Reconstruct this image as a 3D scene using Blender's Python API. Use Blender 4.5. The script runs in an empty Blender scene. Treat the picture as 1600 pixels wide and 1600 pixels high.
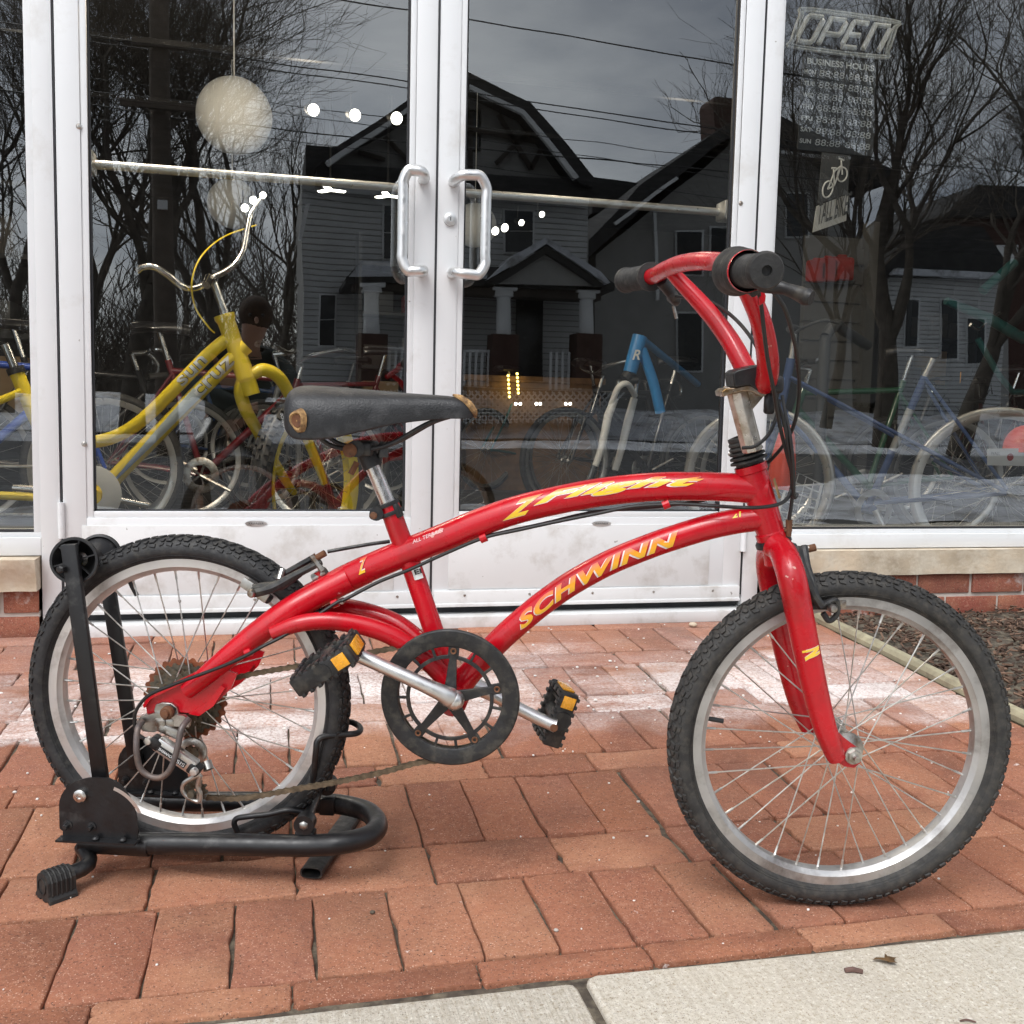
import bpy, bmesh, math, random
import numpy as np
from mathutils import Vector, Matrix, noise
random.seed(7)
R_ = math.radians
scn = bpy.context.scene
COL = scn.collection

# ------------------------------------------------------------------ camera
FPX = 1562.0
def nrm(v): v = np.array(v, float); return v/np.linalg.norm(v)
_dn = nrm([-383, 16570, FPX]); _X = nrm([6517, 3, FPX]); _X = nrm(_X-_dn*(_X@_dn)); _Z = -_dn; _Y = np.cross(_Z, _X)
RW_ = np.array([_X, _Y, _Z])          # rows: world axes seen in camera space (x right, y down, z forward)
CAM = np.array([0, 0, .72])
cam = bpy.data.objects.new('camera', bpy.data.cameras.new('camera')); COL.objects.link(cam)
m = Matrix([list(RW_[i, :]*np.array([1, -1, -1]))+[CAM[i]] for i in range(3)]+[[0, 0, 0, 1]])
cam.matrix_world = m
cam.data.sensor_width = 36; cam.data.lens = 36*FPX/1600; cam.data.clip_end = 500; cam.data.clip_start = .02
scn.camera = cam

# ------------------------------------------------------------------ light
W = bpy.data.worlds.new('World'); scn.world = W; W.use_nodes = True
nt = W.node_tree; nt.nodes.clear()
N = lambda t, tree=None: (tree or nt).nodes.new(t)
sky = N('ShaderNodeTexSky'); sky.sky_type = 'NISHITA'; sky.sun_disc = False
SUN_EL, SUN_AZ = R_(56), R_(215)
sky.sun_elevation = SUN_EL; sky.sun_rotation = SUN_AZ; sky.dust_density = 3; sky.air_density = 1
hs = N('ShaderNodeHueSaturation'); hs.inputs['Saturation'].default_value = .20
tc = N('ShaderNodeTexCoord'); mp = N('ShaderNodeMapping'); mp.inputs['Scale'].default_value = (1.3, 1.3, 3.4)
nz = N('ShaderNodeTexNoise'); nz.inputs['Scale'].default_value = 2.4; nz.inputs['Detail'].default_value = 7; nz.inputs['Roughness'].default_value = .5
rp = N('ShaderNodeValToRGB'); rp.color_ramp.elements[0].position = .35; rp.color_ramp.elements[0].color = (1.02, 1.10, 1.24, 1)
rp.color_ramp.elements[1].position = .68; rp.color_ramp.elements[1].color = (2.5, 2.5, 2.46, 1)
mx = N('ShaderNodeMix'); mx.data_type = 'RGBA'; mx.blend_type = 'MULTIPLY'; mx.inputs[0].default_value = 1
bg = N('ShaderNodeBackground'); bg.inputs['Strength'].default_value = .125; wo = N('ShaderNodeOutputWorld')
L = nt.links.new
L(sky.outputs[0], hs.inputs['Color']); L(tc.outputs['Generated'], mp.inputs[0]); L(mp.outputs[0], nz.inputs['Vector']); L(nz.outputs[0], rp.inputs[0])
L(hs.outputs[0], mx.inputs[6]); L(rp.outputs[0], mx.inputs[7]); L(mx.outputs[2], bg.inputs[0]); L(bg.outputs[0], wo.inputs[0])
sl = bpy.data.lights.new('sun', 'SUN'); sl.energy = 1.15; sl.angle = R_(26); sl.color = (1, .985, .96)
so = bpy.data.objects.new('sun', sl); COL.objects.link(so)
az = R_(-35)   # light comes over the camera's left shoulder
d = Vector((math.sin(az)*math.cos(SUN_EL), -math.cos(az)*math.cos(SUN_EL), math.sin(SUN_EL)))
so.rotation_euler = d.to_track_quat('Z', 'Y').to_euler()
sky.sun_rotation = math.atan2(d.x, d.y)
scn.view_settings.view_transform = 'Standard'; scn.view_settings.look = 'None'; scn.view_settings.gamma = 1
scn.view_settings.exposure = 0.10
scn.render.engine = 'CYCLES'
scn.cycles.max_bounces = 10; scn.cycles.transparent_max_bounces = 16; scn.cycles.glossy_bounces = 5

# ------------------------------------------------------------------ helpers
YG, YF = 3.0, 2.98                     # glass plane, face of the storefront frames
def ray(u, v): return RW_@np.array([(u-800)/FPX, (v-800)/FPX, 1.])
def at(u, v, Y):                       # point seen at a pixel, lying on the vertical plane Y (parallel to the shop front)
    r = ray(u, v); return CAM+r*(Y/r[1])
def vt(u, v, Yv):                      # point across the street whose mirror image in the glass shows there
    p = at(u, v, Yv); p[1] = 2*YG-p[1]; return p
def rise(Y): return max(0., .063*(Y-1.6))
def gnd(u, v):
    r = ray(u, v); t = -.72/r[2]; P = CAM+t*r
    if P[1] > 1.6: t = (-.063*1.6-.72)/(r[2]-.063*r[1]); P = CAM+t*r
    return P
class Fr:                              # a plane frame: e1 forward, up, n2 towards the viewer's side
    def __init__(s, o, yaw, lean=0):
        s.o = np.array(o, float); s.e1 = np.array([math.cos(yaw), math.sin(yaw), 0]); n = np.array([-math.sin(yaw), math.cos(yaw), 0])
        s.up = np.array([0, 0, 1])*math.cos(lean)+n*math.sin(lean); s.n2 = np.cross(s.e1, s.up)
    def __call__(s, u, v, off=0):      # pixel -> point at side offset off
        r = ray(u, v); t = ((s.o+s.n2*off-CAM)@s.n2)/(r@s.n2); return CAM+t*r
    def p(s, a, off, b): return s.o+s.e1*a+s.n2*off+s.up*b
    def loc(s, P): d = np.array(P)-s.o; return d@s.e1, d@s.n2, d@s.up
def spl(P, n=8, closed=False):         # Catmull-Rom
    P = [np.array(p, float) for p in P]
    if len(P) < 3 and not closed: return P
    Q = [P[-1]]+P+[P[0], P[1]] if closed else [2*P[0]-P[1]]+P+[2*P[-1]-P[-2]]
    out = []
    for i in range(1, len(Q)-2):
        a, b, c, d = Q[i-1:i+3]
        for k in range(n):
            t = k/n; out.append(.5*((2*b)+(-a+c)*t+(2*a-5*b+4*c-d)*t*t+(-a+3*b-3*c+d)*t**3))
    if not closed: out.append(P[-1])
    return out
def frames(P, closed=False, hint=None):
    n = len(P); T = []
    for i in range(n):
        a = P[(i-1) % n] if (i > 0 or closed) else P[i]; b = P[(i+1) % n] if (i < n-1 or closed) else P[i]
        T.append(nrm(b-a))
    u = np.array(hint if hint is not None else ([0, 0, 1] if abs(T[0][2]) < .9 else [1, 0, 0]), float)
    F = []
    for t in T:
        u = nrm(u-t*(u@t)); F.append((t, u, np.cross(t, u)))
    return F
class MB:
    def __init__(s): s.v = []; s.f = []; s.c = []
    def add(s, v, f, col=None):
        k = len(s.v); s.v += [tuple(map(float, p)) for p in v]; s.f += [[i+k for i in q] for q in f]
        s.c += [col or (1, 1, 1)]*len(v); return s
    def tube(s, P, r, seg=12, caps=True, closed=False, flat=None, hint=None, col=None):
        P = [np.array(p, float) for p in P]; n = len(P)
        rr = [r]*n if np.isscalar(r) else list(np.interp(np.linspace(0, 1, n), np.linspace(0, 1, len(r)), r))
        F = frames(P, closed, hint); V = []
        for p, (t, a, b), q in zip(P, F, rr):
            for k in range(seg):
                w = 2*math.pi*k/seg; V.append(p+q*(math.cos(w)*a*(flat or 1)+math.sin(w)*b))
        f = []
        for i in range(n if closed else n-1):
            j = (i+1) % n
            for k in range(seg):
                l = (k+1) % seg; f.append([i*seg+k, i*seg+l, j*seg+l, j*seg+k])
        if caps and not closed: f.append(list(range(seg))[::-1]); f.append([(n-1)*seg+k for k in range(seg)])
        return s.add(V, f, col)
    def rod(s, a, b, r, seg=10, col=None): return s.tube([a, b], r, seg, col=col)
    def box(s, c, size, M=None, col=None, bev=0):
        c = np.array(c, float); M = np.eye(3) if M is None else np.array(M, float)   # M rows = axes
        h = np.array(size, float)/2
        if bev <= 0:
            V = [c+(np.array([x, y, z])*h)@M for x in (-1, 1) for y in (-1, 1) for z in (-1, 1)]
            return s.add(V, [[0, 1, 3, 2], [4, 6, 7, 5], [0, 4, 5, 1], [2, 3, 7, 6], [0, 2, 6, 4], [1, 5, 7, 3]], col)
        b = bm_box(h, bev); return s.add([c+np.array(v)@M for v in b[0]], b[1], col)
    def aabb(s, x0, x1, y0, y1, z0, z1, bev=0, col=None): return s.box(((x0+x1)/2, (y0+y1)/2, (z0+z1)/2), (x1-x0, y1-y0, z1-z0), None, col, bev)
    def lathe(s, prof, o, ax, seg=32, a0=0, a1=2*math.pi, hint=None, col=None):   # prof: (radius, along axis)
        o = np.array(o, float); ax = nrm(ax); h = np.array([0, 0, 1.]) if abs(ax[2]) < .9 else np.array([1., 0, 0])
        if hint is not None: h = np.array(hint, float)
        a = nrm(h-ax*(h@ax)); b = np.cross(ax, a); full = abs(a1-a0-2*math.pi) < 1e-6; n = seg if full else seg+1
        V = [];
        for i in range(n):
            w = a0+(a1-a0)*i/seg
            for r, z in prof: V.append(o+ax*z+r*(math.cos(w)*a+math.sin(w)*b))
        m = len(prof); f = []
        for i in range(seg):
            j = (i+1) % n
            for k in range(m-1): f.append([i*m+k, j*m+k, j*m+k+1, i*m+k+1])
        return s.add(V, f, col)
    def prism(s, poly, fr_o, ex, ey, ez, th, col=None):    # 2D polygon extruded along ez by th
        o = np.array(fr_o, float); n = len(poly)
        V = [o+ex*a+ey*b for a, b in poly]+[o+ex*a+ey*b+ez*th for a, b in poly]
        f = [list(range(n))[::-1], [n+i for i in range(n)]]+[[i, (i+1) % n, n+(i+1) % n, n+i] for i in range(n)]
        return s.add(V, f, col)
    def sphere(s, c, r, seg=14, ring=9, sc=(1, 1, 1), M=None, col=None):
        c = np.array(c, float); V = []; f = []; M = np.eye(3) if M is None else np.array(M)
        for i in range(ring+1):
            p = math.pi*i/ring
            for k in range(seg):
                w = 2*math.pi*k/seg; V.append(c+(np.array([math.sin(p)*math.cos(w)*sc[0], math.sin(p)*math.sin(w)*sc[1], math.cos(p)*sc[2]])*r)@M)
        for i in range(ring):
            for k in range(seg): l = (k+1) % seg; f.append([i*seg+k, (i+1)*seg+k, (i+1)*seg+l, i*seg+l])
        return s.add(V, f, col)
    def build(s, name, mat, parent=None, smooth=35, kind=None, label=None, bevel=0, subd=0):
        me = bpy.data.meshes.new(name); o0 = np.array(parent.get('_o', (0, 0, 0))) if parent else np.zeros(3)
        me.from_pydata([tuple(np.array(v)-o0) for v in s.v], [], s.f)
        bm = bmesh.new(); bm.from_mesh(me); bmesh.ops.remove_doubles(bm, verts=bm.verts, dist=1e-6)
        bmesh.ops.recalc_face_normals(bm, faces=bm.faces); 
        if len(s.c) == len(s.v) and any(c != (1, 1, 1) for c in s.c) : pass
        bm.to_mesh(me); bm.free()
        if any(c != (1, 1, 1) for c in s.c):
            d = {tuple(np.round(np.array(v)-o0, 5)): c for v, c in zip(s.v, s.c)}
            at_ = me.color_attributes.new('Col', 'FLOAT_COLOR', 'POINT')
            for i, v in enumerate(me.vertices): c = d.get(tuple(np.round(np.array(v.co), 5)), (1, 1, 1)); at_.data[i].color = (*c, 1)
        if smooth: 
            me.polygons.foreach_set('use_smooth', [True]*len(me.polygons)); me.set_sharp_from_angle(angle=R_(smooth))
        me.materials.append(mat); ob = bpy.data.objects.new(name, me); COL.objects.link(ob)
        if parent: ob.parent = parent; ob['_o'] = [float(x) for x in o0]
        if kind: ob['kind'] = kind
        if label: ob['label'] = label
        if bevel:
            b = ob.modifiers.new('bevel', 'BEVEL'); b.width = bevel; b.segments = 2; b.limit_method = 'ANGLE'; b.angle_limit = R_(40)
        if subd: b = ob.modifiers.new('sub', 'SUBSURF'); b.levels = b.render_levels = subd
        return ob
_bc = {}
def bm_box(h, bev):
    key = (tuple(np.round(h, 5)), bev)
    if key not in _bc:
        bm = bmesh.new(); bmesh.ops.create_cube(bm, size=2)
        for v in bm.verts: v.co = Vector((v.co.x*h[0], v.co.y*h[1], v.co.z*h[2]))
        bmesh.ops.bevel(bm, geom=bm.edges[:], offset=min(bev, min(h)*.9), segments=2, affect='EDGES', profile=.5)
        bm.verts.index_update(); _bc[key] = ([tuple(v.co) for v in bm.verts], [[v.index for v in f.verts] for f in bm.faces]); bm.free()
    return _bc[key]
def thing(name, label, cat, loc, group=None):
    o = bpy.data.objects.new(name, None); COL.objects.link(o); o.location = tuple(map(float, loc)); o.empty_display_size = .1
    o['_o'] = [float(x) for x in loc]; o['label'] = label; o['category'] = cat
    if group: o['group'] = group
    return o
def tag(o, label, cat, group=None):
    o['label'] = label; o['category'] = cat
    if group: o['group'] = group
    return o

# ------------------------------------------------------------------ materials
def newmat(name):
    m = bpy.data.materials.new(name); m.use_nodes = True; t = m.node_tree; b = t.nodes['Principled BSDF']; return m, t, b
def pbr(name, col, rough=.5, metal=0, bump=0, bs=60, var=.15, vs=8, coat=0, emit=0, dirt=None, dscale=6, damt=.5, spec=.5, rvar=.15, useattr=False, flake=None):
    m, t, b = newmat(name); l = t.links.new
    tcn = t.nodes.new('ShaderNodeTexCoord'); n1 = t.nodes.new('ShaderNodeTexNoise'); n1.inputs['Scale'].default_value = vs; n1.inputs['Detail'].default_value = 6
    l(tcn.outputs['Object'], n1.inputs['Vector'])
    mr = t.nodes.new('ShaderNodeMapRange'); mr.inputs[1].default_value = .3; mr.inputs[2].default_value = .7; mr.inputs[3].default_value = 1-var; mr.inputs[4].default_value = 1+var
    l(n1.outputs[0], mr.inputs[0])
    mm = t.nodes.new('ShaderNodeMix'); mm.data_type = 'RGBA'; mm.blend_type = 'MULTIPLY'; mm.inputs[0].default_value = 1; mm.inputs[6].default_value = (*col, 1)
    if useattr:
        a = t.nodes.new('ShaderNodeAttribute'); a.attribute_name = 'Col'; l(a.outputs['Color'], mm.inputs[6])
    l(mr.outputs[0], mm.inputs[7]); out = mm.outputs[2]
    if dirt:
        n2 = t.nodes.new('ShaderNodeTexNoise'); n2.inputs['Scale'].default_value = dscale; n2.inputs['Detail'].default_value = 8; n2.inputs['Roughness'].default_value = .65
        l(tcn.outputs['Object'], n2.inputs['Vector'])
        m2 = t.nodes.new('ShaderNodeMapRange'); m2.inputs[1].default_value = .62-damt*.35; m2.inputs[2].default_value = .8-damt*.25
        l(n2.outputs[0], m2.inputs[0]); mx2 = t.nodes.new('ShaderNodeMix'); mx2.data_type = 'RGBA'; l(m2.outputs[0], mx2.inputs[0]); l(out, mx2.inputs[6]); mx2.inputs[7].default_value = (*dirt, 1); out = mx2.outputs[2]
    if flake:   # small sharp chips of another colour
        n3 = t.nodes.new('ShaderNodeTexNoise'); n3.inputs['Scale'].default_value = flake[1]; n3.inputs['Detail'].default_value = 3
        l(tcn.outputs['Object'], n3.inputs['Vector']); m3 = t.nodes.new('ShaderNodeMapRange'); m3.inputs[1].default_value = flake[2]; m3.inputs[2].default_value = flake[2]+.015
        l(n3.outputs[0], m3.inputs[0]); mx3 = t.nodes.new('ShaderNodeMix'); mx3.data_type = 'RGBA'; l(m3.outputs[0], mx3.inputs[0]); l(out, mx3.inputs[6]); mx3.inputs[7].default_value = (*flake[0], 1); out = mx3.outputs[2]
    l(out, b.inputs['Base Color'])
    rr = t.nodes.new('ShaderNodeMapRange'); rr.inputs[1].default_value = .3; rr.inputs[2].default_value = .7; rr.inputs[3].default_value = max(.02, rough-rvar*rough); rr.inputs[4].default_value = min(1, rough+rvar)
    n4 = t.nodes.new('ShaderNodeTexNoise'); n4.inputs['Scale'].default_value = vs*3; n4.inputs['Detail'].default_value = 5; l(tcn.outputs['Object'], n4.inputs['Vector']); l(n4.outputs[0], rr.inputs[0]); l(rr.outputs[0], b.inputs['Roughness'])
    b.inputs['Metallic'].default_value = metal; b.inputs['Coat Weight'].default_value = coat; b.inputs['Coat Roughness'].default_value = .06; b.inputs['Specular IOR Level'].default_value = spec
    if bump:
        nb = t.nodes.new('ShaderNodeTexNoise'); nb.inputs['Scale'].default_value = bs; nb.inputs['Detail'].default_value = 5; l(tcn.outputs['Object'], nb.inputs['Vector'])
        bp = t.nodes.new('ShaderNodeBump'); bp.inputs['Strength'].default_value = bump; bp.inputs['Distance'].default_value = .002; l(nb.outputs[0], bp.inputs['Height']); l(bp.outputs[0], b.inputs['Normal'])
    if emit: b.inputs['Emission Color'].default_value = (*col, 1); b.inputs['Emission Strength'].default_value = emit
    return m
def glass_mat():
    m = bpy.data.materials.new('window_glass'); m.use_nodes = True; t = m.node_tree; t.nodes.clear(); l = t.links.new
    o = t.nodes.new('ShaderNodeOutputMaterial'); mix = t.nodes.new('ShaderNodeMixShader'); tr = t.nodes.new('ShaderNodeBsdfTransparent'); tr.inputs[0].default_value = (.90, .93, .92, 1)
    gl = t.nodes.new('ShaderNodeBsdfGlossy'); gl.inputs['Roughness'].default_value = 0; gl.inputs[0].default_value = (.97, 1, 1, 1)
    fr = t.nodes.new('ShaderNodeFresnel'); fr.inputs[0].default_value = 1.5; ma = t.nodes.new('ShaderNodeMath'); ma.operation = 'MULTIPLY'; ma.inputs[1].default_value = 4.5; ma.use_clamp = True
    # faint waviness of float glass
    tcn = t.nodes.new('ShaderNodeTexCoord'); nz = t.nodes.new('ShaderNodeTexNoise'); nz.inputs['Scale'].default_value = 2.2; nz.inputs['Detail'].default_value = 1
    bp = t.nodes.new('ShaderNodeBump'); bp.inputs['Strength'].default_value = .03; bp.inputs['Distance'].default_value = .02
    l(tcn.outputs['Object'], nz.inputs['Vector']); l(nz.outputs[0], bp.inputs['Height']); l(bp.outputs[0], gl.inputs['Normal'])
    l(fr.outputs[0], ma.inputs[0]); l(ma.outputs[0], mix.inputs[0]); l(tr.outputs[0], mix.inputs[1]); l(gl.outputs[0], mix.inputs[2]); l(mix.outputs[0], o.inputs[0])
    return m
def mixnode(t, fac, a, b, mode='MIX'):
    x = t.nodes.new('ShaderNodeMix'); x.data_type = 'RGBA'; x.blend_type = mode
    for s, i in ((fac, 0), (a, 6), (b, 7)):
        if isinstance(s, (int, float)): x.inputs[i].default_value = s
        elif isinstance(s, tuple): x.inputs[i].default_value = (*s, 1)
        else: t.links.new(s, x.inputs[i])
    return x.outputs[2]
def noisen(t, vec, sc, det=5, ro=.5, lo=None, hi=None):
    n = t.nodes.new('ShaderNodeTexNoise'); n.inputs['Scale'].default_value = sc; n.inputs['Detail'].default_value = det; n.inputs['Roughness'].default_value = ro; t.links.new(vec, n.inputs['Vector'])
    if lo is None: return n.outputs[0]
    m = t.nodes.new('ShaderNodeMapRange'); m.inputs[1].default_value = lo; m.inputs[2].default_value = hi; t.links.new(n.outputs[0], m.inputs[0]); return m.outputs[0]
def mathn(t, op, a, b=0.):
    m = t.nodes.new('ShaderNodeMath'); m.operation = op
    for s, i in ((a, 0), (b, 1)):
        if isinstance(s, (int, float)): m.inputs[i].default_value = s
        else: t.links.new(s, m.inputs[i])
    return m.outputs[0]
def brick_mat(name, pave=True):
    m, t, b = newmat(name); l = t.links.new; tcn = t.nodes.new('ShaderNodeTexCoord'); V = tcn.outputs['Object']
    g = t.nodes.new('ShaderNodeNewGeometry'); r = t.nodes.new('ShaderNodeValToRGB'); l(g.outputs['Random Per Island'], r.inputs[0])
    cr = r.color_ramp; cols = [(.33, .135, .072), (.20, .080, .050), (.45, .225, .130), (.275, .112, .074), (.375, .152, .078)] if pave else [(.27, .07, .05), (.33, .10, .07), (.22, .06, .045), (.36, .13, .09), (.28, .08, .055)]
    cr.elements[0].color = (*cols[0], 1); cr.elements[1].color = (*cols[4], 1)
    for i in (1, 2, 3): e = cr.elements.new(i/4); e.color = (*cols[i], 1)
    c = r.outputs[0]
    c = mixnode(t, noisen(t, V, 9, 6, .6, .35, .75), c, (.37, .15, .085))
    c = mixnode(t, noisen(t, V, 5, 6, .7, .5, .8), c, (.24, .09, .06))
    c = mixnode(t, mathn(t, 'MULTIPLY', noisen(t, V, 110, 5, .7, .50, .66), .5), c, (.20, .085, .055))
    c = mixnode(t, mathn(t, 'MULTIPLY', noisen(t, V, 85, 5, .7, .54, .70), .5), c, (.50, .27, .18))
    c = mixnode(t, noisen(t, V, 260, 3, .6, .60, .68), c, (.10, .05, .036))       # dark grit pits
    c = mixnode(t, noisen(t, V, 420, 2, .5, .64, .70), c, (.62, .40, .30))
    if pave:
        sp = t.nodes.new('ShaderNodeSeparateXYZ'); l(V, sp.inputs[0])
        # dried de-icing salt lying in a band before the doors and in scattered splashes
        def band(lo0, lo1, hi0, hi1):
            a = t.nodes.new('ShaderNodeMapRange'); a.inputs[1].default_value = lo0; a.inputs[2].default_value = lo1; l(sp.outputs[1], a.inputs[0])
            d_ = t.nodes.new('ShaderNodeMapRange'); d_.inputs[1].default_value = hi0; d_.inputs[2].default_value = hi1; d_.inputs[3].default_value = 1; d_.inputs[4].default_value = 0; l(sp.outputs[1], d_.inputs[0])
            return mathn(t, 'MULTIPLY', a.outputs[0], d_.outputs[0])
        w = noisen(t, V, 2.2, 4, .6); wob = mathn(t, 'MULTIPLY', mathn(t, 'SUBTRACT', w, .5), .7)
        yy = mathn(t, 'ADD', sp.outputs[1], wob); 
        a = t.nodes.new('ShaderNodeMapRange'); a.inputs[1].default_value = 2.06; a.inputs[2].default_value = 2.16; l(yy, a.inputs[0])
        d_ = t.nodes.new('ShaderNodeMapRange'); d_.inputs[1].default_value = 2.42; d_.inputs[2].default_value = 2.75; d_.inputs[3].default_value = 1; d_.inputs[4].default_value = .12; l(yy, d_.inputs[0])
        bnd = mathn(t, 'MULTIPLY', a.outputs[0], d_.outputs[0])
        mps = t.nodes.new('ShaderNodeMapping'); mps.inputs['Scale'].default_value = (.45, 1.5, 1); l(V, mps.inputs[0]); patch = noisen(t, mps.outputs[0], 4.2, 7, .65, .34, .54); fine = noisen(t, V, 120, 8, .8, .34, .60)
        salt = mathn(t, 'MULTIPLY', mathn(t, 'MULTIPLY', bnd, patch), fine)
        isl = t.nodes.new('ShaderNodeMapRange'); isl.inputs[1].default_value = 0; isl.inputs[2].default_value = 1; isl.inputs[3].default_value = .25; isl.inputs[4].default_value = 1.35; l(mathn(t, 'FRACT', mathn(t, 'MULTIPLY', g.outputs['Random Per Island'], 17.3)), isl.inputs[0])
        c = mixnode(t, mathn(t, 'MINIMUM', mathn(t, 'MULTIPLY', salt, isl.outputs[0]), .80), c, (.86, .82, .80))
        haze = noisen(t, V, 4, 5, .6, .45, .7)
        c = mixnode(t, mathn(t, 'MULTIPLY', mathn(t, 'MULTIPLY', haze, bnd), .30), c, (.50, .37, .33))
        spl_ = noisen(t, V, 38, 5, .6, .70, .74); c = mixnode(t, mathn(t, 'MULTIPLY', spl_, .75), c, (.75, .68, .64))
    else:
        c = mixnode(t, noisen(t, V, 14, 7, .7, .58, .72), c, (.55, .48, .45))
    stn = noisen(t, V, 1.7, 6, .7, .50, .72); c = mixnode(t, mathn(t, 'MULTIPLY', stn, .5), c, (.13, .062, .045))
    l(c, b.inputs['Base Color']); b.inputs['Roughness'].default_value = .88; b.inputs['Specular IOR Level'].default_value = .3
    h = mathn(t, 'ADD', mathn(t, 'MULTIPLY', noisen(t, V, 30, 6, .6), 2.2), noisen(t, V, 300, 3, .6)); bp = t.nodes.new('ShaderNodeBump'); bp.inputs['Strength'].default_value = .6; bp.inputs['Distance'].default_value = .0022; l(h, bp.inputs['Height']); l(bp.outputs[0], b.inputs['Normal'])
    return m
def concrete_mat():
    m, t, b = newmat('concrete'); l = t.links.new; tcn = t.nodes.new('ShaderNodeTexCoord'); V = tcn.outputs['Object']
    c = mixnode(t, noisen(t, V, 3, 6, .6, .3, .7), (.55, .50, .42), (.63, .585, .50))
    c = mixnode(t, noisen(t, V, 260, 3, .6, .50, .60), c, (.76, .73, .65))
    c = mixnode(t, mathn(t, 'MULTIPLY', noisen(t, V, 130, 4, .7, .48, .62), .6), c, (.40, .34, .25))
    c = mixnode(t, noisen(t, V, 210, 3, .6, .56, .66), c, (.42, .36, .27))
    c = mixnode(t, noisen(t, V, 520, 2, .6, .60, .68), c, (.22, .18, .14))
    mp_ = t.nodes.new('ShaderNodeMapping'); mp_.inputs['Scale'].default_value = (150, 4, 1); l(V, mp_.inputs[0])
    br = noisen(t, mp_.outputs[0], 1, 4, .6); c = mixnode(t, mathn(t, 'MULTIPLY', noisen(t, mp_.outputs[0], 1, 3, .6, .5, .75), .45), c, (.40, .35, .28))
    l(c, b.inputs['Base Color']); b.inputs['Roughness'].default_value = .9; b.inputs['Specular IOR Level'].default_value = .3
    h = mathn(t, 'ADD', mathn(t, 'MULTIPLY', br, 1.6), noisen(t, V, 230, 4, .6)); bp = t.nodes.new('ShaderNodeBump'); bp.inputs['Strength'].default_value = .7; bp.inputs['Distance'].default_value = .002; l(h, bp.inputs['Height']); l(bp.outputs[0], b.inputs['Normal'])
    return m
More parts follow.
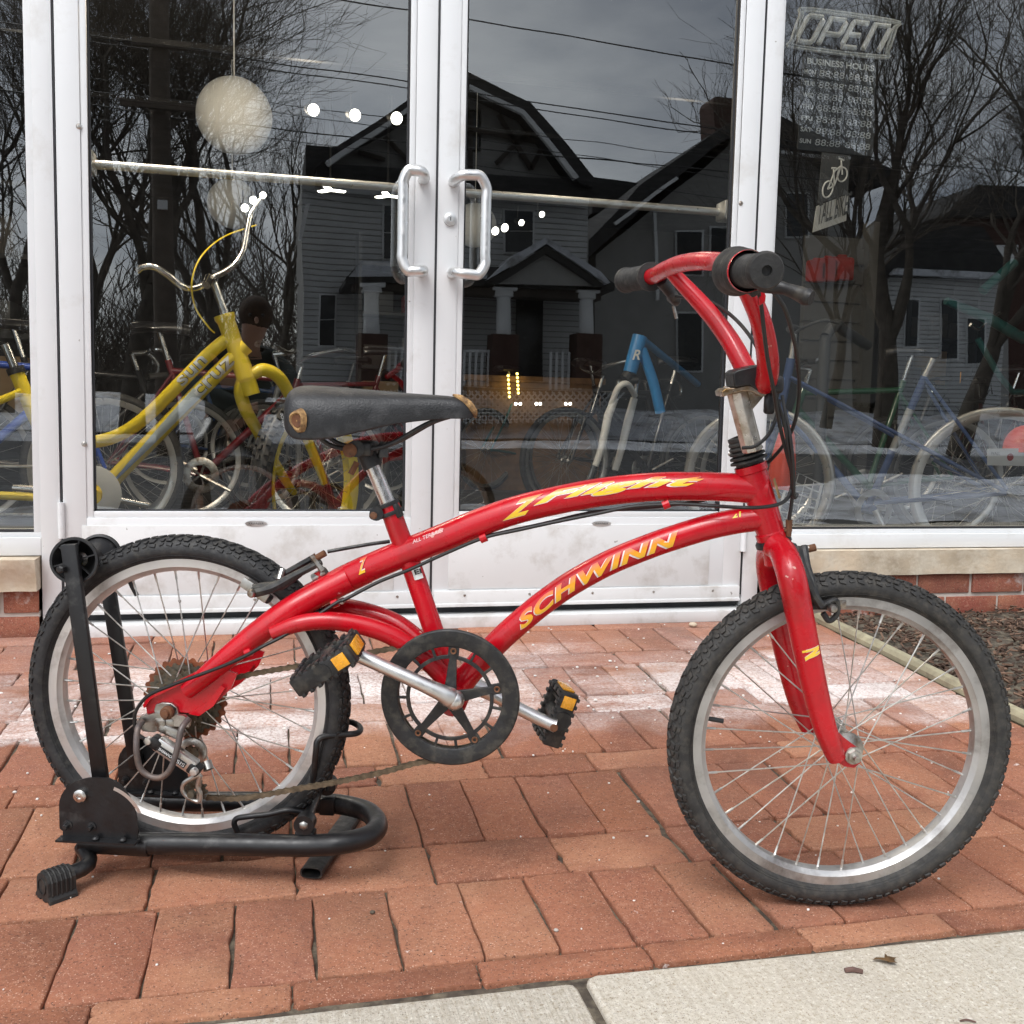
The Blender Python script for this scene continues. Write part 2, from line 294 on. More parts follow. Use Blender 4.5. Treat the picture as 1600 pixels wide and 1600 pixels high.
M = dict(
 red=pbr('red_paint', (.52, .003, .012), .24, 0, .05, 90, .08, 14, coat=.35, spec=.4, dirt=(.36, .012, .015), dscale=12, damt=.35, flake=((.62, .30, .25), 48, .735)),
 chrome=pbr('chrome', (.72, .71, .69), .17, 1, .04, 60, .12, 20, rvar=.25, dirt=(.42, .33, .24), dscale=18, damt=.25),
 steel=pbr('steel', (.50, .49, .46), .33, 1, .1, 80, .2, 30, dirt=(.20, .13, .08), dscale=40, damt=.45),
 chromei=pbr('chrome_clean', (.78, .78, .77), .12, 1, 0, 60, .03, 6),
 alu=pbr('brushed_alu', (.72, .72, .71), .32, 1, .05, 120, .08, 20, rvar=.2),
 rimf=pbr('rim_worn', (.50, .495, .49), .42, .85, .1, 120, .2, 12, dirt=(.22, .20, .19), dscale=16, damt=.4),
 rimr=pbr('rim_pale', (.68, .665, .65), .40, .8, .1, 120, .12, 12, dirt=(.32, .29, .27), dscale=14, damt=.25),
 spoke=pbr('spoke', (.62, .61, .58), .3, .9, 0, 60, .25, 60),
 tyre=pbr('tyre_rubber', (.020, .020, .021), .62, 0, .45, 160, .35, 42, dirt=(.050, .047, .042), dscale=90, damt=.35),
 tyred=pbr('tyre_rubber_dusty', (.031, .030, .029), .66, 0, .45, 160, .4, 34, dirt=(.062, .056, .048), dscale=85, damt=.45),
 black=pbr('black_plastic', (.013, .013, .014), .38, 0, .2, 120, .25, 30, dirt=(.045, .043, .04), dscale=50, damt=.25),
 blackm=pbr('black_powdercoat', (.009, .009, .010), .34, 0, .12, 180, .25, 30, dirt=(.07, .068, .065), dscale=22, damt=.12),
 blackg=pbr('black_dirty', (.015, .015, .016), .45, 0, .4, 120, .35, 30, dirt=(.06, .055, .045), dscale=55, damt=.42),
 cable=pbr('cable_black', (.013, .013, .013), .38, 0, 0, 60, .1, 30),
 rubber=pbr('rubber_grip', (.020, .0195, .019), .6, 0, .4, 200, .25, 30, dirt=(.055, .052, .045), dscale=50, damt=.3),
 vinyl=pbr('saddle_vinyl', (.016, .0165, .018), .38, 0, .45, 420, .18, 14, dirt=(.05, .05, .052), dscale=30, damt=.25),
 foam=pbr('torn_foam', (.40, .24, .10), .9, 0, .8, 160, .5, 60, dirt=(.10, .055, .03), dscale=70, damt=.6),
 rust=pbr('rust', (.20, .085, .04), .8, .2, .5, 160, .45, 60, dirt=(.08, .045, .03), dscale=60, damt=.5),
 rustd=pbr('rust_disc', (.24, .075, .03), .7, .1, .4, 160, .4, 50, dirt=(.13, .05, .03), dscale=40, damt=.4),
 chain=pbr('chain_rusty', (.17, .13, .085), .6, .5, .3, 200, .4, 90),
 cog=pbr('cog_grime', (.16, .145, .11), .6, .6, .5, 200, .5, 90, dirt=(.10, .06, .03), dscale=90, damt=.5),
 amber=pbr('amber_reflector', (.85, .38, .02), .2, 0, .6, 600, .2, 60, coat=.6),
 white=pbr('white_frame', (.72, .73, .735), .42, 0, .05, 60, .03, 3, dirt=(.60, .59, .57), dscale=6, damt=.18, flake=((.42, .40, .37), 40, .765)),
 whited=pbr('white_frame_low', (.70, .705, .70), .45, 0, .05, 60, .04, 3, dirt=(.52, .50, .47), dscale=9, damt=.32, flake=((.34, .32, .30), 34, .745)),
 gasket=pbr('gasket', (.025, .026, .03), .6, 0, 0, 60, .1, 8),
 stone=pbr('sill_stone', (.50, .41, .30), .9, 0, 1., 70, .25, 6, dirt=(.62, .55, .44), dscale=14, damt=.5),
 mortar=pbr('mortar', (.50, .45, .40), .95, 0, .9, 90, .2, 16),
 joint=pbr('joint_dirt', (.075, .06, .045), .95, 0, 1., 150, .5, 50, dirt=(.20, .17, .12), dscale=40, damt=.45),
 yellow=pbr('yellow_paint', (.88, .68, .03), .32, 0, 0, 60, .05, 8, coat=.5),
 darkred=pbr('maroon_paint', (.13, .008, .012), .32, 0, 0, 60, .1, 8, coat=.5),
 blue=pbr('blue_paint', (.012, .06, .38), .32, 0, 0, 60, .1, 8, coat=.5),
 sky=pbr('light_blue_paint', (.02, .22, .55), .32, 0, 0, 60, .1, 8, coat=.5),
 navy=pbr('navy_paint', (.045, .09, .24), .3, 0, 0, 60, .1, 8, coat=.6),
 teal=pbr('teal_paint', (.012, .10, .095), .35, 0, 0, 60, .1, 8, coat=.4),
 green=pbr('green_paint', (.01, .09, .04), .32, 0, 0, 60, .1, 8, coat=.5),
 bpaint=pbr('black_paint', (.015, .015, .017), .3, 0, 0, 60, .1, 8, coat=.5),
 silver=pbr('silver_decal', (.62, .66, .68), .3, .6, 0, 60, .05, 8),
 whitep=pbr('white_paint', (.78, .79, .78), .35, 0, 0, 60, .04, 8, coat=.4),
 greyrim=pbr('grey_rim', (.55, .55, .54), .3, .8, 0, 60, .08, 8),
 orange=pbr('orange_plastic', (1., .085, .02), .35, 0, 0, 60, .08, 8, coat=.3),
 lamp=pbr('lamp_glow', (1, .95, .82), .5, emit=9),
 bulb=pbr('bulb_glow', (1, .72, .16), .5, emit=7),
 globe=pbr('paper_globe', (.82, .81, .76), .7, 0, .1, 20, .04, 4, emit=.05),
 attr=pbr('decal', (1, 1, 1), .3, 0, 0, 60, .05, 20, coat=.5, useattr=True),
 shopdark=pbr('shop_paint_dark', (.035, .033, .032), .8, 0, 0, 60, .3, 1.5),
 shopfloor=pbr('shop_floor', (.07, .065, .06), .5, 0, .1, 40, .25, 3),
 wood=pbr('wood', (.22, .12, .055), .6, 0, .3, 40, .3, 12),
 cardb=pbr('cardboard', (.40, .28, .16), .8, 0, 0, 60, .1, 8),
 edging=pbr('edging', (.33, .30, .20), .8, 0, .5, 60, .25, 12, dirt=(.22, .19, .13), dscale=20, damt=.4),
 snow=pbr('snow', (.66, .68, .72), .8, 0, .6, 6, .10, 2.5, dirt=(.16, .15, .13), dscale=1.6, damt=.40),
 asphalt=pbr('asphalt', (.055, .055, .057), .75, 0, .5, 60, .25, 1.5, dirt=(.10, .10, .10), dscale=1.2, damt=.3),
 siding=pbr('siding_white', (.66, .67, .66), .7, 0, 0, 60, .06, 1),
 sidingd=pbr('siding_grey', (.36, .35, .33), .7, 0, 0, 60, .08, 1),
 roofm=pbr('shingle', (.045, .043, .042), .9, 0, .4, 20, .3, 4),
 trimd=pbr('dark_trim', (.06, .045, .035), .7, 0, 0, 60, .2, 3),
 trimw=pbr('white_trim', (.85, .86, .85), .6, 0, 0, 60, .06, 3),
 winm=pbr('house_window', (.02, .023, .027), .15, 0, 0, 60, .3, 2),
 housebrick=pbr('house_brick', (.085, .042, .032), .9, 0, .3, 30, .2, 6),
 bark=pbr('bark', (.12, .10, .08), .95, 0, .6, 25, .35, 5),
 pole=pbr('pole_wood', (.15, .12, .095), .9, 0, .5, 30, .25, 3),
 signgrey=pbr('sign_dark', (.05, .055, .06), .5, 0, 0, 60, .08, 4),
 text=pbr('sign_text', (.72, .74, .74), .5, 0, 0, 60, .05, 8),
 slat=pbr('slatwall', (.12, .118, .11), .6, 0, 0, 60, .05, 4),
 redbag=pbr('red_fabric', (.42, .03, .025), .8, 0, .3, 60, .2, 12),
 cloth=pbr('dark_cloth', (.03, .045, .045), .9, 0, .3, 40, .3, 6),
 skin=pbr('skin', (.45, .27, .20), .55, 0, .1, 60, .08, 8),
 leaf=pbr('dead_leaf', (.10, .055, .02), .8, 0, .5, 80, .5, 60),
 twig=pbr('twig', (.14, .08, .065), .8, 0, .5, 80, .3, 60),
 brick=brick_mat('paver_brick', True), wbrick=brick_mat('wall_brick', False), concrete=concrete_mat(), glass=glass_mat())
def mulch_mat():
    m, t, b = newmat('mulch'); g = t.nodes.new('ShaderNodeNewGeometry'); r = t.nodes.new('ShaderNodeValToRGB'); t.links.new(g.outputs['Random Per Island'], r.inputs[0])
    cr = r.color_ramp; cr.elements[0].color = (.045, .026, .018, 1); cr.elements[1].color = (.34, .22, .15, 1)
    for p, c in ((.4, (.085, .05, .033)), (.75, (.15, .088, .058)), (.93, (.20, .12, .08))): e = cr.elements.new(p); e.color = (*c, 1)
    t.links.new(r.outputs[0], b.inputs['Base Color']); b.inputs['Roughness'].default_value = .9; return m
M['mulch'] = mulch_mat()

# ------------------------------------------------------------------ text
def text_polys(body, size=1., shear=0., offset=0., bold=0., cuts=10, spacing=1.):
    c = bpy.data.curves.new('t', 'FONT'); c.body = body; c.size = size; c.shear = shear; c.offset = offset; c.space_character = spacing; c.resolution_u = 4; c.align_y = 'BOTTOM_BASELINE' if hasattr(c, 'align_y') else 'TOP'
    o = bpy.data.objects.new('t', c); COL.objects.link(o); bpy.context.view_layer.update()
    me = bpy.data.meshes.new_from_object(o.evaluated_get(bpy.context.evaluated_depsgraph_get())); bpy.data.objects.remove(o)
    bm = bmesh.new(); bm.from_mesh(me); xs = [v.co.x for v in bm.verts]; ys = [v.co.y for v in bm.verts]; x0, x1, y0, y1 = min(xs), max(xs), min(ys), max(ys)
    if cuts:
        for i in range(1, cuts): bmesh.ops.bisect_plane(bm, geom=bm.verts[:]+bm.edges[:]+bm.faces[:], plane_co=(0, y0+(y1-y0)*i/cuts, 0), plane_no=(0, 1, 0))
        k = max(2, int((x1-x0)/(y1-y0)*3))
        for i in range(1, k): bmesh.ops.bisect_plane(bm, geom=bm.verts[:]+bm.edges[:]+bm.faces[:], plane_co=(x0+(x1-x0)*i/k, 0, 0), plane_no=(1, 0, 0))
    bm.verts.index_update(); V = np.array([(v.co.x-x0, v.co.y-y0) for v in bm.verts]); F = [[v.index for v in f.verts] for f in bm.faces]; bm.free(); bpy.data.meshes.remove(me)
    return V, F, x1-x0, y1-y0
def flat_text(mb, body, o, ex, ey, n, height, width=None, shear=0, offset=0, lift=.0008, col=None, center=False, spacing=1.):
    V, F, w, h = text_polys(body, 1, shear, offset, cuts=0, spacing=spacing); k = height/h; kx = k if width is None else width/w
    o = np.array(o, float)+np.array(n)*lift
    if center: o = o-np.array(ex)*w*kx/2-np.array(ey)*height/2
    mb.add([o+np.array(ex)*a*kx+np.array(ey)*b*k for a, b in V], F, col); return w*kx
def wrap_text(mb, body, path, rad, n2, s0, length, height, phi0=0., shear=.35, offset=0., lift=.0006, colf=None, dx=0., dphi=0., spacing=1.):
    # wraps lettering round a bent tube: along its centre line and over its near side
    P = [np.array(p) for p in path]; D = [0]
    for a, b in zip(P, P[1:]): D.append(D[-1]+np.linalg.norm(b-a))
    V, F, w, h = text_polys(body, 1, shear, offset, cuts=8, spacing=spacing); PA = np.array(P); n2 = np.array(n2); out = []; cols = []
    for a, b in V:
        s = s0+a/w*length+dx; s = min(max(s, 0), D[-1]-1e-4); i = max(0, np.searchsorted(D, s)-1); i = min(i, len(P)-2)
        fr = (s-D[i])/(D[i+1]-D[i]); c = PA[i]*(1-fr)+PA[i+1]*fr
        t = [nrm(PA[min(j+1, len(P)-1)]-PA[max(j-1, 0)]) for j in (i, i+1)]; t = nrm(t[0]*(1-fr)+t[1]*fr); up = nrm(np.cross(n2, t)); up = up if up[2] > 0 else -up
        nn = nrm(n2-t*(n2@t)); r = rad if np.isscalar(rad) else np.interp(s/D[-1], np.linspace(0, 1, len(rad)), rad)
        ph = phi0+dphi+(b/h-.5)*height/r
        out.append(c+(r+lift)*(math.cos(ph)*nn+math.sin(ph)*up)); cols.append(colf(b/h) if colf else (1, 1, 1))
    k = len(mb.v); mb.v += [tuple(p) for p in out]; mb.f += [[i+k for i in f] for f in F]; mb.c += cols

# ================================================================== GROUND
def patchy(x, y, s=1.): return noise.noise(Vector((x*s, y*s, 3.3)))
g = MB()      # far ground sheet
g.add([(-150, -150, -.06), (150, -150, -.06), (150, 12, -.06), (-150, 12, -.06)], [[0, 1, 2, 3]]); g.build('ground', M['joint'], kind='structure', smooth=0)
rows = [(1.186, 1.238, 's'), (1.242, 1.466, 'h'), (1.470, 1.606, 's'), (1.610, 1.858, 'h'), (1.862, 1.949, 's'), (1.953, 2.186, 'h'), (2.190, 2.298, 's'), (2.302, 2.53, 'h'), (2.534, 2.637, 's'), (2.641, 2.869, 'h'), (2.873, 2.952, 's')]
def brickmesh(mb, x0, x1, y0, y1, zf, th=.05, jag=.0016, inset=.0030, drop=.0034, rc=.004, rnd=random):
    # a paver with worn, rounded edges; zf(x,y) gives the height of its top
    n = 6; pts = []
    cs = [(x0+rc, y0+rc, 180), (x1-rc, y0+rc, 270), (x1-rc, y1-rc, 0), (x0+rc, y1-rc, 90)]
    ring = []
    for ci, (cx, cy, a0) in enumerate(cs):
        for k in range(3):
            a = R_(a0+45*k); ring.append((cx+rc*math.cos(a), cy+rc*math.sin(a)))
        nx = cs[(ci+1) % 4]; ax, ay = ring[-1]; a = R_(nx[2]); bx, by = nx[0]+rc*math.cos(a), nx[1]+rc*math.sin(a)
        for k in range(1, n): ring.append((ax+(bx-ax)*k/n, ay+(by-ay)*k/n))
    cx, cy = (x0+x1)/2, (y0+y1)/2; tx, ty, tz = rnd.gauss(0, .006), rnd.gauss(0, .006), rnd.gauss(0, .0011)
    def z(x, y): return zf(x, y)+tz+tx*(x-cx)+ty*(y-cy)
    m = len(ring); V = []; chip = [rnd.random() < .05 for _ in ring]
    j1 = [(x+rnd.gauss(0, jag), y+rnd.gauss(0, jag)) for x, y in ring]
    j1 = [(x+(cx-x)*(.05 if c else 0), y+(cy-y)*(.05 if c else 0)) for (x, y), c in zip(j1, chip)]
    for x, y in j1: V.append((x, y, z(x, y)-th))
    for x, y in j1: V.append((x, y, z(x, y)-drop))
    for x, y in j1:
        dx, dy = cx-x, cy-y; l_ = math.hypot(dx, dy); q = inset*.35; V.append((x+dx/l_*q, y+dy/l_*q, z(x, y)-drop*.35))
    for x, y in j1:
        dx, dy = cx-x, cy-y; l_ = math.hypot(dx, dy); q = inset*rnd.uniform(.8, 1.4); V.append((x+dx/l_*q, y+dy/l_*q, z(x, y)))
    F = []
    for r in range(3):
        for i in range(m): j = (i+1) % m; F.append([r*m+i, r*m+j, (r+1)*m+j, (r+1)*m+i])
    F.append([3*m+i for i in range(m)]); mb.add(V, F)
pv = MB(); zf = lambda x, y: rise(y); rb = random.Random(11)
offs = {0: .045, 1: -.052, 2: .03, 3: .02, 4: -.03, 5: .035, 6: .09, 7: .01, 8: .06, 9: -.02, 10: .1}
for ri, (y0, y1, k) in enumerate(rows):
    pit = .1085 if k == 'h' else .218
    if k == 's' and ri in (0,): pit = .236
    x = -2.6+offs[ri]
    xe = 3.2 if y1 < 2.0 and False else 1.715
    while x < xe:
        w = pit*rb.uniform(.975, 1.02); g_ = rb.uniform(.0020, .0045) if rb.random() > .12 else rb.uniform(.007, .012)
        x1 = min(x+w-g_, 1.722)
        if x1-x > .02: brickmesh(pv, x, x1, y0+rb.uniform(-.0005, .0015), y1-rb.uniform(0, .003), zf, rnd=rb, jag=.001)
        x += w
pv.build('brick_paving', M['brick'], kind='structure', smooth=40)
b_ = MB()      # bedding dirt showing in the joints
ys = [1.16, 1.6, 2.0, 3.4]; nx = 60; V = []; F = []
gx = np.linspace(-3, 6, 181); gy = np.linspace(-.55, 3.1, 80)
for y in gy:
    for x in gx: V.append((x, y, rise(y)-.0085+.0015*patchy(x, y, 40)+.002*patchy(x, y, 9)))
F = [[j*181+i, j*181+i+1, (j+1)*181+i+1, (j+1)*181+i] for j in range(79) for i in range(180)]
b_.add(V, F); b_.build('paving_bed', M['joint'], kind='structure')
cs_ = MB(); rb = random.Random(5)
for i in range(-4, 5):     # public sidewalk: poured slabs with tooled edges
    x0 = .394+i*1.5; x1 = x0+1.488
    brickmesh(cs_, x0, x1, -.6, 1.177, lambda x, y: -.002, th=.1, jag=.0012, inset=.007, drop=.006, rc=.012, rnd=random.Random(50))
cs_.build('sidewalk', M['concrete'], kind='structure', smooth=40)
# ---- snow verge, street, far lawn (seen mirrored in the glass)
def sheet(name, x0, x1, y0, y1, nx, ny, zfun, mat, kind='structure'):
    mb = MB(); X = np.linspace(x0, x1, nx); Yv = np.linspace(y0, y1, ny)
    mb.add([(x, y, zfun(x, y)) for y in Yv for x in X], [[j*nx+i, j*nx+i+1, (j+1)*nx+i+1, (j+1)*nx+i] for j in range(ny-1) for i in range(nx-1)])
    return mb.build(name, mat, kind=kind)
def verge(x, y):
    ed = -2.3-5.7*max(0, min(1, (x-2.2)/6.5))+.6*patchy(x, 0, .9); k = (y-ed)/.7
    return -.09+max(0, min(1, k))*(.09+.07*patchy(x, y, .7)+.05*patchy(x, y, 2.2)) if k > 0 else -.2
sheet('snow_verge', -30, 30, -8.6, -.62, 300, 90, verge, M['snow'])
sheet('street', -90, 90, -18.6, -.6, 3, 3, lambda x, y: -.045, M['asphalt'])
sheet('far_sidewalk', -90, 90, -23.2, -21.6, 3, 3, lambda x, y: .12, M['asphalt'])
sheet('snow_bank', -40, 40, -21.5, -18.3, 240, 14, lambda x, y: -.05+max(0, math.sin(math.pi*(y+21.5)/3.2))**.6*(.20+.10*patchy(x, 1, .5)+.05*patchy(x, y, 2.)), M['snow'])
sheet('snowy_lawn', -60, 60, -60, -23.2, 200, 60, lambda x, y: .12+max(0, min(1.0, (-23.4-y)/4.2))*1.0+.22*patchy(x, y, .35)*min(1, (-23.2-y)/1.)+.08*patchy(x, y, 1.6)*min(1, (-23.2-y)), M['snow'])

# ---- planting bed
sheet('bed_soil', 1.79, 4.4, 1.2, 2.97, 30, 20, lambda x, y: rise(y)-.004+.006*patchy(x, y, 6), M['joint'])
ch = MB(); rb = random.Random(3)
for i in range(5200):
    x, y = rb.uniform(1.775, 3.3), rb.uniform(1.55, 2.965)
    if x > 2.9 and rb.random() < .5: continue
    l_, w_, h_ = rb.uniform(.008, .036), rb.uniform(.004, .012), rb.uniform(.002, .005)
    a, b2, c2 = rb.uniform(0, 6.28), rb.gauss(0, .35), rb.gauss(0, .5)
    Mx = np.array((Matrix.Rotation(a, 3, 'Z')@Matrix.Rotation(b2, 3, 'Y')@Matrix.Rotation(c2, 3, 'X')).transposed())
    z = rise(y)+rb.uniform(.002, .016)+.008*patchy(x, y, 5)
    V = [np.array([sx*l_/2*(1 if sy > 0 else .8), sy*w_/2*(1 if sx > 0 else .55), sz*h_/2])@Mx+np.array([x, y, z]) for sx in (-1, 1) for sy in (-1, 1) for sz in (-1, 1)]
    ch.add(V, [[0, 1, 3, 2], [4, 6, 7, 5], [0, 4, 5, 1], [2, 3, 7, 6], [0, 2, 6, 4], [1, 5, 7, 3]])
o = ch.build('mulch', M['mulch'], kind='stuff', smooth=0); tag(o, 'dark brown bark mulch filling the bed below the right window', 'mulch')
e_ = MB(); pe = spl([(1.742, 2.93, .09), (1.75, 2.6, .068), (1.747, 2.2, .044), (1.755, 1.85, .022), (1.75, 1.3, .006)], 8); e_.tube(pe, .021, 10, hint=(0, 0, 1))
o = e_.build('bed_edging', M['edging']); tag(o, 'olive grey rounded edging strip between brick paving and mulch bed', 'edging')
# loose salt crumbs
sc_ = MB(); rb = random.Random(9)
for i in range(520):
    if i < 330: x, y = rb.uniform(-1, 1.7), rb.gauss(2.4, .3)
    else: x, y = rb.uniform(-.6, 1.5), rb.uniform(1.2, 2.9)
    if not 1.2 < y < 2.93: continue
    r = rb.choice([.0012, .0016, .002, .0028])*rb.uniform(.7, 1.3)*(1.25 if y > 2 else 1); sc_.sphere((x, y, rise(y)+r*.5), r, 5, 3, (rb.uniform(.7, 1.4), rb.uniform(.7, 1.3), .7))
o = sc_.build('salt_grains', pbr('salt', (.80, .78, .74), .7), kind='stuff', smooth=60); tag(o, 'white salt crumbs scattered over the brick paving', 'salt')
def pebble(u, v, r, mat, label, sc=(1, 1, .6), name='pebble'):
    p = gnd(u, v); mb = MB(); mb.sphere((0, 0, 0), r, 10, 7, sc); rr = random.Random(int(u)); mb.v = [tuple(np.array(q)*(1+rr.uniform(-.12, .12))+p+np.array([0, 0, r*sc[2]*.8])) for q in mb.v]
    o = mb.build(name, mat, smooth=60); tag(o, label, 'pebble' if name == 'pebble' else name); return o
pebble(1083, 979, .013, M['stone'], 'tan pebble on the bricks near the right door threshold')
pebble(869, 1455, .0035, M['mortar'], 'small round grey pebble on a brick between crank and front wheel')
pebble(582, 1427, .004, M['joint'], 'dark chipped stone on the brick below the bicycle stand')
def bar_at(u0, v0, u1, v1, r, mat, name, label, cat):
    a, b = gnd(u0, v0), gnd(u1, v1); a[2] += r*.7; b[2] += r*.7; mb = MB(); mb.tube(spl([a, (a+b)/2+np.array([0, .002, .001]), b], 4), [r*.9, r*1.1, r*.85], 7); o = mb.build(name, mat); tag(o, label, cat)
bar_at(1320, 1519, 1348, 1521, .0035, M['twig'], 'twig', 'short purple brown wood piece on the concrete', 'twig')
bar_at(1500, 1596, 1525, 1598, .0012, M['twig'], 'twig', 'thin brown twig at the bottom edge of the concrete', 'twig')
lf = MB(); p = gnd(1386, 1503); rr = random.Random(4)
V = [p+np.array([rr.uniform(-1, 1)*.004+.013*math.cos(a)*(1+.5*math.sin(3*a)), .010*math.sin(a)*(1+.4*math.cos(5*a)), .002+.004*rr.random()]) for a in np.linspace(0, 6.0, 14)]
lf.add(V+[p+np.array([0, 0, .006])], [[i, (i+1) % 14, 14] for i in range(14)]); o = lf.build('dead_leaf', M['leaf'], smooth=0); tag(o, 'crumpled dark brown leaf on the concrete', 'leaf')

# ================================================================== SHOP FRONT
TOP = 2.75
zt = at(400, 984, 2.90)[2]
SF = thing('storefront', 'white aluminium shop front with double glass doors and side windows', 'storefront', (.47, 3.0, .09))
def pan(name, mat, *boxes, parent=SF, bev=.0015, smooth=35, label=None):
    mb = MB()
    for bx in boxes: mb.aabb(*bx, bev=bev)
    return mb.build(name, mat, parent, smooth=smooth, label=label)
XL0, XL1, XR0, XR1 = -.624, -.573, 1.499, 1.556
ZB = .309; ZG = .373
pan('frame', M['white'], (XL0, XL1, YF, 3.03, .085, TOP), (XR0, XR1, YF, 3.03, .085, TOP), (XL1, XR0, YF, 3.09, 2.36, 2.46),
    (-2.2, XL0-.0005, YF, 3.09, ZB, ZG-.014), (-2.2, XL0-.0005, YF+.012, 3.09, ZG-.014, ZG), (XR1+.0005, 4.2, YF, 3.09, ZB, ZG-.016), (XR1+.0005, 4.2, YF+.012, 3.09, ZG-.016, ZG),
    (-2.2, XL0-.0005, YF, 3.09, 2.40, 2.46), (XR1+.0005, 4.2, YF, 3.09, 2.40, 2.46), (-2.2, -2.14, YF, 3.09, ZG, 2.40), (4.14, 4.2, YF, 3.09, ZG, 2.40))
# dark backing of the door gaps and the threshold
for bx_ in ((-.576, -.562, 3.002, 3.05, .13, 2.36), (.458, .482, 3.004, 3.05, .13, 2.36), (1.488, 1.502, 3.002, 3.05, .13, 2.36), (-.566, 1.491, 3.0, 3.04, .088, .17)): pan('gasket', M['gasket'], bx_, bev=0)
pan('gasket', M['gasket'], (.4655, .4715, 2.978, 3.0, .16, 2.36), bev=.001)
th = pan('threshold', M['whited'], (-.573, 1.499, 2.925, 3.07, .083, .118))
def pane(parent, x0, x1, z0, z1, name='glass'):
    mb = MB(); mb.add([(x0, YG, z0), (x1, YG, z0), (x1, YG, z1), (x0, YG, z1)], [[0, 1, 2, 3]]); return mb.build(name, M['glass'], parent, smooth=0)
lw = pan('window', M['white'], (XL0-.0005-.02, XL0-.0005, YF+.012, 3.01, ZG, 2.40), label='narrow side window left of the doors')
pane(lw, -2.14, XL0-.02, ZG, 2.40); 
rw = pan('window', M['white'], (XR1+.0005, XR1+.012, YF+.012, 3.01, ZG, 2.40), label='wide side window right of the doors')
pane(rw, XR1+.012, 4.14, ZG, 2.40)
pan('window_gasket', M['gasket'], (-2.14, XL0-.02, 2.993, 2.999, ZG, ZG+.008), parent=lw, bev=0); pan('window_gasket', M['gasket'], (XR1+.02, 4.14, 2.993, 2.999, ZG, ZG+.007), parent=rw, bev=0)
def door(x0, x1, gx0, gx1, side):
    zb, zk, zg, zt_ = .150, .160, .432, 2.27
    s = .018
    d = pan('door', M['white'], (x0, gx0-s, YF, 3.025, zb, 2.355), (gx1+s, x1, YF, 3.025, zb, 2.355), (gx0-s, gx1+s, YF, 3.025, zb+.035, zg-s), (gx0-s, gx1+s, YF, 3.025, zt_+s, 2.355),
            (gx0-s, gx0, YF+.004, 3.022, zg-s, zt_+s), (gx1, gx1+s, YF+.004, 3.022, zg-s, zt_+s), (gx0, gx1, YF+.004, 3.022, zg-s, zg), (gx0, gx1, YF+.004, 3.022, zt_, zt_+s),
            label='left glazed door' if side < 0 else 'right glazed door')
    pane(d, gx0, gx1, zg, zt_)
    g2 = pan('glass_gasket', M['gasket'], (gx0, gx0+.006, 2.994, 2.999, zg, zt_), (gx1-.006, gx1, 2.994, 2.999, zg, zt_), (gx0, gx1, 2.994, 2.999, zg, zg+.005), parent=d, bev=0)
    # kick sheet and bottom sweep
    pan('kick_plate', M['whited'], (gx0-s-.012, gx1+s-.05, YF-.003, YF+.002, zb+.045, zg-.040), parent=d, bev=.0008)
    pan('door_sweep', M['whited'], (x0+.005, x1-.005, YF-.012, YF+.001, .141, .190), (x0+.005, x1-.005, YF-.017, YF-.011, .141, .152), parent=d, bev=.002)
    mb = MB()
    for xx in np.linspace(x0+.1, x1-.1, 5): mb = MB(); mb.lathe([(0, -.0015), (.0035, -.001), (.0042, 0)], (xx, YF-.0125, .176), (0, 1, 0), 10); mb.build('screw', M['steel'], d)
    # offset pull handle
    xs, xg = (.427, .362) if side < 0 else (.517, .604)
    z0, z1 = (1.137, 1.410)
    mb = MB(); yo = YF-.062
    pts = [(xs, YF, z1-.004), (xs, YF-.035, z1-.004)]+[(xs+(xg-xs)*t, yo-.006*math.sin(t*3.14), z1+.004*math.sin(t*3.1)) for t in (.18, .5, .78)]+[(xg, yo, z1-.028), (xg, yo, z1-.06), (xg, yo, (z0+z1)/2), (xg, yo, z0+.06), (xg, yo, z0+.028)]+[(xs+(xg-xs)*t, yo-.006*math.sin(t*3.14), z0-.004*math.sin(t*3.1)) for t in (.78, .5, .18)]+[(xs, YF-.035, z0+.004), (xs, YF, z0+.004)]
    mb.tube(spl(pts, 6), .0155, 16); mb.build('pull_handle', M['alu'], d)
    mb = MB(); zb_ = 1.400; yb = 3.08
    for a_, b_2 in (((gx0+.004, yb, zb_-.0), (gx1-.004, yb, zb_)),): mb.tube([a_, b_2], .0130, 14)
    for xx in (gx0-.03, gx1+.03): mb.aabb(xx-.035, xx+.035, 3.026, 3.10, zb_-.03, zb_+.03, bev=.006)
    mb.build('push_bar', M['alu'], d)
    mb = MB(); sx = x0+.058 if side < 0 else x1-.055
    for zz in (1.475 if side < 0 else 1.41, .62): mb = MB(); mb.lathe([(0, -.004), (.004, -.0035), (.0075, 0)], (sx, YF-.0005, zz), (0, 1, 0), 14); mb.build('screw', M['steel'], d)
    # small oval maker's plate
    c = at(400 if side < 0 else 940, 818, YF-.004); mb = MB(); pts = [(c[0]+.031*math.cos(a), YF-.0065, c[2]+.0085*math.sin(a)) for a in np.linspace(0, 2*math.pi, 33)[:-1]]
    mb.add([(c[0]+.031*math.cos(a)*k, YF-y, c[2]+.0085*math.sin(a)*k) for k, y in ((1, .0032), (1, .0046), (.0, .005)) for a in np.linspace(0, 2*math.pi, 33)[:-1]], [[r*32+i, r*32+(i+1) % 32, (r+1)*32+(i+1) % 32, (r+1)*32+i] for r in (0, 1) for i in range(32)])
    pl = mb.build('maker_plate', M['alu'], d); mb = MB(); flat_text(mb, 'KAWNEER', (c[0], YF-.0056, c[2]), (1, 0, 0), (0, 0, 1), (0, -1, 0), .006, .042, center=True, shear=.2); mb.build('lettering', M['signgrey'], d, smooth=0)
    return d
ld = door(-.566, .4655, -.487, .387, -1); rd = door(.4715, 1.492, .552, 1.411, 1)
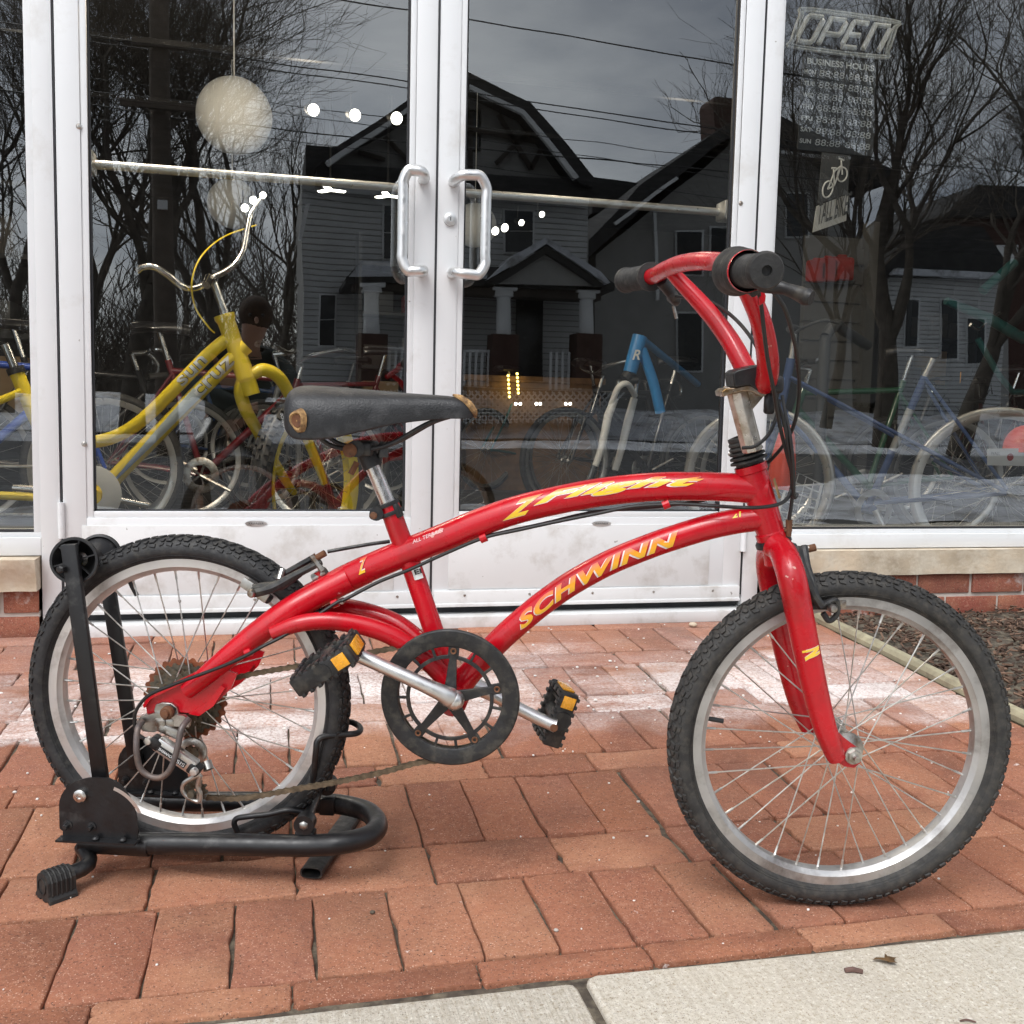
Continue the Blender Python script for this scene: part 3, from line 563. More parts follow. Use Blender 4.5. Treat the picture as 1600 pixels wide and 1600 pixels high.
mb = MB(); c = at(703, 343, YF); mb.lathe([(.0, -.012), (.009, -.012), (.0105, -.010), (.0185, -.008), (.0195, 0)], (c[0], YF, c[2]), (0, 1, 0), 24); lk = mb.build('lock_cylinder', M['alu'], rd)
mb = MB(); mb.aabb(c[0]-.0012, c[0]+.0012, YF-.0128, YF-.012, c[2]-.005, c[2]+.005); mb.build('keyhole', M['gasket'], lk)
mb = MB(); zz = at(95, 785, YF)[2]; mb.tube([(-.570, YF-.006, zz), (-.570, YF-.006, zz-.10)], .009, 12)
for q in (.03, .07): mb.lathe([(.0098, 0), (.0098, .002)], (-.570, YF-.006, zz-q), (0, 0, 1), 12)
mb.build('hinge', M['white'], SF); mb = MB(); zz = at(1163, 835, YF)[2]; mb.tube([(1.4955, YF-.006, zz+.03), (1.4955, YF-.006, zz-.055)], .010, 12); mb.build('hinge', M['white'], SF)
mb = MB(); p = at(95, 210, YF)
pan('mullion_seam', M['gasket'], (-.5705, -.5675, 2.9795, 3.0, .16, 2.36), bev=0); pan('mullion_seam', M['gasket'], (1.4945, 1.4975, 2.9795, 3.0, .16, 2.36), bev=0)
# sill and brick base, left and right
def rough_block(x0, x1, y0, y1, z0, z1, n, amp, seed, chips=()):
    bm = bmesh.new(); bmesh.ops.create_cube(bm, size=1); 
    for v in bm.verts: v.co = Vector((x0+(v.co.x+.5)*(x1-x0), y0+(v.co.y+.5)*(y1-y0), z0+(v.co.z+.5)*(z1-z0)))
    for k in range(1, n): bmesh.ops.bisect_plane(bm, geom=bm.verts[:]+bm.edges[:]+bm.faces[:], plane_co=(x0+(x1-x0)*k/n, 0, 0), plane_no=(1, 0, 0))
    for k in range(1, 6): bmesh.ops.bisect_plane(bm, geom=bm.verts[:]+bm.edges[:]+bm.faces[:], plane_co=(0, 0, z0+(z1-z0)*k/6), plane_no=(0, 0, 1))
    for k in (1, 2): bmesh.ops.bisect_plane(bm, geom=bm.verts[:]+bm.edges[:]+bm.faces[:], plane_co=(0, y0+.012*k, 0), plane_no=(0, 1, 0))
    for v in bm.verts:
        q = v.co.copy(); e = noise.noise(q*14+Vector((seed, 0, 0)))*amp+noise.noise(q*50)*amp*.4
        if q.y < y0+.03: v.co.y += max(e, -.004); v.co.z += noise.noise(q*9+Vector((0, seed, 0)))*amp*.5*(1 if q.z < z0+.02 else .2)
        for cx, cz, r, dep in chips:
            dd = math.hypot(q.x-cx, (q.z-cz)*1.2)
            if dd < r and q.y < y0+.03: v.co.y += dep*(1-dd/r)
    bm.verts.index_update(); mb = MB(); mb.add([tuple(v.co) for v in bm.verts], [[v.index for v in f.verts] for f in bm.faces]); bm.free(); return mb
rough_block(XR1+.004, 4.3, 2.945, 3.12, .222, ZB-.003, 140, .004, 3).build('stone_sill', M['stone'], SF, smooth=50)
rough_block(-2.4, XL0-.004, 2.915, 3.12, .215, ZB-.003, 90, .006, 8, chips=[(-.68, .225, .09, .035), (-.95, .24, .1, .03), (-1.3, .22, .1, .03)]).build('stone_sill', M['stone'], SF, smooth=50)
for side, xa, xb in ((0, -2.4, XL0-.006), (1, XR1+.006, 4.3)):
    mb = MB(); mbm = MB(); rb = random.Random(21+side); h = .066; zc = .222
    for r in range(4):
        z1 = zc-r*(h+.012)-.004; z0 = z1-h; x = xa-(.1 if r % 2 else 0)-(.05 if side else .0)
        while x < xb:
            w = rb.uniform(.195, .205); x0, x1 = max(x, xa), min(x+w, xb)
            if x1-x0 > .015:
                q = rb.uniform(-.002, .002); mb.aabb(x0, x1, 2.962+q, 3.05, z0+rb.uniform(-.001, .001), z1+rb.uniform(-.001, .001), bev=.003)
            x += w+.011
    base = MB(); base.aabb(xa, xb, 2.9685, 3.11, -.05, .2215); bw = base.build('brick_base', M['mortar'], SF, smooth=0)
    mb.build('bricks', M['wbrick'], bw)
# ---- shop interior
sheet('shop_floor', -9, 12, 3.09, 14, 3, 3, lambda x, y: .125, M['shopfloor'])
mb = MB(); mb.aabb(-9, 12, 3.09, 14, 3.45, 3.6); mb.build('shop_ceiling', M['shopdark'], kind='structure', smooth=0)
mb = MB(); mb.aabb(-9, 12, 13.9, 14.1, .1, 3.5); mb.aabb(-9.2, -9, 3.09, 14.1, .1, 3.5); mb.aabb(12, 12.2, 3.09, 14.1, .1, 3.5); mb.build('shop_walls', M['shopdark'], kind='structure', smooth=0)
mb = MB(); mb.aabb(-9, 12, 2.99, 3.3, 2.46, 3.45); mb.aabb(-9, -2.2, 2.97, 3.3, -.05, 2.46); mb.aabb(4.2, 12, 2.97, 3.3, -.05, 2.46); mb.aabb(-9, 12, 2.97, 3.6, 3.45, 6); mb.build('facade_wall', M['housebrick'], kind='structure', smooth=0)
# ================================================================== RED BICYCLE
BK = Fr([-.1262, 1.6092, .2748], -.3273, -.041); FK = Fr([.8162, 1.2892, .2551], -.2026, -.041); RK = Fr([-.1262, 1.6092, .2748], -.2914, -.041)
BIKE = thing('red_bicycle', 'red bicycle with arched frame tubes and black saddle, rear wheel in a black stand', 'bicycle', (.35, 1.45, 0))
def wheel(parent, fr, rimmat, tyremat, seed, hubw=.052, nsp=36, Rt=.2545, lugs=58, valve=2.0, drive=False):
    rr = random.Random(seed); o, ax = fr.o, fr.n2
    P = lambda th, n, r: fr.o+fr.n2*n+r*(math.cos(th)*fr.e1+math.sin(th)*fr.up)
    wb = MB(); wb.lathe([(.0075, -.056), (.0075, .056)], o, ax, 12); 
    wb.lathe([(.010, -hubw+.008), (.0245, -hubw+.012), (.0245, -hubw+.016), (.015, -hubw+.020), (.0125, 0), (.015, hubw-.026), (.0245, hubw-.022), (.0245, hubw-.018), (.010, hubw-.012)], o, ax, 28)
    wh = wb.build('wheel', M['steel'], parent, label='front wheel' if not drive else 'rear wheel held in the stand'); wh.name = 'wheel'
    tb = MB(); rc, sr, hw = .2345, .0185, .0235
    prof = [(rc+sr*math.sin(a), hw*math.cos(a)) for a in np.linspace(R_(-52), R_(232), 30)]
    tb.lathe(prof, o, ax, 160)
    def S(th, ph, h=0): return P(th, (hw+h)*math.cos(ph), rc+(sr+h)*math.sin(ph))
    def block(cor, h):   # cor: (theta, phi) corners
        c = np.mean(cor, axis=0); top = [c+(np.array(q)-c)*.80 for q in cor]; n = len(cor)
        tb.add([S(*q, h=-.0012) for q in cor]+[S(*q, h=h) for q in top], [[n+i for i in range(n)]]+[[i, (i+1) % n, n+(i+1) % n, n+i] for i in range(n)])
    pt = 2*math.pi/lugs; D = R_
    for i in range(lugs):
        t = i*pt; j = rr.uniform(-.02, .02)*pt
        for s in (1, -1):
            f = lambda d_: D(90+s*d_)
            sh = .0 if s > 0 else pt*.5
            h = .0028
            h = .0030; block([(t+sh+.04*pt, f(1.5)), (t+sh+.44*pt, f(1.5)), (t+sh+.74*pt, f(25)), (t+sh+.34*pt, f(25))], h)
            block([(t+sh+.54*pt, f(2)), (t+sh+.92*pt, f(2)), (t+sh+.86*pt, f(17)), (t+sh+.74*pt, f(17))], h*.9)
            block([(t+sh+.42*pt, f(29)), (t+sh+.82*pt, f(29)), (t+sh+.92*pt, f(47)), (t+sh+.60*pt, f(50))], h)
            block([(t+sh+.94*pt, f(30)), (t+sh+1.32*pt, f(30)), (t+sh+1.18*pt, f(46)), (t+sh+1.02*pt, f(47))], h*.9)
            block([(t+sh+.46*pt, f(54)), (t+sh+.90*pt, f(51)), (t+sh+.88*pt, f(64)), (t+sh+.50*pt, f(72))], h*.8); block([(t+sh+.98*pt, f(52)), (t+sh+1.36*pt, f(56)), (t+sh+1.30*pt, f(66)), (t+sh+1.04*pt, f(62))], h*.6)
    for r0 in (.2262, .2235):     # moulding lines on the sidewall
        for s in (1, -1):
            ph = math.asin(max(-1, min(1, (r0-rc)/sr))); n_ = hw*math.cos(ph)*s
            tb.lathe([(r0-.0007, n_*.99), (r0, n_+s*.0009), (r0+.0007, n_*.99)], o, ax, 120)
    ty = tb.build('tyre', tyremat, wh, smooth=32)
    rb_ = MB(); rb_.lathe([(.2225, .0135), (.2205, .0145), (.2075, .0140), (.2055, .0118), (.2005, .0085), (.1990, 0), (.2005, -.0085), (.2055, -.0118), (.2075, -.0140), (.2205, -.0145), (.2225, -.0135), (.214, -.011), (.214, .011), (.2225, .0135)], o, ax, 160)
    rb_.build('rim', rimmat, wh, smooth=28)
    for i in range(nsp):
        th = 2*math.pi*(i+.5)/nsp; s = 1 if i % 2 else -1; dr = 1 if (i//2) % 2 else -1
        a = P(th+dr*R_(66)+rr.uniform(-.03, .03), s*(hubw-.020)+rr.uniform(-1, 1)*.001, .0215); b = P(th, s*.002, .1995); sp = MB(); q = a+(b-a)*.93
        sp.tube([a, a+(b-a)*.5, q], .00105, 6); sp.tube([q, q+(b-q)*.9, b], [.0018, .0018, .0026], 7); sp.build('spoke', M['spoke'], wh)
    vb = MB(); a, b = P(valve, 0, .2), P(valve, 0, .176); vb.tube([a, a+(b-a)*.3, b], [.0032, .0038, .0036], 8); vb.build('valve', M['black'], wh)
    if drive is False:
        for flip in (1, -1):
            nb = MB(); ax_n = ax*flip; nb.lathe([(0, .0775), (.0045, .077), (.0048, .062)], o, ax_n, 12); nb.lathe([(.0, .0668), (.0098, .067), (.0104, .063), (.0098, .061)], o, ax_n, 6); nb.lathe([(.0, .0625), (.0125, .0618), (.0130, .059)], o, ax_n, 20); nb.build('axle_nut', M['steel'], wh)
    return wh
fw = wheel(BIKE, FK, M['rimf'], M['tyred'], 1, valve=R_(171))
rwh = wheel(BIKE, RK, M['rimr'], M['tyre'], 2, hubw=.056, valve=R_(117), drive=True)

# ---- frame
def bp(pts, off=0, n=8, fr=BK): return spl([fr(u, v, off if np.isscalar(off) else 0) if len(q_) == 2 else fr(q_[0], q_[1], q_[2]) for q_ in pts for u, v in [q_[:2]]], n)
fm = MB()
top_path = bp([(1196, 767), (1150, 762), (1090, 760), (1020, 761), (940, 769), (860, 784), (800, 799), (740, 820), (700, 837), (620, 869), (560, 895), (520, 915)])
fm.tube(top_path, .0210, 26)
fm.tube(bp([(572, 890), (540, 905), (512, 920)]), .0216, 26)
def stay(s):       # the main tube carries on as a bent stay on either side of the wheel
    k = s*.05
    offs_ = [.006*s, .018*s, .034*s, .048*s, .058*s, .062*s, .062*s]
    px = [(545, 904), (498, 928), (452, 954), (407, 986), (364, 1020), (325, 1053), (292, 1080)]
    if s > 0: P = [BK(u, v, o_) for (u, v), o_ in zip(px, offs_)]
    else: P = [BK.p(*(lambda L_: (L_[0], -L_[1], L_[2]))(BK.loc(BK(u, v, -o_)))) for (u, v), o_ in zip(px, offs_)]
    P = spl(P, 6); fm.tube(P, [.0205, .0205, .0200, .0190, .0180, .0165, .0145, .0125], 20); return P
near_stay = stay(1); far_stay = stay(-1)
low_path = bp([(1200, 809), (1160, 813), (1110, 823), (1050, 841), (1000, 859), (950, 880), (900, 907), (865, 930), (830, 957), (780, 1001), (740, 1045), (712, 1080)])
fm.tube(low_path, .0185, 24)
seat_path = bp([(607, 786), (622, 830), (640, 876), (662, 940), (686, 1010), (710, 1080)]); fm.tube(seat_path, .0155, 20)
for s in (1, -1):  # twin arcs from the bottom bracket up to the stays
    if s > 0: px = [(700, 1064, .016), (672, 1036, .020), (640, 1011, .026), (605, 990, .032), (560, 976, .038), (510, 970, .046), (465, 975, .054), (425, 990, .060)]; P = [BK(*q) for q in px]
    else: px = [(700, 1064, .016), (672, 1036, .020), (640, 1011, .026), (605, 990, .032), (560, 976, .038), (510, 970, .046), (465, 975, .054), (425, 990, .060)]; P = [BK.p(*(lambda L_: (L_[0], -L_[1], L_[2]))(BK.loc(BK(*q)))) for q in px]
    fm.tube(spl(P, 6), [.0155, .0150, .0148, .0145, .014, .013, .011], 16)
bb = BK(712, 1087); fm.lathe([(.0, -.037), (.019, -.037), (.0215, -.034), (.0215, .034), (.019, .037), (0, .037)], bb, BK.n2, 28)
hx = nrm(BK(1207, 842)-BK(1172, 724)); ht0, ht1 = BK(1172, 726), BK(1207, 842)
fm.tube([ht0, ht0+hx*.010, ht0+hx*.012, ht1-hx*.012, ht1-hx*.010, ht1], [.0235, .0235, .0215, .0205, .0225, .0225], 28)
# dropout plates with folded flanges
def plate(px, off0, th, fr=BK, mirror=False):
    P = [fr(u, v, off0) for u, v in px]
    if mirror: P = [fr.p(*(lambda L_: (L_[0], -L_[1]-0, L_[2]))(fr.loc(p))) for p in P]; th = -th
    n = len(P); return [p for p in P]+[p+fr.n2*th for p in P], [list(range(n))[::-1], [n+i for i in range(n)]]+[[i, (i+1) % n, n+(i+1) % n, n+i] for i in range(n)]
for mir in (False, True):
    fm.add(*plate([(229, 1098), (240, 1083), (312, 1055), (345, 1042), (372, 1052), (362, 1075), (337, 1100), (318, 1113), (300, 1113), (262, 1110), (232, 1114)], .058, .004, mirror=mir))
    fm.add(*plate([(231, 1096), (240, 1082), (310, 1047), (314, 1052), (243, 1087), (233, 1101)], .052, .017, mirror=mir))
    fm.add(*plate([(318, 1113), (302, 1110), (330, 1092), (352, 1066), (358, 1070), (340, 1098)], .052, .017, mirror=mir))
fr_ob = fm.build('frame', M['red'], BIKE, smooth=40)
# cable guides on the frame, brake bosses
for (u, v, off) in [(1040, 787, .004), (757, 839, .004), (527, 940, .02), (393, 1016, .058)]:
    gd = MB(); p = BK(u, v, off); a = nrm(BK(u+10, v-4, off)-p); gd.tube([p-a*.005+BK.n2*.012, p+a*.005+BK.n2*.012], .0062, 10); gd.build('cable_guide', M['red'], fr_ob)
gd = MB(); gd.tube([BK(505, 905, .0), BK(498, 892, .0)], .0085, 12); gd.build('brake_boss', M['red'], fr_ob)
mb = MB(); mb.lathe([(0, .0115), (.0035, .011), (.0045, .008), (.0045, 0)], BK(536, 938, .022), BK.n2, 12); mb.build('bolt', M['steel'], fr_ob)
# ---- lettering
def grad(c0, c1, c2):
    def f(t): return tuple(np.array(c0)*(1-t/.5)+np.array(c1)*t/.5) if t < .5 else tuple(np.array(c1)*(2-2*t)+np.array(c2)*(2*t-1))
    return f
YO = grad((.95, .55, .02), (.92, .36, .02), (.85, .10, .05)); WH = lambda t: (.80, .70, .68)
def path_between(pts): return bp(pts, 0, 10)
sw_path = path_between([(803, 980), (830, 957), (865, 930), (900, 907), (950, 880), (1000, 859), (1050, 841), (1072, 834)])
def plen(P): return sum(np.linalg.norm(b-a) for a, b in zip(P, P[1:]))
Ls = plen(sw_path); lb = MB()
for (s0, cf, of, lf_, dx, dp) in ((0, WH, .055, .0004, -.0014, -.02), (0, YO, .040, .0009, .0004, .01)):
    wrap_text(lb, 'SCHWINN', sw_path, .0185, BK.n2, Ls*.035, Ls*.93, .0205, .05, .38, of, lf_, cf, dx, dp, 1.12)
zf_path = path_between([(785, 803), (830, 791), (880, 779), (940, 769), (1000, 762), (1060, 760), (1110, 760)])
lb.build('lettering', M['attr'], fr_ob, smooth=60); Lz = plen(zf_path); YO2 = grad((.95, .66, .04), (.95, .50, .02), (.88, .16, .04))
lb = MB()
for (cf, of, lf_, dx, dp) in ((WH, .060, .0004, -.0012, -.04), (YO2, .042, .0009, .0004, 0)):
    wrap_text(lb, 'Z', zf_path, .0210, BK.n2, Lz*.0, Lz*.22, .0245, .22, .9, of, lf_, cf, dx, dp)
    wrap_text(lb, 'Flight', zf_path, .0210, BK.n2, Lz*.165, Lz*.80, .0200, .38, .55, of, lf_, cf, dx, dp, 1.1)
lb.build('lettering', M['attr'], fr_ob, smooth=60); lb = MB()
stk = path_between([(650, 857), (700, 837), (740, 820)]); wrap_text(lb, 'ALL TERRAIN', stk, .0210, BK.n2, .003, .05, .006, .62, .2, 0, .0006, lambda t: (.75, .55, .55))
for cf_, lf_, of_ in ((WH, .0012, .05), (YO, .0017, .02)): wrap_text(lb, 'Z', path_between([(562, 894), (600, 878)]), .0214, BK.n2, .004, .020, .022, .45, .8, of_, lf_, cf_)
wrap_text(lb, '21', path_between([(1140, 818), (1170, 812)]), .0185, BK.n2, .004, .014, .009, .75, .2, .04, .0008, lambda t: (.85, .70, .08))
lb.build('lettering', M['attr'], fr_ob, smooth=60)
# registration sticker on the seat tube, serial tag, head badge
mb = MB(); c = BK(652, 893); t_ = nrm(BK(662, 930)-BK(645, 880)); sd = nrm(np.cross(BK.n2, t_)); 
def wrap_patch(mb, c, ax, r, a0, a1, h, lift=.0007, col=None, n=8):
    ax = nrm(ax); sd = nrm(np.cross(BK.n2, ax)); nn = nrm(np.cross(ax, sd)); nn = nn if nn@BK.n2 > 0 else -nn
    V = [c+ax*z+(r+lift)*(math.cos(a)*nn+math.sin(a)*sd) for z in (-h/2, h/2) for a in np.linspace(a0, a1, n)]
    mb.add(V, [[i, i+1, n+i+1, n+i] for i in range(n-1)], col)
wrap_patch(mb, BK(653, 893), BK(662, 930)-BK(645, 880), .0155, R_(-38), R_(32), .019); mb.build('sticker', M['whitep'], fr_ob)
mb = MB(); c = BK(653, 893, .0165); ax_ = nrm(BK(645, 880)-BK(662, 930)); flat_text(mb, 'EI', c, nrm(np.cross(ax_, BK.n2))*1, ax_, BK.n2, .0075, .011, center=True, offset=.03, lift=.0004); mb.build('sticker_text', M['bpaint'], fr_ob, smooth=0)
mb = MB(); wrap_patch(mb, BK(1191, 768), hx, .0215, R_(-88), R_(-50) , .030, .0012); wrap_patch(mb, BK(1191, 768), hx, .0215, R_(50), R_(95), .030, .0012); mb.build('head_badge', M['foam'], fr_ob)
# headset rings and cable-tidy boot
mb = MB(); mb.tube([ht1-hx*.001, ht1+hx*.003, ht1+hx*.008, ht1+hx*.010], [.0235, .0262, .0262, .0235], 28); mb.build('headset', M['black'], BIKE)
mb = MB(); q0 = ht0-hx*.001
prof = []
for i in range(6):
    z = -.003-i*.0066; prof += [(.0200, z), (.0268-.0012*i, z-.0016), (.0268-.0012*i, z-.0042), (.0205, z-.0060)]
mb.lathe([(.020, 0)]+prof+[(.014, prof[-1][1]-.001)], q0, hx, 26); mb.build('rubber_boot', M['rubber'], BIKE, smooth=25)
# ---- fork
fk = MB()
cr0 = BK(1207, 848, 0)
for s in (1, -1):
    px = [(1222, 862, .016), (1232, 885, .045), (1240, 915, .058), (1248, 955, .060), (1259, 1010, .060), (1272, 1070, .060), (1287, 1130, .060), (1302, 1172, .060), (1308, 1186, .060)]
    P = [FK(*q) for q in px]
    if s < 0: P = [FK.p(*(lambda L_: (L_[0], -L_[1], L_[2]))(FK.loc(p))) for p in P]
    P = [FK(1208, 850, 0)]+P; P = spl(P, 7)
    fk.tube(P, [.0185, .0195, .0200, .0200, .0195, .0190, .0180, .0165, .0145, .0125], 22, hint=FK.n2)
    pl_ = [(1299, 1132), (1316, 1150), (1337, 1166), (1345, 1178), (1343, 1190), (1333, 1198), (1318, 1196), (1305, 1188)]
    fk.add(*plate(pl_, .0545, .0042, FK, mirror=(s < 0)))
fk.tube([ht1+hx*.009, ht1+hx*.035], [.0180, .0215], 24)
fko = fk.build('fork', M['red'], BIKE, smooth=45)
mb = MB(); zc = FK(1262, 1016, .0605)
for col, off_, ex in (((.80, .72, .70), .0004, .0012), ((.95, .62, .05), .0008, 0)):
    t_ = nrm(FK(1272, 1070, .06)-FK(1248, 955, .06)); rt = nrm(np.cross(t_, FK.n2)); rt = rt if rt@FK.e1 > 0 else -rt
    for (a0, b0), (a1, b1), wd in (((-.013, -.005), (.013, -.007), .003), ((.012, -.006), (-.011, .006), .005), ((-.011, .005), (.013, .001), .003)):
        n_ = 5
        for sgn in (1,):
            V = []
            for t in np.linspace(0, 1, n_):
                for w in (-.5, .5):
                    a = a0+(a1-a0)*t; b = b0+(b1-b0)*t+w*(wd+ex); r = .0192+off_; ph = a/r; V.append(FK(1262, 1016, .060)+t_*b+r*(math.cos(ph)*FK.n2+math.sin(ph)*rt))
            mb.add(V, [[2*i, 2*i+1, 2*i+3, 2*i+2] for i in range(n_-1)], col)
mb.build('lettering', M['attr'], fko, smooth=60)
# ---- stem, clamp, handlebar
SK = FK
mb = MB(); mb.tube([SK(1152, 612), SK(1163, 655), SK(1176, 705)], .0152, 8, hint=SK.n2); 
mb.tube([SK(1139, 612), SK(1141, 606)], .0105, 6)
gp = [(1146, 612), (1200, 612), (1166, 652)]
P = [SK(u, v, .004) for u, v in gp]; mb.add([p for p in P]+[p-SK.n2*.008 for p in P], [[0, 1, 2], [5, 4, 3], [0, 3, 4, 1], [1, 4, 5, 2], [2, 5, 3, 0]])
pl_ = [(1128, 612), (1134, 607), (1150, 606), (1168, 602), (1178, 604), (1186, 611), (1196, 613), (1201, 612), (1201, 617), (1190, 620), (1176, 612), (1160, 611), (1146, 615), (1130, 620)]
n_ = len(pl_); P = [SK(u, v, .022) for u, v in pl_]; mb.add(P+[p-SK.n2*.044 for p in P], [list(range(n_))[::-1], [n_+i for i in range(n_)]]+[[i, (i+1) % n_, n_+(i+1) % n_, n_+i] for i in range(n_)])
mb.build('stem', pbr('stem_worn', (.60, .56, .50), .28, .9, .1, 120, .2, 30, dirt=(.25, .15, .06), dscale=22, damt=.55), BIKE, bevel=.0012)
mb = MB(); P = [SK(u, v, .025) for u, v in [(1145, 583), (1152, 578), (1186, 570), (1194, 574), (1198, 606), (1184, 611), (1172, 602), (1158, 604), (1148, 606)]]; n_ = len(P)
mb.add(P+[p-SK.n2*.05 for p in P], [list(range(n_))[::-1], [n_+i for i in range(n_)]]+[[i, (i+1) % n_, n_+(i+1) % n_, n_+i] for i in range(n_)])
mb.box(SK(1213, 601, .028), (.020, .012, .024), [SK.e1, SK.n2, SK.up], bev=.005); mb.box(SK(1202, 630, .018), (.014, .012, .030), [SK.e1, SK.n2, SK.up], bev=.003)
mb.build('bar_clamp', M['black'], BIKE, bevel=.003)
hb = MB()
gN0, gN1 = SK(1150, 424, .19), SK(1196, 423, .305); gF0, gF1 = SK(1018, 432, -.19), SK(978, 438, -.30)
apex = SK(1092, 408, 0)
arc = spl([gF1+(gF1-gF0)*.0, gF0, SK(1040, 421, -.13), SK(1064, 412, -.06), apex, SK(1122, 409, .06), SK(1140, 414, .13), gN0, gN1], 8)
hb.tube(arc, .0125, 18)
base = SK(1190, 596, 0)
for s in (1, -1):
    if s > 0: P = [SK(1186, 603, .0), SK(1196, 598, .022), SK(1200, 575, .052), SK(1197, 540, .080), SK(1188, 500, .105), SK(1172, 462, .120), SK(1158, 438, .135), SK(1148, 425, .145)]
    else: P = [SK(1186, 603, .0), SK(1178, 596, -.022), SK(1163, 573, -.045), SK(1143, 536, -.070), SK(1115, 497, -.090), SK(1085, 463, -.105), SK(1064, 441, -.115), SK(1050, 426, -.12)]
    hb.tube(spl(P, 8), [.0148, .0150, .0150, .0145, .0135, .0125, .0115, .0105], 18)
hbo = hb.build('handlebar', M['red'], BIKE, smooth=50)
def ln(a, b, t): return a+(b-a)*t
gm = MB(); ax_ = gN1-gN0; Lg = np.linalg.norm(ax_); axn = ax_/Lg; z0 = Lg*.16
pr = [(.0, 0), (.0285, 0), (.0292, .003), (.0292, .010), (.0275, .016), (.0258, .020), (.0262, .040), (.0245, .044), (.0235, .046), (.0235, .050)]
gm.lathe([(r, z-.030) for r, z in pr], ln(gN0, gN1, .22), axn, 36); sh = gm.build('gear_shifter', M['rubber'], hbo, smooth=35)
gm = MB(); gm.lathe([(.0237, .0205), (.0240, .0215), (.0240, .0265), (.0237, .0275)], ln(gN0, gN1, .22), axn, 36); gm.build('indicator_ring', M['red'], sh)
mb = MB(); b_o = ln(gN0, gN1, .22)-axn*.022
for ch_, an in (('6', 82), ('5', 56)):
    up_ = nrm(np.array([0, 0, 1])-axn*axn[2]); sd = np.cross(axn, up_); sd = sd if sd@SK.e1 > 0 else -sd; dr = math.cos(R_(an))*sd+math.sin(R_(an))*up_; ex_ = nrm(np.cross(dr, axn)); ex_ = ex_ if ex_@SK.e1 > 0 else -ex_
    flat_text(mb, ch_, b_o+dr*.0278, ex_, nrm(axn*-1*0+dr*.25-axn*.97)*1., nrm(dr), .0055, center=True, lift=.0022, offset=.02)
mb.build('gear_numbers', M['text'], sh, smooth=0)
for side, a, b in ((1, gN0, gN1), (-1, gF0, gF1)):
    gm = MB(); axn2 = nrm(b-a); L2 = np.linalg.norm(b-a); st_ = a+axn2*(L2*.34 if side > 0 else .0); ln_ = L2*(.66 if side > 0 else 1.0)
    prof = [(.013, 0), (.0225 if side < 0 else .020, .001), (.0225 if side < 0 else .020, .006)]; k = 0
    z = .008
    while z < ln_-.010: prof += [(.0180, z), (.0192, z+.0010), (.0192, z+.0030), (.0180, z+.0040)]; z += .0050
    prof += [(.0200, ln_-.008), (.0208, ln_-.006), (.0212, ln_-.001), (.0200, ln_+.002), (.0195, ln_+.003), (.0185, ln_+.005), (.006, ln_+.006), (.0055, ln_+.001), (0, ln_+.001)]
    gm.lathe(prof, st_, axn2, 30); gm.build('grip', M['rubber'], hbo, smooth=30)
# brake levers
def lever(name, P, w, parent=hbo):
    mb = MB(); mb.tube(spl(P, 8), w, 12, flat=.6); return mb.build(name, M['blackg'], parent)
lv = MB(); lv.tube(spl([SK(1178, 440, .20), SK(1198, 446, .20), SK(1218, 449, .205), SK(1238, 455, .215), SK(1258, 463, .225), SK(1268, 466, .23)], 8), [.0080, .0095, .0085, .0072, .0085, .0105, .0085], 14); lv.tube([SK(1158, 428, .165), SK(1185, 452, .18)], [.014, .012], 12)
lv.build('brake_lever', M['blackg'], hbo)
lv = MB(); lv.tube(spl([SK(1034, 440, -.17), SK(1046, 455, -.18), SK(1056, 470, -.19), SK(1052, 470, -.26), SK(1048, 466, -.30)], 8), [.010, .009, .008, .006, .007], 12); lv.build('brake_lever', M['blackg'], hbo)
lv = MB(); lv.tube([SK(1052, 478, -.20), SK(1057, 498, -.20)], .0028, 8); lv.build('barrel_adjuster', M['steel'], hbo)
rf = MB(); P = [SK(u, v, .15) for u, v in [(1186, 452), (1193, 453), (1197, 462), (1196, 472), (1186, 478)]]; n_ = 5; rf.add(P+[p-SK.n2*.008 for p in P], [list(range(n_))[::-1], [n_+i for i in range(n_)]]+[[i, (i+1) % n_, n_+(i+1) % n_, n_+i] for i in range(n_)]); rf.build('cable_clip', M['red'], hbo, bevel=.001)
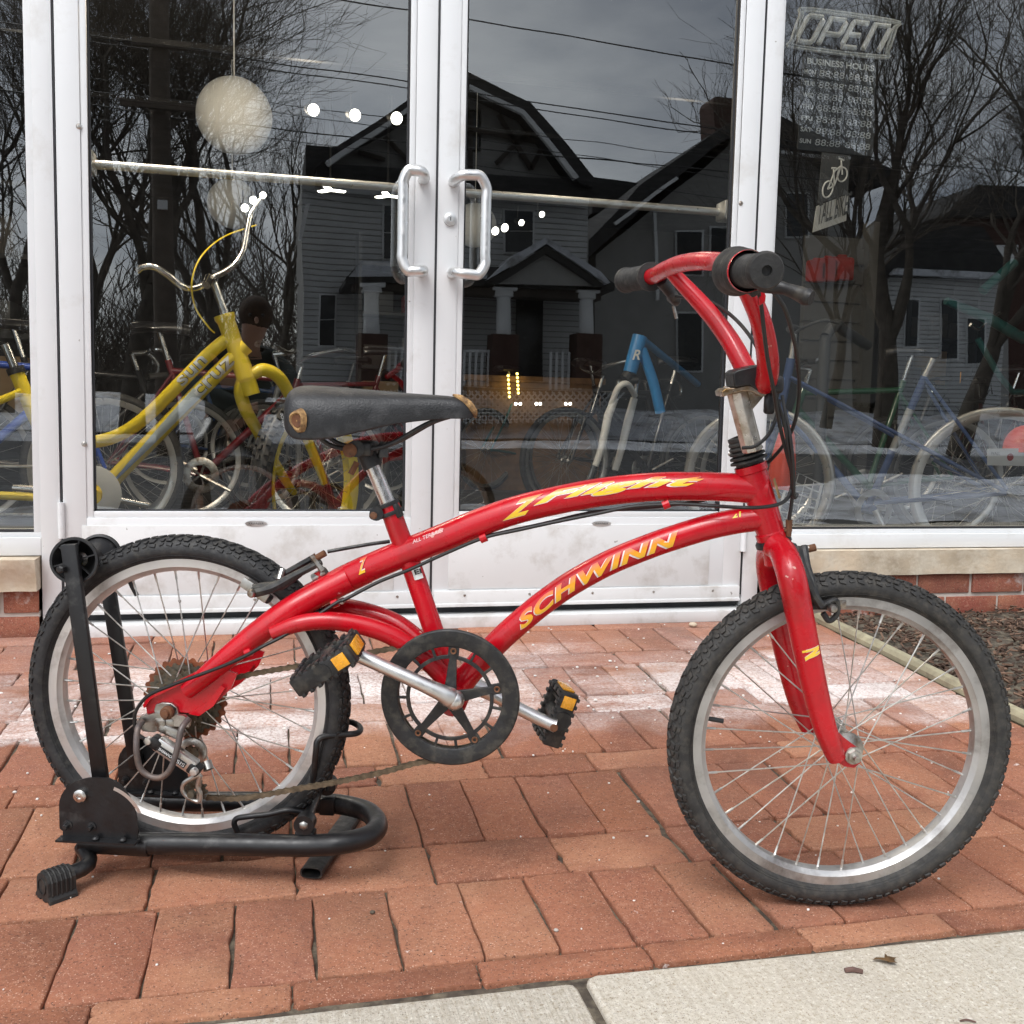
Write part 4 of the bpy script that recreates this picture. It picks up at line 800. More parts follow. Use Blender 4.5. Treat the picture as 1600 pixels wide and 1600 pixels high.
# ---- cables
cb = [
 ([(1184, 452, .155), (1189, 475, .140), (1194, 520, .125), (1200, 565, .105), (1208, 605, .085), (1212, 630, .06), (1220, 672, .035), (1231, 715, .02), (1238, 745, .01), (1234, 772, .015), (1221, 786, .024), (1195, 792, .028), (1160, 793, .030), (1110, 790, .024), (1060, 787, .020), (1040, 788, .018), (985, 792, .020), (930, 803, .020), (870, 815, .020), (810, 828, .020), (757, 840, .019), (700, 863, .020), (640, 890, .022), (590, 910, .026), (540, 936, .036), (527, 941, .040), (490, 965, .052), (440, 995, .066), (410, 1010, .078), (385, 1024, .082), (350, 1040, .084), (310, 1055, .084), (270, 1070, .082), (235, 1085, .082), (217, 1103, .082), (210, 1122, .082), (214, 1145, .082), (232, 1158, .084)], .0027, 'shift_cable'),
 ([(1205, 452, .17), (1225, 480, .16), (1238, 520, .13), (1246, 560, .10), (1249, 610, .06), (1243, 655, .03), (1228, 690, .0), (1205, 718, -.025), (1190, 728, -.03), (1120, 775, -.02), (1040, 790, -.008), (930, 800, -.004), (850, 818, .002), (757, 838, .004)], .0027, 'brake_cable'),
 ([(1050, 462, -.15), (1075, 466, -.12), (1110, 472, -.08), (1145, 495, -.03), (1175, 530, .02), (1195, 570, .04), (1212, 620, .045), (1226, 665, .04), (1235, 720, .03), (1238, 770, .012), (1234, 805, .004), (1232, 820, .0)], .0027, 'brake_cable'),
 ([(1222, 618, .02), (1228, 650, .03), (1236, 690, .04), (1240, 740, .03), (1241, 776, .02), (1246, 772, .014)], .0024, 'brake_cable'),
 ([(1160, 700, .03), (1180, 697, .04), (1200, 680, .035), (1212, 655, .02), (1218, 625, .01)], .0026, 'brake_cable'),
 ([(609, 846, -.012), (580, 850, -.01), (545, 856, -.004), (512, 862, 0)], .0029, 'brake_cable')]
for pts, r, nm_ in cb:
    mb = MB(); P = spl([(FK if u > 1150 and v < 840 and i < 15 else BK)(u, v, o_) for i, (u, v, o_) in enumerate(pts)], 6); mb.tube(P, r, 9); mb.build(nm_, M['cable'], BIKE)
# ---- seat post, clamp, saddle
mb = MB(); mb.tube([BK(578, 718), BK(610, 795)], .0113, 22); mb.build('seat_post', M['chrome'], BIKE)
mb = MB(); sd_ = nrm(BK(612, 810)-BK(600, 780)); c = BK(608, 795)
for off_ in (-.007, .007): mb.lathe([(.0152, -.003), (.0182, -.003), (.0190, 0), (.0182, .003), (.0152, .003)], c+sd_*off_, sd_, 26)
mb.tube([BK(588, 803, .008), BK(588, 803, .020)], .0105, 16); mb.tube([BK(588, 803, -.004), BK(588, 803, -.020)], .0105, 16)
mb.box(BK(622, 797, .004), (.008, .020, .022), [nrm(np.cross(sd_, BK.n2)), BK.n2, sd_], bev=.002)
sc = mb.build('seat_clamp', M['black'], BIKE); mb = MB(); mb.lathe([(0, .0225), (.0045, .0225), (.0062, .021), (.0062, .018)], BK(588, 803), BK.n2, 14); mb.build('bolt', M['rust'], sc)
sdb = MB()
def Lx(u, v, off): return BK.loc(BK(u, v, off))
sta = [  # u, top v, bottom v, half width, bottom half-width factor
 (463, 620, 652, .056), (467, 606, 671, .076), (477, 602, 684, .085), (488, 602, 690, .088), (506, 603, 691, .088), (540, 606, 689, .080), (580, 609, 677, .066), (620, 613, 666, .052), (660, 616, 660, .040), (700, 618, 656, .030), (722, 622, 656, .026), (734, 629, 656, .021), (741, 640, 654, .013)]
V = []; nr = 22; rings = []
for (u, vt_, vb, hw_) in sta:
    xt, _, zt_ = Lx(u, vt_, 0); xb, _, zb_ = Lx(u+2, vb, hw_*.95); ring = []
    for k in range(nr):
        a = math.pi*k/(nr-1)      # from far side, over the top, to the near side
        ca, sa = math.cos(a), math.sin(a); y = -hw_*math.copysign(abs(ca)**.62, ca); z = zb_+(zt_-zb_)*abs(sa)**.50
        ring.append((xt, y, z))
    for k in range(nr):           # underside, hollow
        a = math.pi*(1-k/(nr-1)); ca, sa = math.cos(a), math.sin(a); y = -hw_*.93*math.copysign(abs(ca)**.62, ca); z = zb_+.002+(zt_-zb_)*.72*abs(sa)**.5
        ring.append((xt, y, z))
    rings.append([BK.p(*r) for r in ring])
m_ = 2*nr; V = [p for r in rings for p in r]; F = []
for i in range(len(rings)-1):
    for k in range(m_): F.append([i*m_+k, i*m_+(k+1) % m_, (i+1)*m_+(k+1) % m_, (i+1)*m_+k])
for i in (0, len(rings)-1):
    for k in range(nr-1): F.append([i*m_+k, i*m_+k+1, i*m_+2*nr-2-k, i*m_+2*nr-1-k])
sdb.add(V, F); sad = sdb.build('saddle', M['vinyl'], BIKE, smooth=60, subd=2)
# torn foam at the corner and nose
mb = MB(); c = BK(466, 657, .087); rr = random.Random(2)
nt_ = nrm(BK.n2*.9-BK.e1*.42-BK.up*.10); ua = nrm(BK.up-nt_*(BK.up@nt_)); ub = np.cross(nt_, ua)
V = [c+nt_*.0035]+[c+(ua*math.sin(a)*.0150+ub*math.cos(a)*.0125)*k*(1+.10*math.sin(3*a+1)+.05*rr.random())+nt_*h for k, h in ((.55, .002), (.80, .0055), (1., .0035), (1.12, -.003)) for a in np.linspace(0, 2*math.pi, 25)[:-1]]
F = [[0, 1+(i+1) % 24, 1+i] for i in range(24)]+[[1+r*24+i, 1+r*24+(i+1) % 24, 1+(r+1)*24+(i+1) % 24, 1+(r+1)*24+i] for r in range(3) for i in range(24)]
mb.add(V, F); mb.build('torn_patch', M['foam'], sad)
mb = MB(); mb.lathe([(0, .0032), (.0070, .0036), (.0092, .0040), (.0096, .002)], c, nt_, 14); mb.build('torn_core', M['rust'], sad)
mb = MB(); P = [BK(708, 617, .004), BK(720, 622, .012), BK(732, 631, .014), BK(741, 643, .012), BK(743, 652, .006)]; mb.tube(spl(P, 5), [.0015, .0048, .0058, .0050, .002], 10); mb.build('torn_patch', M['foam'], sad)
mb = MB(); flat_text(mb, 'SCHWINN', BK(447.5, 660, .060), nrm(BK.up*-.96+BK.e1*.22), nrm(-BK.e1*.6-BK.n2*-.75), nrm(-BK.e1*.85+BK.n2*.5), .0045, .026, lift=.004, center=True); mb.build('lettering', M['text'], sad, smooth=0)
for s in (1, -1):
    mb = MB(); P = [BK.p(*(lambda L_: (L_[0], s*.022, L_[2]))(BK.loc(BK(u, v, 0)))) for u, v in [(495, 668), (515, 690), (545, 700), (585, 700), (620, 690), (670, 662), (705, 650)]]; mb.tube(spl(P, 6), .0035, 10); mb.build('saddle_rail', M['blackg'], sad)
mb = MB(); mb.box(BK(568, 700), (.036, .056, .020), [BK.e1, BK.n2, BK.up], bev=.004); mb.tube([BK(556, 701, .034), BK(556, 701, -.034)], .0125, 20); mb.tube([BK(583, 730, 0), BK(567, 696, 0)], .0152, 20); mb.tube([BK(598, 690, .0), BK(590, 735, .0)], .004, 8); mb.box(BK(600, 706, .02), (.012, .004, .016), [BK.e1, BK.n2, BK.up])
cl = mb.build('saddle_clamp', M['blackg'], BIKE); mb = MB(); mb.lathe([(0, .0395), (.006, .0395), (.0105, .037), (.0105, .033)], BK(556, 701), BK.n2, 16); mb.tube([BK(558, 722, .01), BK(548, 741, .014)], .0045, 8); mb.tube([BK(600, 700, .010), BK(612, 692, .012)], .003, 8); mb.build('bolt', M['rust'], cl)
# ---- crankset
CO = .046; cc = BK(703, 1090, CO)
def PP(r, th, z): return cc+BK.n2*z+r*(math.cos(th)*BK.e1+math.sin(th)*BK.up)
mb = MB(); mb.lathe([(.078, .000), (.078, .003), (.0805, .0045), (.1020, .0035), (.1040, .0015), (.1040, -.0025), (.078, -.0025), (.078, 0)], cc, BK.n2, 96)
mb.lathe([(.060, 0), (.060, .003), (.0655, .003), (.0655, -.001), (.060, -.001), (.060, 0)], cc, BK.n2, 72)
for i in range(15):
    th = R_(24*i+14); w = .0085 if i % 3 == 0 else .004; a, b = PP(.0625, th, .0012), PP(.0810, th, .0012); t_ = nrm(b-a); mb.box((a+b)/2, (np.linalg.norm(b-a), w*(1.9 if i % 3 == 0 else 1), .0036), [t_, np.cross(BK.n2, t_), BK.n2])
for i in range(5):
    th = R_(72*i+14); n_ = 8; V = []
    for k, r in enumerate(np.linspace(.004, .068, n_)):
        w = .0175-.0095*(k/(n_-1))**.7; tt = np.array(-math.sin(th)*BK.e1+math.cos(th)*BK.up)
        for z in (.0060-.003*k/(n_-1), -.001):
            for s in (-1, 1): V.append(PP(r, th, z)+tt*w*s*.62)
    F = []
    for k in range(n_-1): a = 4*k; b = a+4; F += [[a, a+1, b+1, b], [a+2, b+2, b+3, a+3], [a, b, b+2, a+2], [a+1, a+3, b+3, b+1]]
    F += [[0, 2, 3, 1], [4*n_-4, 4*n_-3, 4*n_-1, 4*n_-2]]; mb.add(V, F)
crk = mb.build('chainring_guard', M['blackg'], BIKE, smooth=35, bevel=.0006)
for i in range(5):
    mb = MB(); p = PP(.0725, R_(72*i+14), .004); mb.lathe([(.0022, .001), (.0045, .002), (.0050, 0)], p, BK.n2, 12); mb.build('bolt', M['rust'], crk)
mb = MB(); n_ = 44; ring = []
for i in range(n_*2): r = .0955 if i % 2 else .0915; ring.append((r, 2*math.pi*i/(n_*2)))
V = [PP(r, t, -.008) for r, t in ring]+[PP(r, t, -.0105) for r, t in ring]+[PP(.078, t, -.008) for r, t in ring]+[PP(.078, t, -.0105) for r, t in ring]; q = n_*2
F = []
for i in range(q): j = (i+1) % q; F += [[i, j, q+j, q+i], [i, 2*q+i, 2*q+j, j], [q+i, q+j, 3*q+j, 3*q+i], [2*q+i, 3*q+i, 3*q+j, 2*q+j]]
mb.add(V, F); mb.build('chainring', M['cog'], BIKE, smooth=20)
def crank(pts, fl=1):
    mb = MB(); mb.tube(spl([BK(*q) for q in pts], 8), [.0125, .0150, .0125, .0108, .0102, .0102, .0105, .0110], 18, flat=1.0, hint=BK.n2); return mb
cn = crank([(708, 1094, .058), (700, 1088, .066), (680, 1078, .072), (640, 1060, .078), (600, 1042, .080), (565, 1026, .080), (548, 1019, .080)]); cn.sphere(BK(710, 1094, .062), .0150, 16, 10); cn.build('crank_arm', M['alu'], BIKE, label='near crank arm')
cf = crank([(712, 1075, -.050), (740, 1072, -.060), (775, 1088, -.065), (820, 1112, -.066), (858, 1130, -.066), (868, 1134, -.066)]); cfo = cf.build('crank_arm', M['alu'], BIKE, label='far crank arm')
mb = MB(); mb.lathe([(0, .0118), (.006, .0115), (.0065, .008)], BK(866, 1134, -.066), BK.n2, 16); mb.build('axle_end', M['rust'], cfo)
def pedal(c, ex, ez, w=.088, l=.094, h=.026, refl=1):
    ex = nrm(ex); ez = nrm(ez-ex*(ez@ex)); ey = np.cross(ez, ex)    # ex fore-aft, ey along the axle, ez thickness
    mb = MB(); A = [ex, ey, ez]
    for s in (-1, 1):
        mb.box(c+ey*s*(w/2-.008), (l, .014, h), A, bev=.004)
        for t in np.linspace(-.42, .42, 7): mb.box(c+ey*s*(w/2-.008)+ex*t*l+ez*h/2, (.006, .013, .006), A, bev=.001); mb.box(c+ey*s*(w/2-.008)+ex*t*l-ez*h/2, (.006, .013, .006), A, bev=.001)
        mb.box(c+ex*s*(l/2-.007), (.012, w-.006, h*.92), A, bev=.003)
        for t in (-.25, 0, .25): mb.box(c+ex*s*(l/2-.006)+ey*t*w+ez*h/2, (.008, .012, .004), A, bev=.001); mb.box(c+ex*s*(l/2-.006)+ey*t*w-ez*h/2, (.008, .012, .004), A, bev=.001)
    mb.tube([c-ey*(w/2), c+ey*(w/2+.001)], [.0125, .0115, .0145], 20); mb.tube([c+ey*(w/2-.002), c+ey*(w/2+.003)], [.0165, .0150], 22)
    for t in (-1, 1): mb.box(c+ex*t*.026, (.006, w-.02, h*.6), A, bev=.001)
    pd = mb.build('pedal', M['blackg'], BIKE, smooth=40)
    for s in (-1, 1):
        rb2 = MB(); rb2.box(c+ex*s*(l/2+.0008), (.004, w*.52, h*.66), A, bev=.0012); rb2.build('reflector', M['amber'], pd)
        rb2 = MB()
        if refl: rb2.box(c+ey*s*(w/2+.0002)+ex*.031, (.020, .003, h*.70), A, bev=.001); rb2.build('reflector', M['amber'], pd)
    return pd
pc = BK(513, 1035, .130); e_ = nrm(BK(560, 1002, .13)-BK(470, 1058, .13)); pedal(pc, nrm(e_), nrm(np.cross(e_, BK.n2)*-1+BK.n2*.10), w=.080, l=.098, h=.028)
pc = BK(868, 1114, -.115); e_ = nrm(BK(885, 1075, -.115)-BK(855, 1150, -.115)); pedal(pc, e_-BK.n2*.10, nrm(BK.e1-BK.n2*.3+BK.up*.2), w=.080, l=.092, h=.030)
# ---- chain
def chain(P, nm_='chain'):
    mb = MB(); D = [0]
    for a, b in zip(P, P[1:]): D.append(D[-1]+np.linalg.norm(b-a))
    Pa = np.array(P); n_ = int(D[-1]/.0127); S_ = [np.array([np.interp(i*.0127, D, Pa[:, k]) for k in range(3)]) for i in range(n_+1)]
    for i, (a, b) in enumerate(zip(S_, S_[1:])):
        t_ = nrm(b-a); u_ = nrm(np.cross(BK.n2, t_)); w = .0030 if i % 2 else .0022
        for s in (-1, 1):
            n8 = []
            for c_, a0 in ((a, 90), (b, -90)):
                for k in range(5): an = R_(a0+45*k-0); n8.append(c_+.0042*(math.cos(an)*t_+math.sin(an)*u_)*(1. if True else 1))
            mid = [(a+b)/2+u_*.0028, (a+b)/2-u_*.0028]; o8 = [n8[0], n8[1], n8[2], n8[3], n8[4], mid[1], n8[5], n8[6], n8[7], n8[8], n8[9], mid[0]]
            q = [p+BK.n2*s*w for p in o8]+[p+BK.n2*(s*w+s*.0009) for p in o8]; m_ = 12
            mb.add(q, [list(range(m_)), [m_+j for j in range(m_)][::-1]]+[[j, (j+1) % m_, m_+(j+1) % m_, m_+j] for j in range(m_)])
        mb.tube([a-BK.n2*.0038, a+BK.n2*.0038], .0027, 7)
    return mb.build(nm_, M['chain'], BIKE, smooth=30)
ct = cc-BK.n2*.009
top = BK(700, 1000, .037)
chain(spl([BK(340, 1066, .036), BK(400, 1052, .037), BK(470, 1040, .037), BK(560, 1023, .037), BK(640, 1008, .037), BK(672, 1001, .037), BK(703, 998, .037), BK(745, 1008, .037), BK(778, 1036, .037)], 6))
chain(spl([BK(325, 1246, .030), BK(380, 1247, .031), BK(450, 1235, .032), BK(530, 1221, .034), BK(600, 1206, .036), BK(655, 1191, .037), BK(690, 1188, .037), BK(735, 1184, .037)], 6))
# ---- cassette and derailleur
cs = MB(); rx = RK
ca_ = RK.o+RK.n2*.030
def gear(mb, o, ax, r, n, z, th=.0018, ri=.012):
    ax = nrm(ax); a = nrm(np.array([0, 0, 1])-ax*ax[2]); b = np.cross(ax, a); V = []; q = n*4
    for zz in (z, z+th):
        for i in range(q):
            t = 2*math.pi*i/q; rr_ = (r if i % 4 in (0, 1) else r-.0042)*(1+0); V.append(o+ax*zz+rr_*(math.cos(t)*a+math.sin(t)*b))
        for i in range(q): t = 2*math.pi*i/q; V.append(o+ax*zz+ri*(math.cos(t)*a+math.sin(t)*b))
    F = []
    for i in range(q):
        j = (i+1) % q; F += [[i, j, 2*q+j, 2*q+i], [i, q+i, q+j, j], [2*q+i, 2*q+j, 3*q+j, 3*q+i]]
    mb.add(V, F)
for i, (r, n_) in enumerate(((.0590, 28), (.0505, 24), (.0435, 21), (.0375, 18), (.0300, 14))): gear(cs, RK.o, RK.n2, r, n_, .020+i*.0055)
cs.lathe([(.0, .049), (.0165, .048), (.0165, .018)], RK.o, RK.n2, 20); cso = cs.build('freewheel', M['cog'], BIKE, smooth=25)
mb = MB(); gear(mb, RK.o, RK.n2, .0665, 26, .0165, .0012, .02); mb.build('spoke_guard', M['rustd'], BIKE, smooth=25)
mb = MB(); mb.lathe([(0, .088), (.0055, .0875), (.0062, .082), (.0085, .082), (.0100, .080), (.0100, .073)], BK(262, 1112, .0)*0+BK(266, 1110, .066)-BK.n2*.066, BK.n2, 20); mb.build('axle_nut', M['rust'], BIKE)
mb = MB(); P = [BK(u, v, .062) for u, v in [(243, 1108), (246, 1099), (256, 1096), (270, 1097), (279, 1104), (281, 1114), (272, 1122), (262, 1128), (250, 1124)]]; n_ = len(P); mb.add(P+[p+BK.n2*.006 for p in P], [list(range(n_))[::-1], [n_+i for i in range(n_)]]+[[i, (i+1) % n_, n_+(i+1) % n_, n_+i] for i in range(n_)]); mb.build('axle_washer', M['steel'], BIKE, bevel=.001)
de = MB()
de.box(BK(258, 1128, .070), (.030, .010, .014), [BK.e1, BK.n2, BK.up], bev=.003)
P = [BK(u, v, .066) for u, v in [(217, 1128), (222, 1118), (245, 1112), (290, 1116), (300, 1124), (298, 1134), (270, 1132), (244, 1142), (226, 1140)]]; n_ = len(P); de.add(P+[p+BK.n2*.007 for p in P], [list(range(n_))[::-1], [n_+i for i in range(n_)]]+[[i, (i+1) % n_, n_+(i+1) % n_, n_+i] for i in range(n_)])
a, b = BK(238, 1155, .088), BK(312, 1205, .080); t_ = nrm(b-a); u_ = nrm(np.cross(BK.n2, t_)); Aax = [t_, BK.n2, u_]
q_ = MB(); q_.box(ln(a, b, .5)+u_*.001, (np.linalg.norm(b-a)*.80, .016, .023), Aax, bev=.003)
de.box(BK(268, 1142, .070), (.040, .014, .016), [nrm(t_+u_*.2), BK.n2, u_], bev=.004); de.box(BK(254, 1132, .072), (.014, .012, .020), [BK.e1, BK.n2, BK.up], bev=.003)
# upper guide housing and cage
de.lathe([(.012, .0), (.019, .001), (.0225, .004), (.0225, .009), (.019, .011), (.012, .011)], BK(304, 1172, .040), BK.n2, 26, a0=R_(-150), a1=R_(70)); de.tube([BK(322, 1190, .06), BK(326, 1203, .065)], .008, 12)
cg = [(306, 1207), (318, 1207), (317, 1228), (312, 1236), (316, 1243), (314, 1257), (300, 1255), (286, 1243), (281, 1226), (290, 1215)]
inn = [(306, 1216), (309, 1219), (309, 1230), (305, 1238), (308, 1246), (301, 1247), (291, 1240), (288, 1228), (295, 1219)]
def strip(pts, off, w, th):
    mb2 = [BK(u, v, off) for u, v in pts]; return mb2
de.tube(spl([BK(u, v, .062) for u, v in [(313, 1210), (300, 1216), (288, 1224), (286, 1236), (296, 1247), (311, 1252), (313, 1240), (309, 1228), (313, 1212)]], 5), .0038, 10)
de.tube([BK(312, 1214, .060), BK(310, 1250, .060)], .0036, 8)
deo = de.build('derailleur', M['steel'], BIKE, smooth=35); q_.build('link_arm', M['alu'], deo)
mb = MB(); gear(mb, BK(307, 1234, .046), BK.n2, .0190, 11, .0, .006, .004); mb.build('jockey_wheel', M['cog'], deo, smooth=25); mb = MB(); gear(mb, BK(300, 1180, .040), BK.n2, .0185, 11, .0, .006, .004); mb.lathe([(0, .0235), (.0055, .023), (.0065, .016)], BK(307, 1233, .046), BK.n2, 14); mb.build('jockey_wheel', M['cog'], deo, smooth=25)
for (u, v) in ((236, 1154), (307, 1202)): mb = MB(); mb.lathe([(0, .0995), (.0052, .099), (.0060, .096), (.0060, .092)], BK(u, v, .086)-BK.n2*.086, BK.n2, 16); mb.build('pivot_pin', M['alu'], deo)
mb = MB(); mb.box(ln(a, b, .10), (.020, .018, .019), Aax, bev=.004); mb.box(ln(a, b, .90), (.020, .018, .019), Aax, bev=.004); mb.box(ln(a, b, .46)+BK.n2*.0084-u_*.001, (.050, .002, .0085), Aax); mb.build('black_cover', M['black'], deo)
mb = MB(); flat_text(mb, 'SHIMANO', ln(a, b, .34)+BK.n2*.0094-u_*.001, t_, u_, BK.n2, .0046, .023, center=True, lift=.0005, offset=.02); flat_text(mb, 'SIS', ln(a, b, .66)+BK.n2*.0094-u_*.001, t_, u_, BK.n2, .0062, .014, center=True, lift=.0005, offset=.02); mb.build('lettering', M['text'], deo, smooth=0)
mb = MB(); mb.tube(spl([BK(222, 1128, .078), BK(215, 1140, .098), BK(213, 1170, .108), BK(218, 1198, .110), (BK(232, 1212, .110)), BK(250, 1215, .110), BK(264, 1205, .110), BK(273, 1185, .108), BK(279, 1160, .105), BK(284, 1138, .098), BK(294, 1124, .080)], 7), .0046, 12); mb.build('derailleur_guard', pbr('guard_grey', (.13, .11, .105), .5, .5, .3, 150, .3, 40, dirt=(.22, .16, .13), dscale=30, damt=.5), BIKE)
# ---- brakes
def vbrake(name, parent_label, arms, pad, extra):
    mb = MB()
    for P, w in arms: mb.tube(spl(P, 6), w, 8)
    o = mb.build(name, M['blackg'], BIKE, smooth=40, label=parent_label)
    for nm_, mat_, fn in extra: q = MB(); fn(q); q.build(nm_, mat_, o)
    return o
def rb1(q): q.tube([BK(487, 868, .012), BK(504, 892, .012)], .0048, 10); q.tube([BK(490, 905, 0), BK(510, 893, 0)], [.008, .0085], 12); q.tube([BK(436, 906, .03), BK(441, 890, .02)], .005, 10)
def rb2_(q): q.tube([BK(488, 868, .011), BK(494, 872, .010), BK(508, 864, .010)], .0052, 10)
def rb3(q): q.box(BK(398, 922, .045), (.046, .004, .016), [nrm(BK(418, 936, .04)-BK(380, 910, .04)), BK.n2, nrm(np.cross(BK.n2, BK(418, 936, .04)-BK(380, 910, .04)))], bev=.001)
def rb4(q): q.lathe([(0, .012), (.0045, .011), (.0065, .007), (.0065, 0)], BK(395, 926, .052), BK.n2, 12)
def rb5(q): q.box(BK(402, 924, .024), (.050, .018, .012), [nrm(BK(418, 936, .04)-BK(380, 910, .04)), BK.n2, nrm(np.cross(BK.n2, BK(418, 936, .04)-BK(380, 910, .04)))], bev=.003)
vbrake('brake', 'rear brake', [([BK(395, 926, .050), BK(425, 918, .045), BK(455, 902, .030), BK(490, 884, .012), BK(502, 878, .010)], [.0080, .0080, .0060, .0055, .0050]), ([BK(470, 897, .022), BK(440, 915, .036), BK(418, 915, .044), BK(395, 918, .05)], [.004, .007, .006, .005]), ([BK(430, 905, .02), BK(460, 888, .008), BK(492, 870, .004)], .005),
   ([BK.p(*(lambda L_: (L_[0], -L_[1], L_[2]))(BK.loc(BK(*q)))) for q in [(395, 926, .050), (425, 918, .045), (455, 902, .030), (490, 884, .012)]], [.008, .008, .006, .005])],
   None, [('bolt', M['steel'], rb1), ('adjuster', M['rust'], rb2_), ('pad_holder', M['steel'], rb3), ('pad_nut', M['steel'], rb4), ('brake_pad', M['black'], rb5)])
def f1(q): q.tube([FK(1236, 861, .0), FK(1272, 856, .0)], [.006, .006, .005], 10); q.tube([FK(1232, 858, .012), FK(1228, 853, .012)], .005, 8)
def f2(q): q.tube([FK(1233, 812, 0), FK(1232, 838, 0)], [.0050, .0062, .0045, .004], 10); q.tube([FK(1225, 829, .0), FK(1237, 828, .0)], .0028, 8)
def f2b(q): q.tube([FK(1262, 858, 0), FK(1274, 855, 0)], [.0055, .0065, .0055], 10)
def f3(q): q.box(FK(1311, 944, .040), (.020, .004, .012), [FK.e1, FK.n2, FK.up], bev=.001); q.tube([FK(1243, 862, .022), FK(1258, 905, .026)], .0022, 6); q.tube([FK(1232, 838, 0), FK(1236, 858, .0)], .0010, 6)
def f4(q): q.lathe([(0, .013), (.0045, .012), (.0065, .008), (.0068, .0)], FK(1299, 949, .050), FK.n2, 12)
def f5(q): q.box(FK(1285, 945, .026), (.046, .018, .012), [FK.e1, FK.n2, FK.up], bev=.003)
vbrake('brake', 'front brake', [([FK(1246, 858, .010), FK(1252, 880, .030), FK(1262, 905, .042), FK(1272, 930, .048), FK(1284, 948, .050)], [.0075, .0065, .006, .006, .007]), ([FK(1256, 854, .004), FK(1262, 885, .024), FK(1270, 910, .038), FK(1276, 935, .046)], [.006, .005, .005, .005]), ([FK(1284, 946, .050), FK(1306, 938, .050), FK(1308, 958, .050), FK(1296, 970, .050), FK(1286, 958, .050)], .0042), ([FK(1238, 868, -.006), FK(1222, 850, -.01)], .006),
   ([FK.p(*(lambda L_: (L_[0], -L_[1], L_[2]))(FK.loc(FK(*q)))) for q in [(1246, 858, .010), (1252, 880, .030), (1262, 905, .042), (1284, 948, .050)]], [.0075, .0065, .006, .007])],
   None, [('bolt', M['steel'], f1), ('adjuster', M['rust'], f2), ('pivot_nut', M['rust'], f2b), ('pad_holder', M['steel'], f3), ('pad_nut', M['steel'], f4), ('brake_pad', M['black'], f5)])

# ================================================================== BICYCLE STAND
ST = thing('bicycle_stand', 'black folding floor stand holding the rear wheel of the red bicycle', 'bicycle stand', (-.1, 1.6, 0))
NO, FO = .066, -.098
base = MB(); P = [RK(u, v, NO) for u, v in [(128, 1316), (200, 1318), (300, 1315), (400, 1314), (480, 1312), (530, 1303)]]+[RK(575, 1293, .035), RK(590, 1278, -.015), RK(575, 1258, -.065), RK(535, 1248, FO+.004)]+[RK(u, v, FO) for u, v in [(490, 1246), (400, 1246), (300, 1250), (210, 1254)]]
for p in P: p[2] = max(.045, p[2]*.5+.028)
P2 = spl(P, 8); base.tube(P2, .0165, 20); ba = base.build('base_tube', M['blackm'], ST)
for off_, ua, ub in ((NO, 140, 235), (FO, 195, 262)):
    mb = MB(); a, b = RK(ua, 1317 if off_ > 0 else 1254, off_), RK(ub, 1317 if off_ > 0 else 1252, off_); a[2] = b[2] = P[0][2]+(.0 if off_ > 0 else .002); mb.tube([a, b], .0178, 20); mb.build('sleeve', M['blackm'], ba)
# front cross foot (left end) and rear cross foot
def zset(p, z): p = np.array(p); p[2] = z; return p
L0 = zset(P[0], .05); rf_ = ray(66, 1381); ftn = CAM+rf_*((.026-.72)/rf_[2]); dirf = nrm([.80, .60, 0]); ftn = ftn+dirf*.02; far_end = zset(P[-1], .05)
mb = MB(); mb.tube(spl([ftn, ftn+dirf*.05+np.array([0, 0, .006]), zset(L0, .047)], 4), .0118, 12, hint=(0, 0, 1)); fe2 = zset(far_end+np.array([-.03, .05, 0]), .03); mb.build('cross_bar', M['blackm'], ST); mb = MB(); mb.tube([far_end+np.array([0, 0, -.006]), fe2], .014, 12); mb.build('cross_bar', M['blackm'], ST)
for c, dd in ((ftn, dirf), (fe2, -nrm(np.array([far_end[0]-fe2[0], far_end[1]-fe2[1], 0]))*-1)):
    mb = MB(); sd = np.array([-dd[1], dd[0], 0]); zz = np.array([0, 0, 1.]); o_ = zset(c, 0)-dd*.020
    prof = [(-.030, 0), (-.024, 0), (-.024, .003), (-.012, .003), (-.012, 0), (-.002, 0), (-.002, .003), (.010, .003), (.010, 0), (.022, 0), (.022, .003), (.026, .003), (.030, 0), (.029, .006), (.024, .012), (.023, .036), (.018, .044), (.008, .049), (-.008, .049), (-.018, .044), (-.023, .036), (-.024, .012), (-.029, .006)]
    prof = [(a*.76, b*.84) for a, b in prof]; mb.prism(prof, o_, sd, zz, dd, .042)
    for k in range(5): w = .0245; t = .006+k*.009; mb.tube([o_+dd*(t+.002)*.77+sd*a*.76+zz*b*.84 for a, b in [(-.0245, .012), (-.0245, .036), (-.018, .0455), (-.008, .0505), (.008, .0505), (.018, .0455), (.0245, .036), (.0245, .012)]], .0018, 6)
    mb.lathe([(.0108, -.0015), (.0122, -.0015), (.0122, .001)], o_+zz*.022, dd, 24); mb.build('rubber_foot', M['rubber'], ST, smooth=25)
mb = MB(); r0 = zset(gnd(486, 1376), .012); r1 = zset(gnd(560, 1262), .012); dd = nrm(r1-r0); sd = np.array([-dd[1], dd[0], 0]); zz = np.array([0, 0, 1.])
ov = [(.0175*math.copysign(abs(math.cos(a))**.6, math.cos(a)), .0085*math.copysign(abs(math.sin(a))**.6, math.sin(a))) for a in np.linspace(0, 2*math.pi, 25)[:-1]]; n_ = 24; Lr = np.linalg.norm(r1-r0)
V = [r0+sd*a*k+zz*b*k+dd*t for k, t in ((.86, .03), (.86, 0), (1, 0), (1, Lr), (.86, Lr)) for a, b in ov]
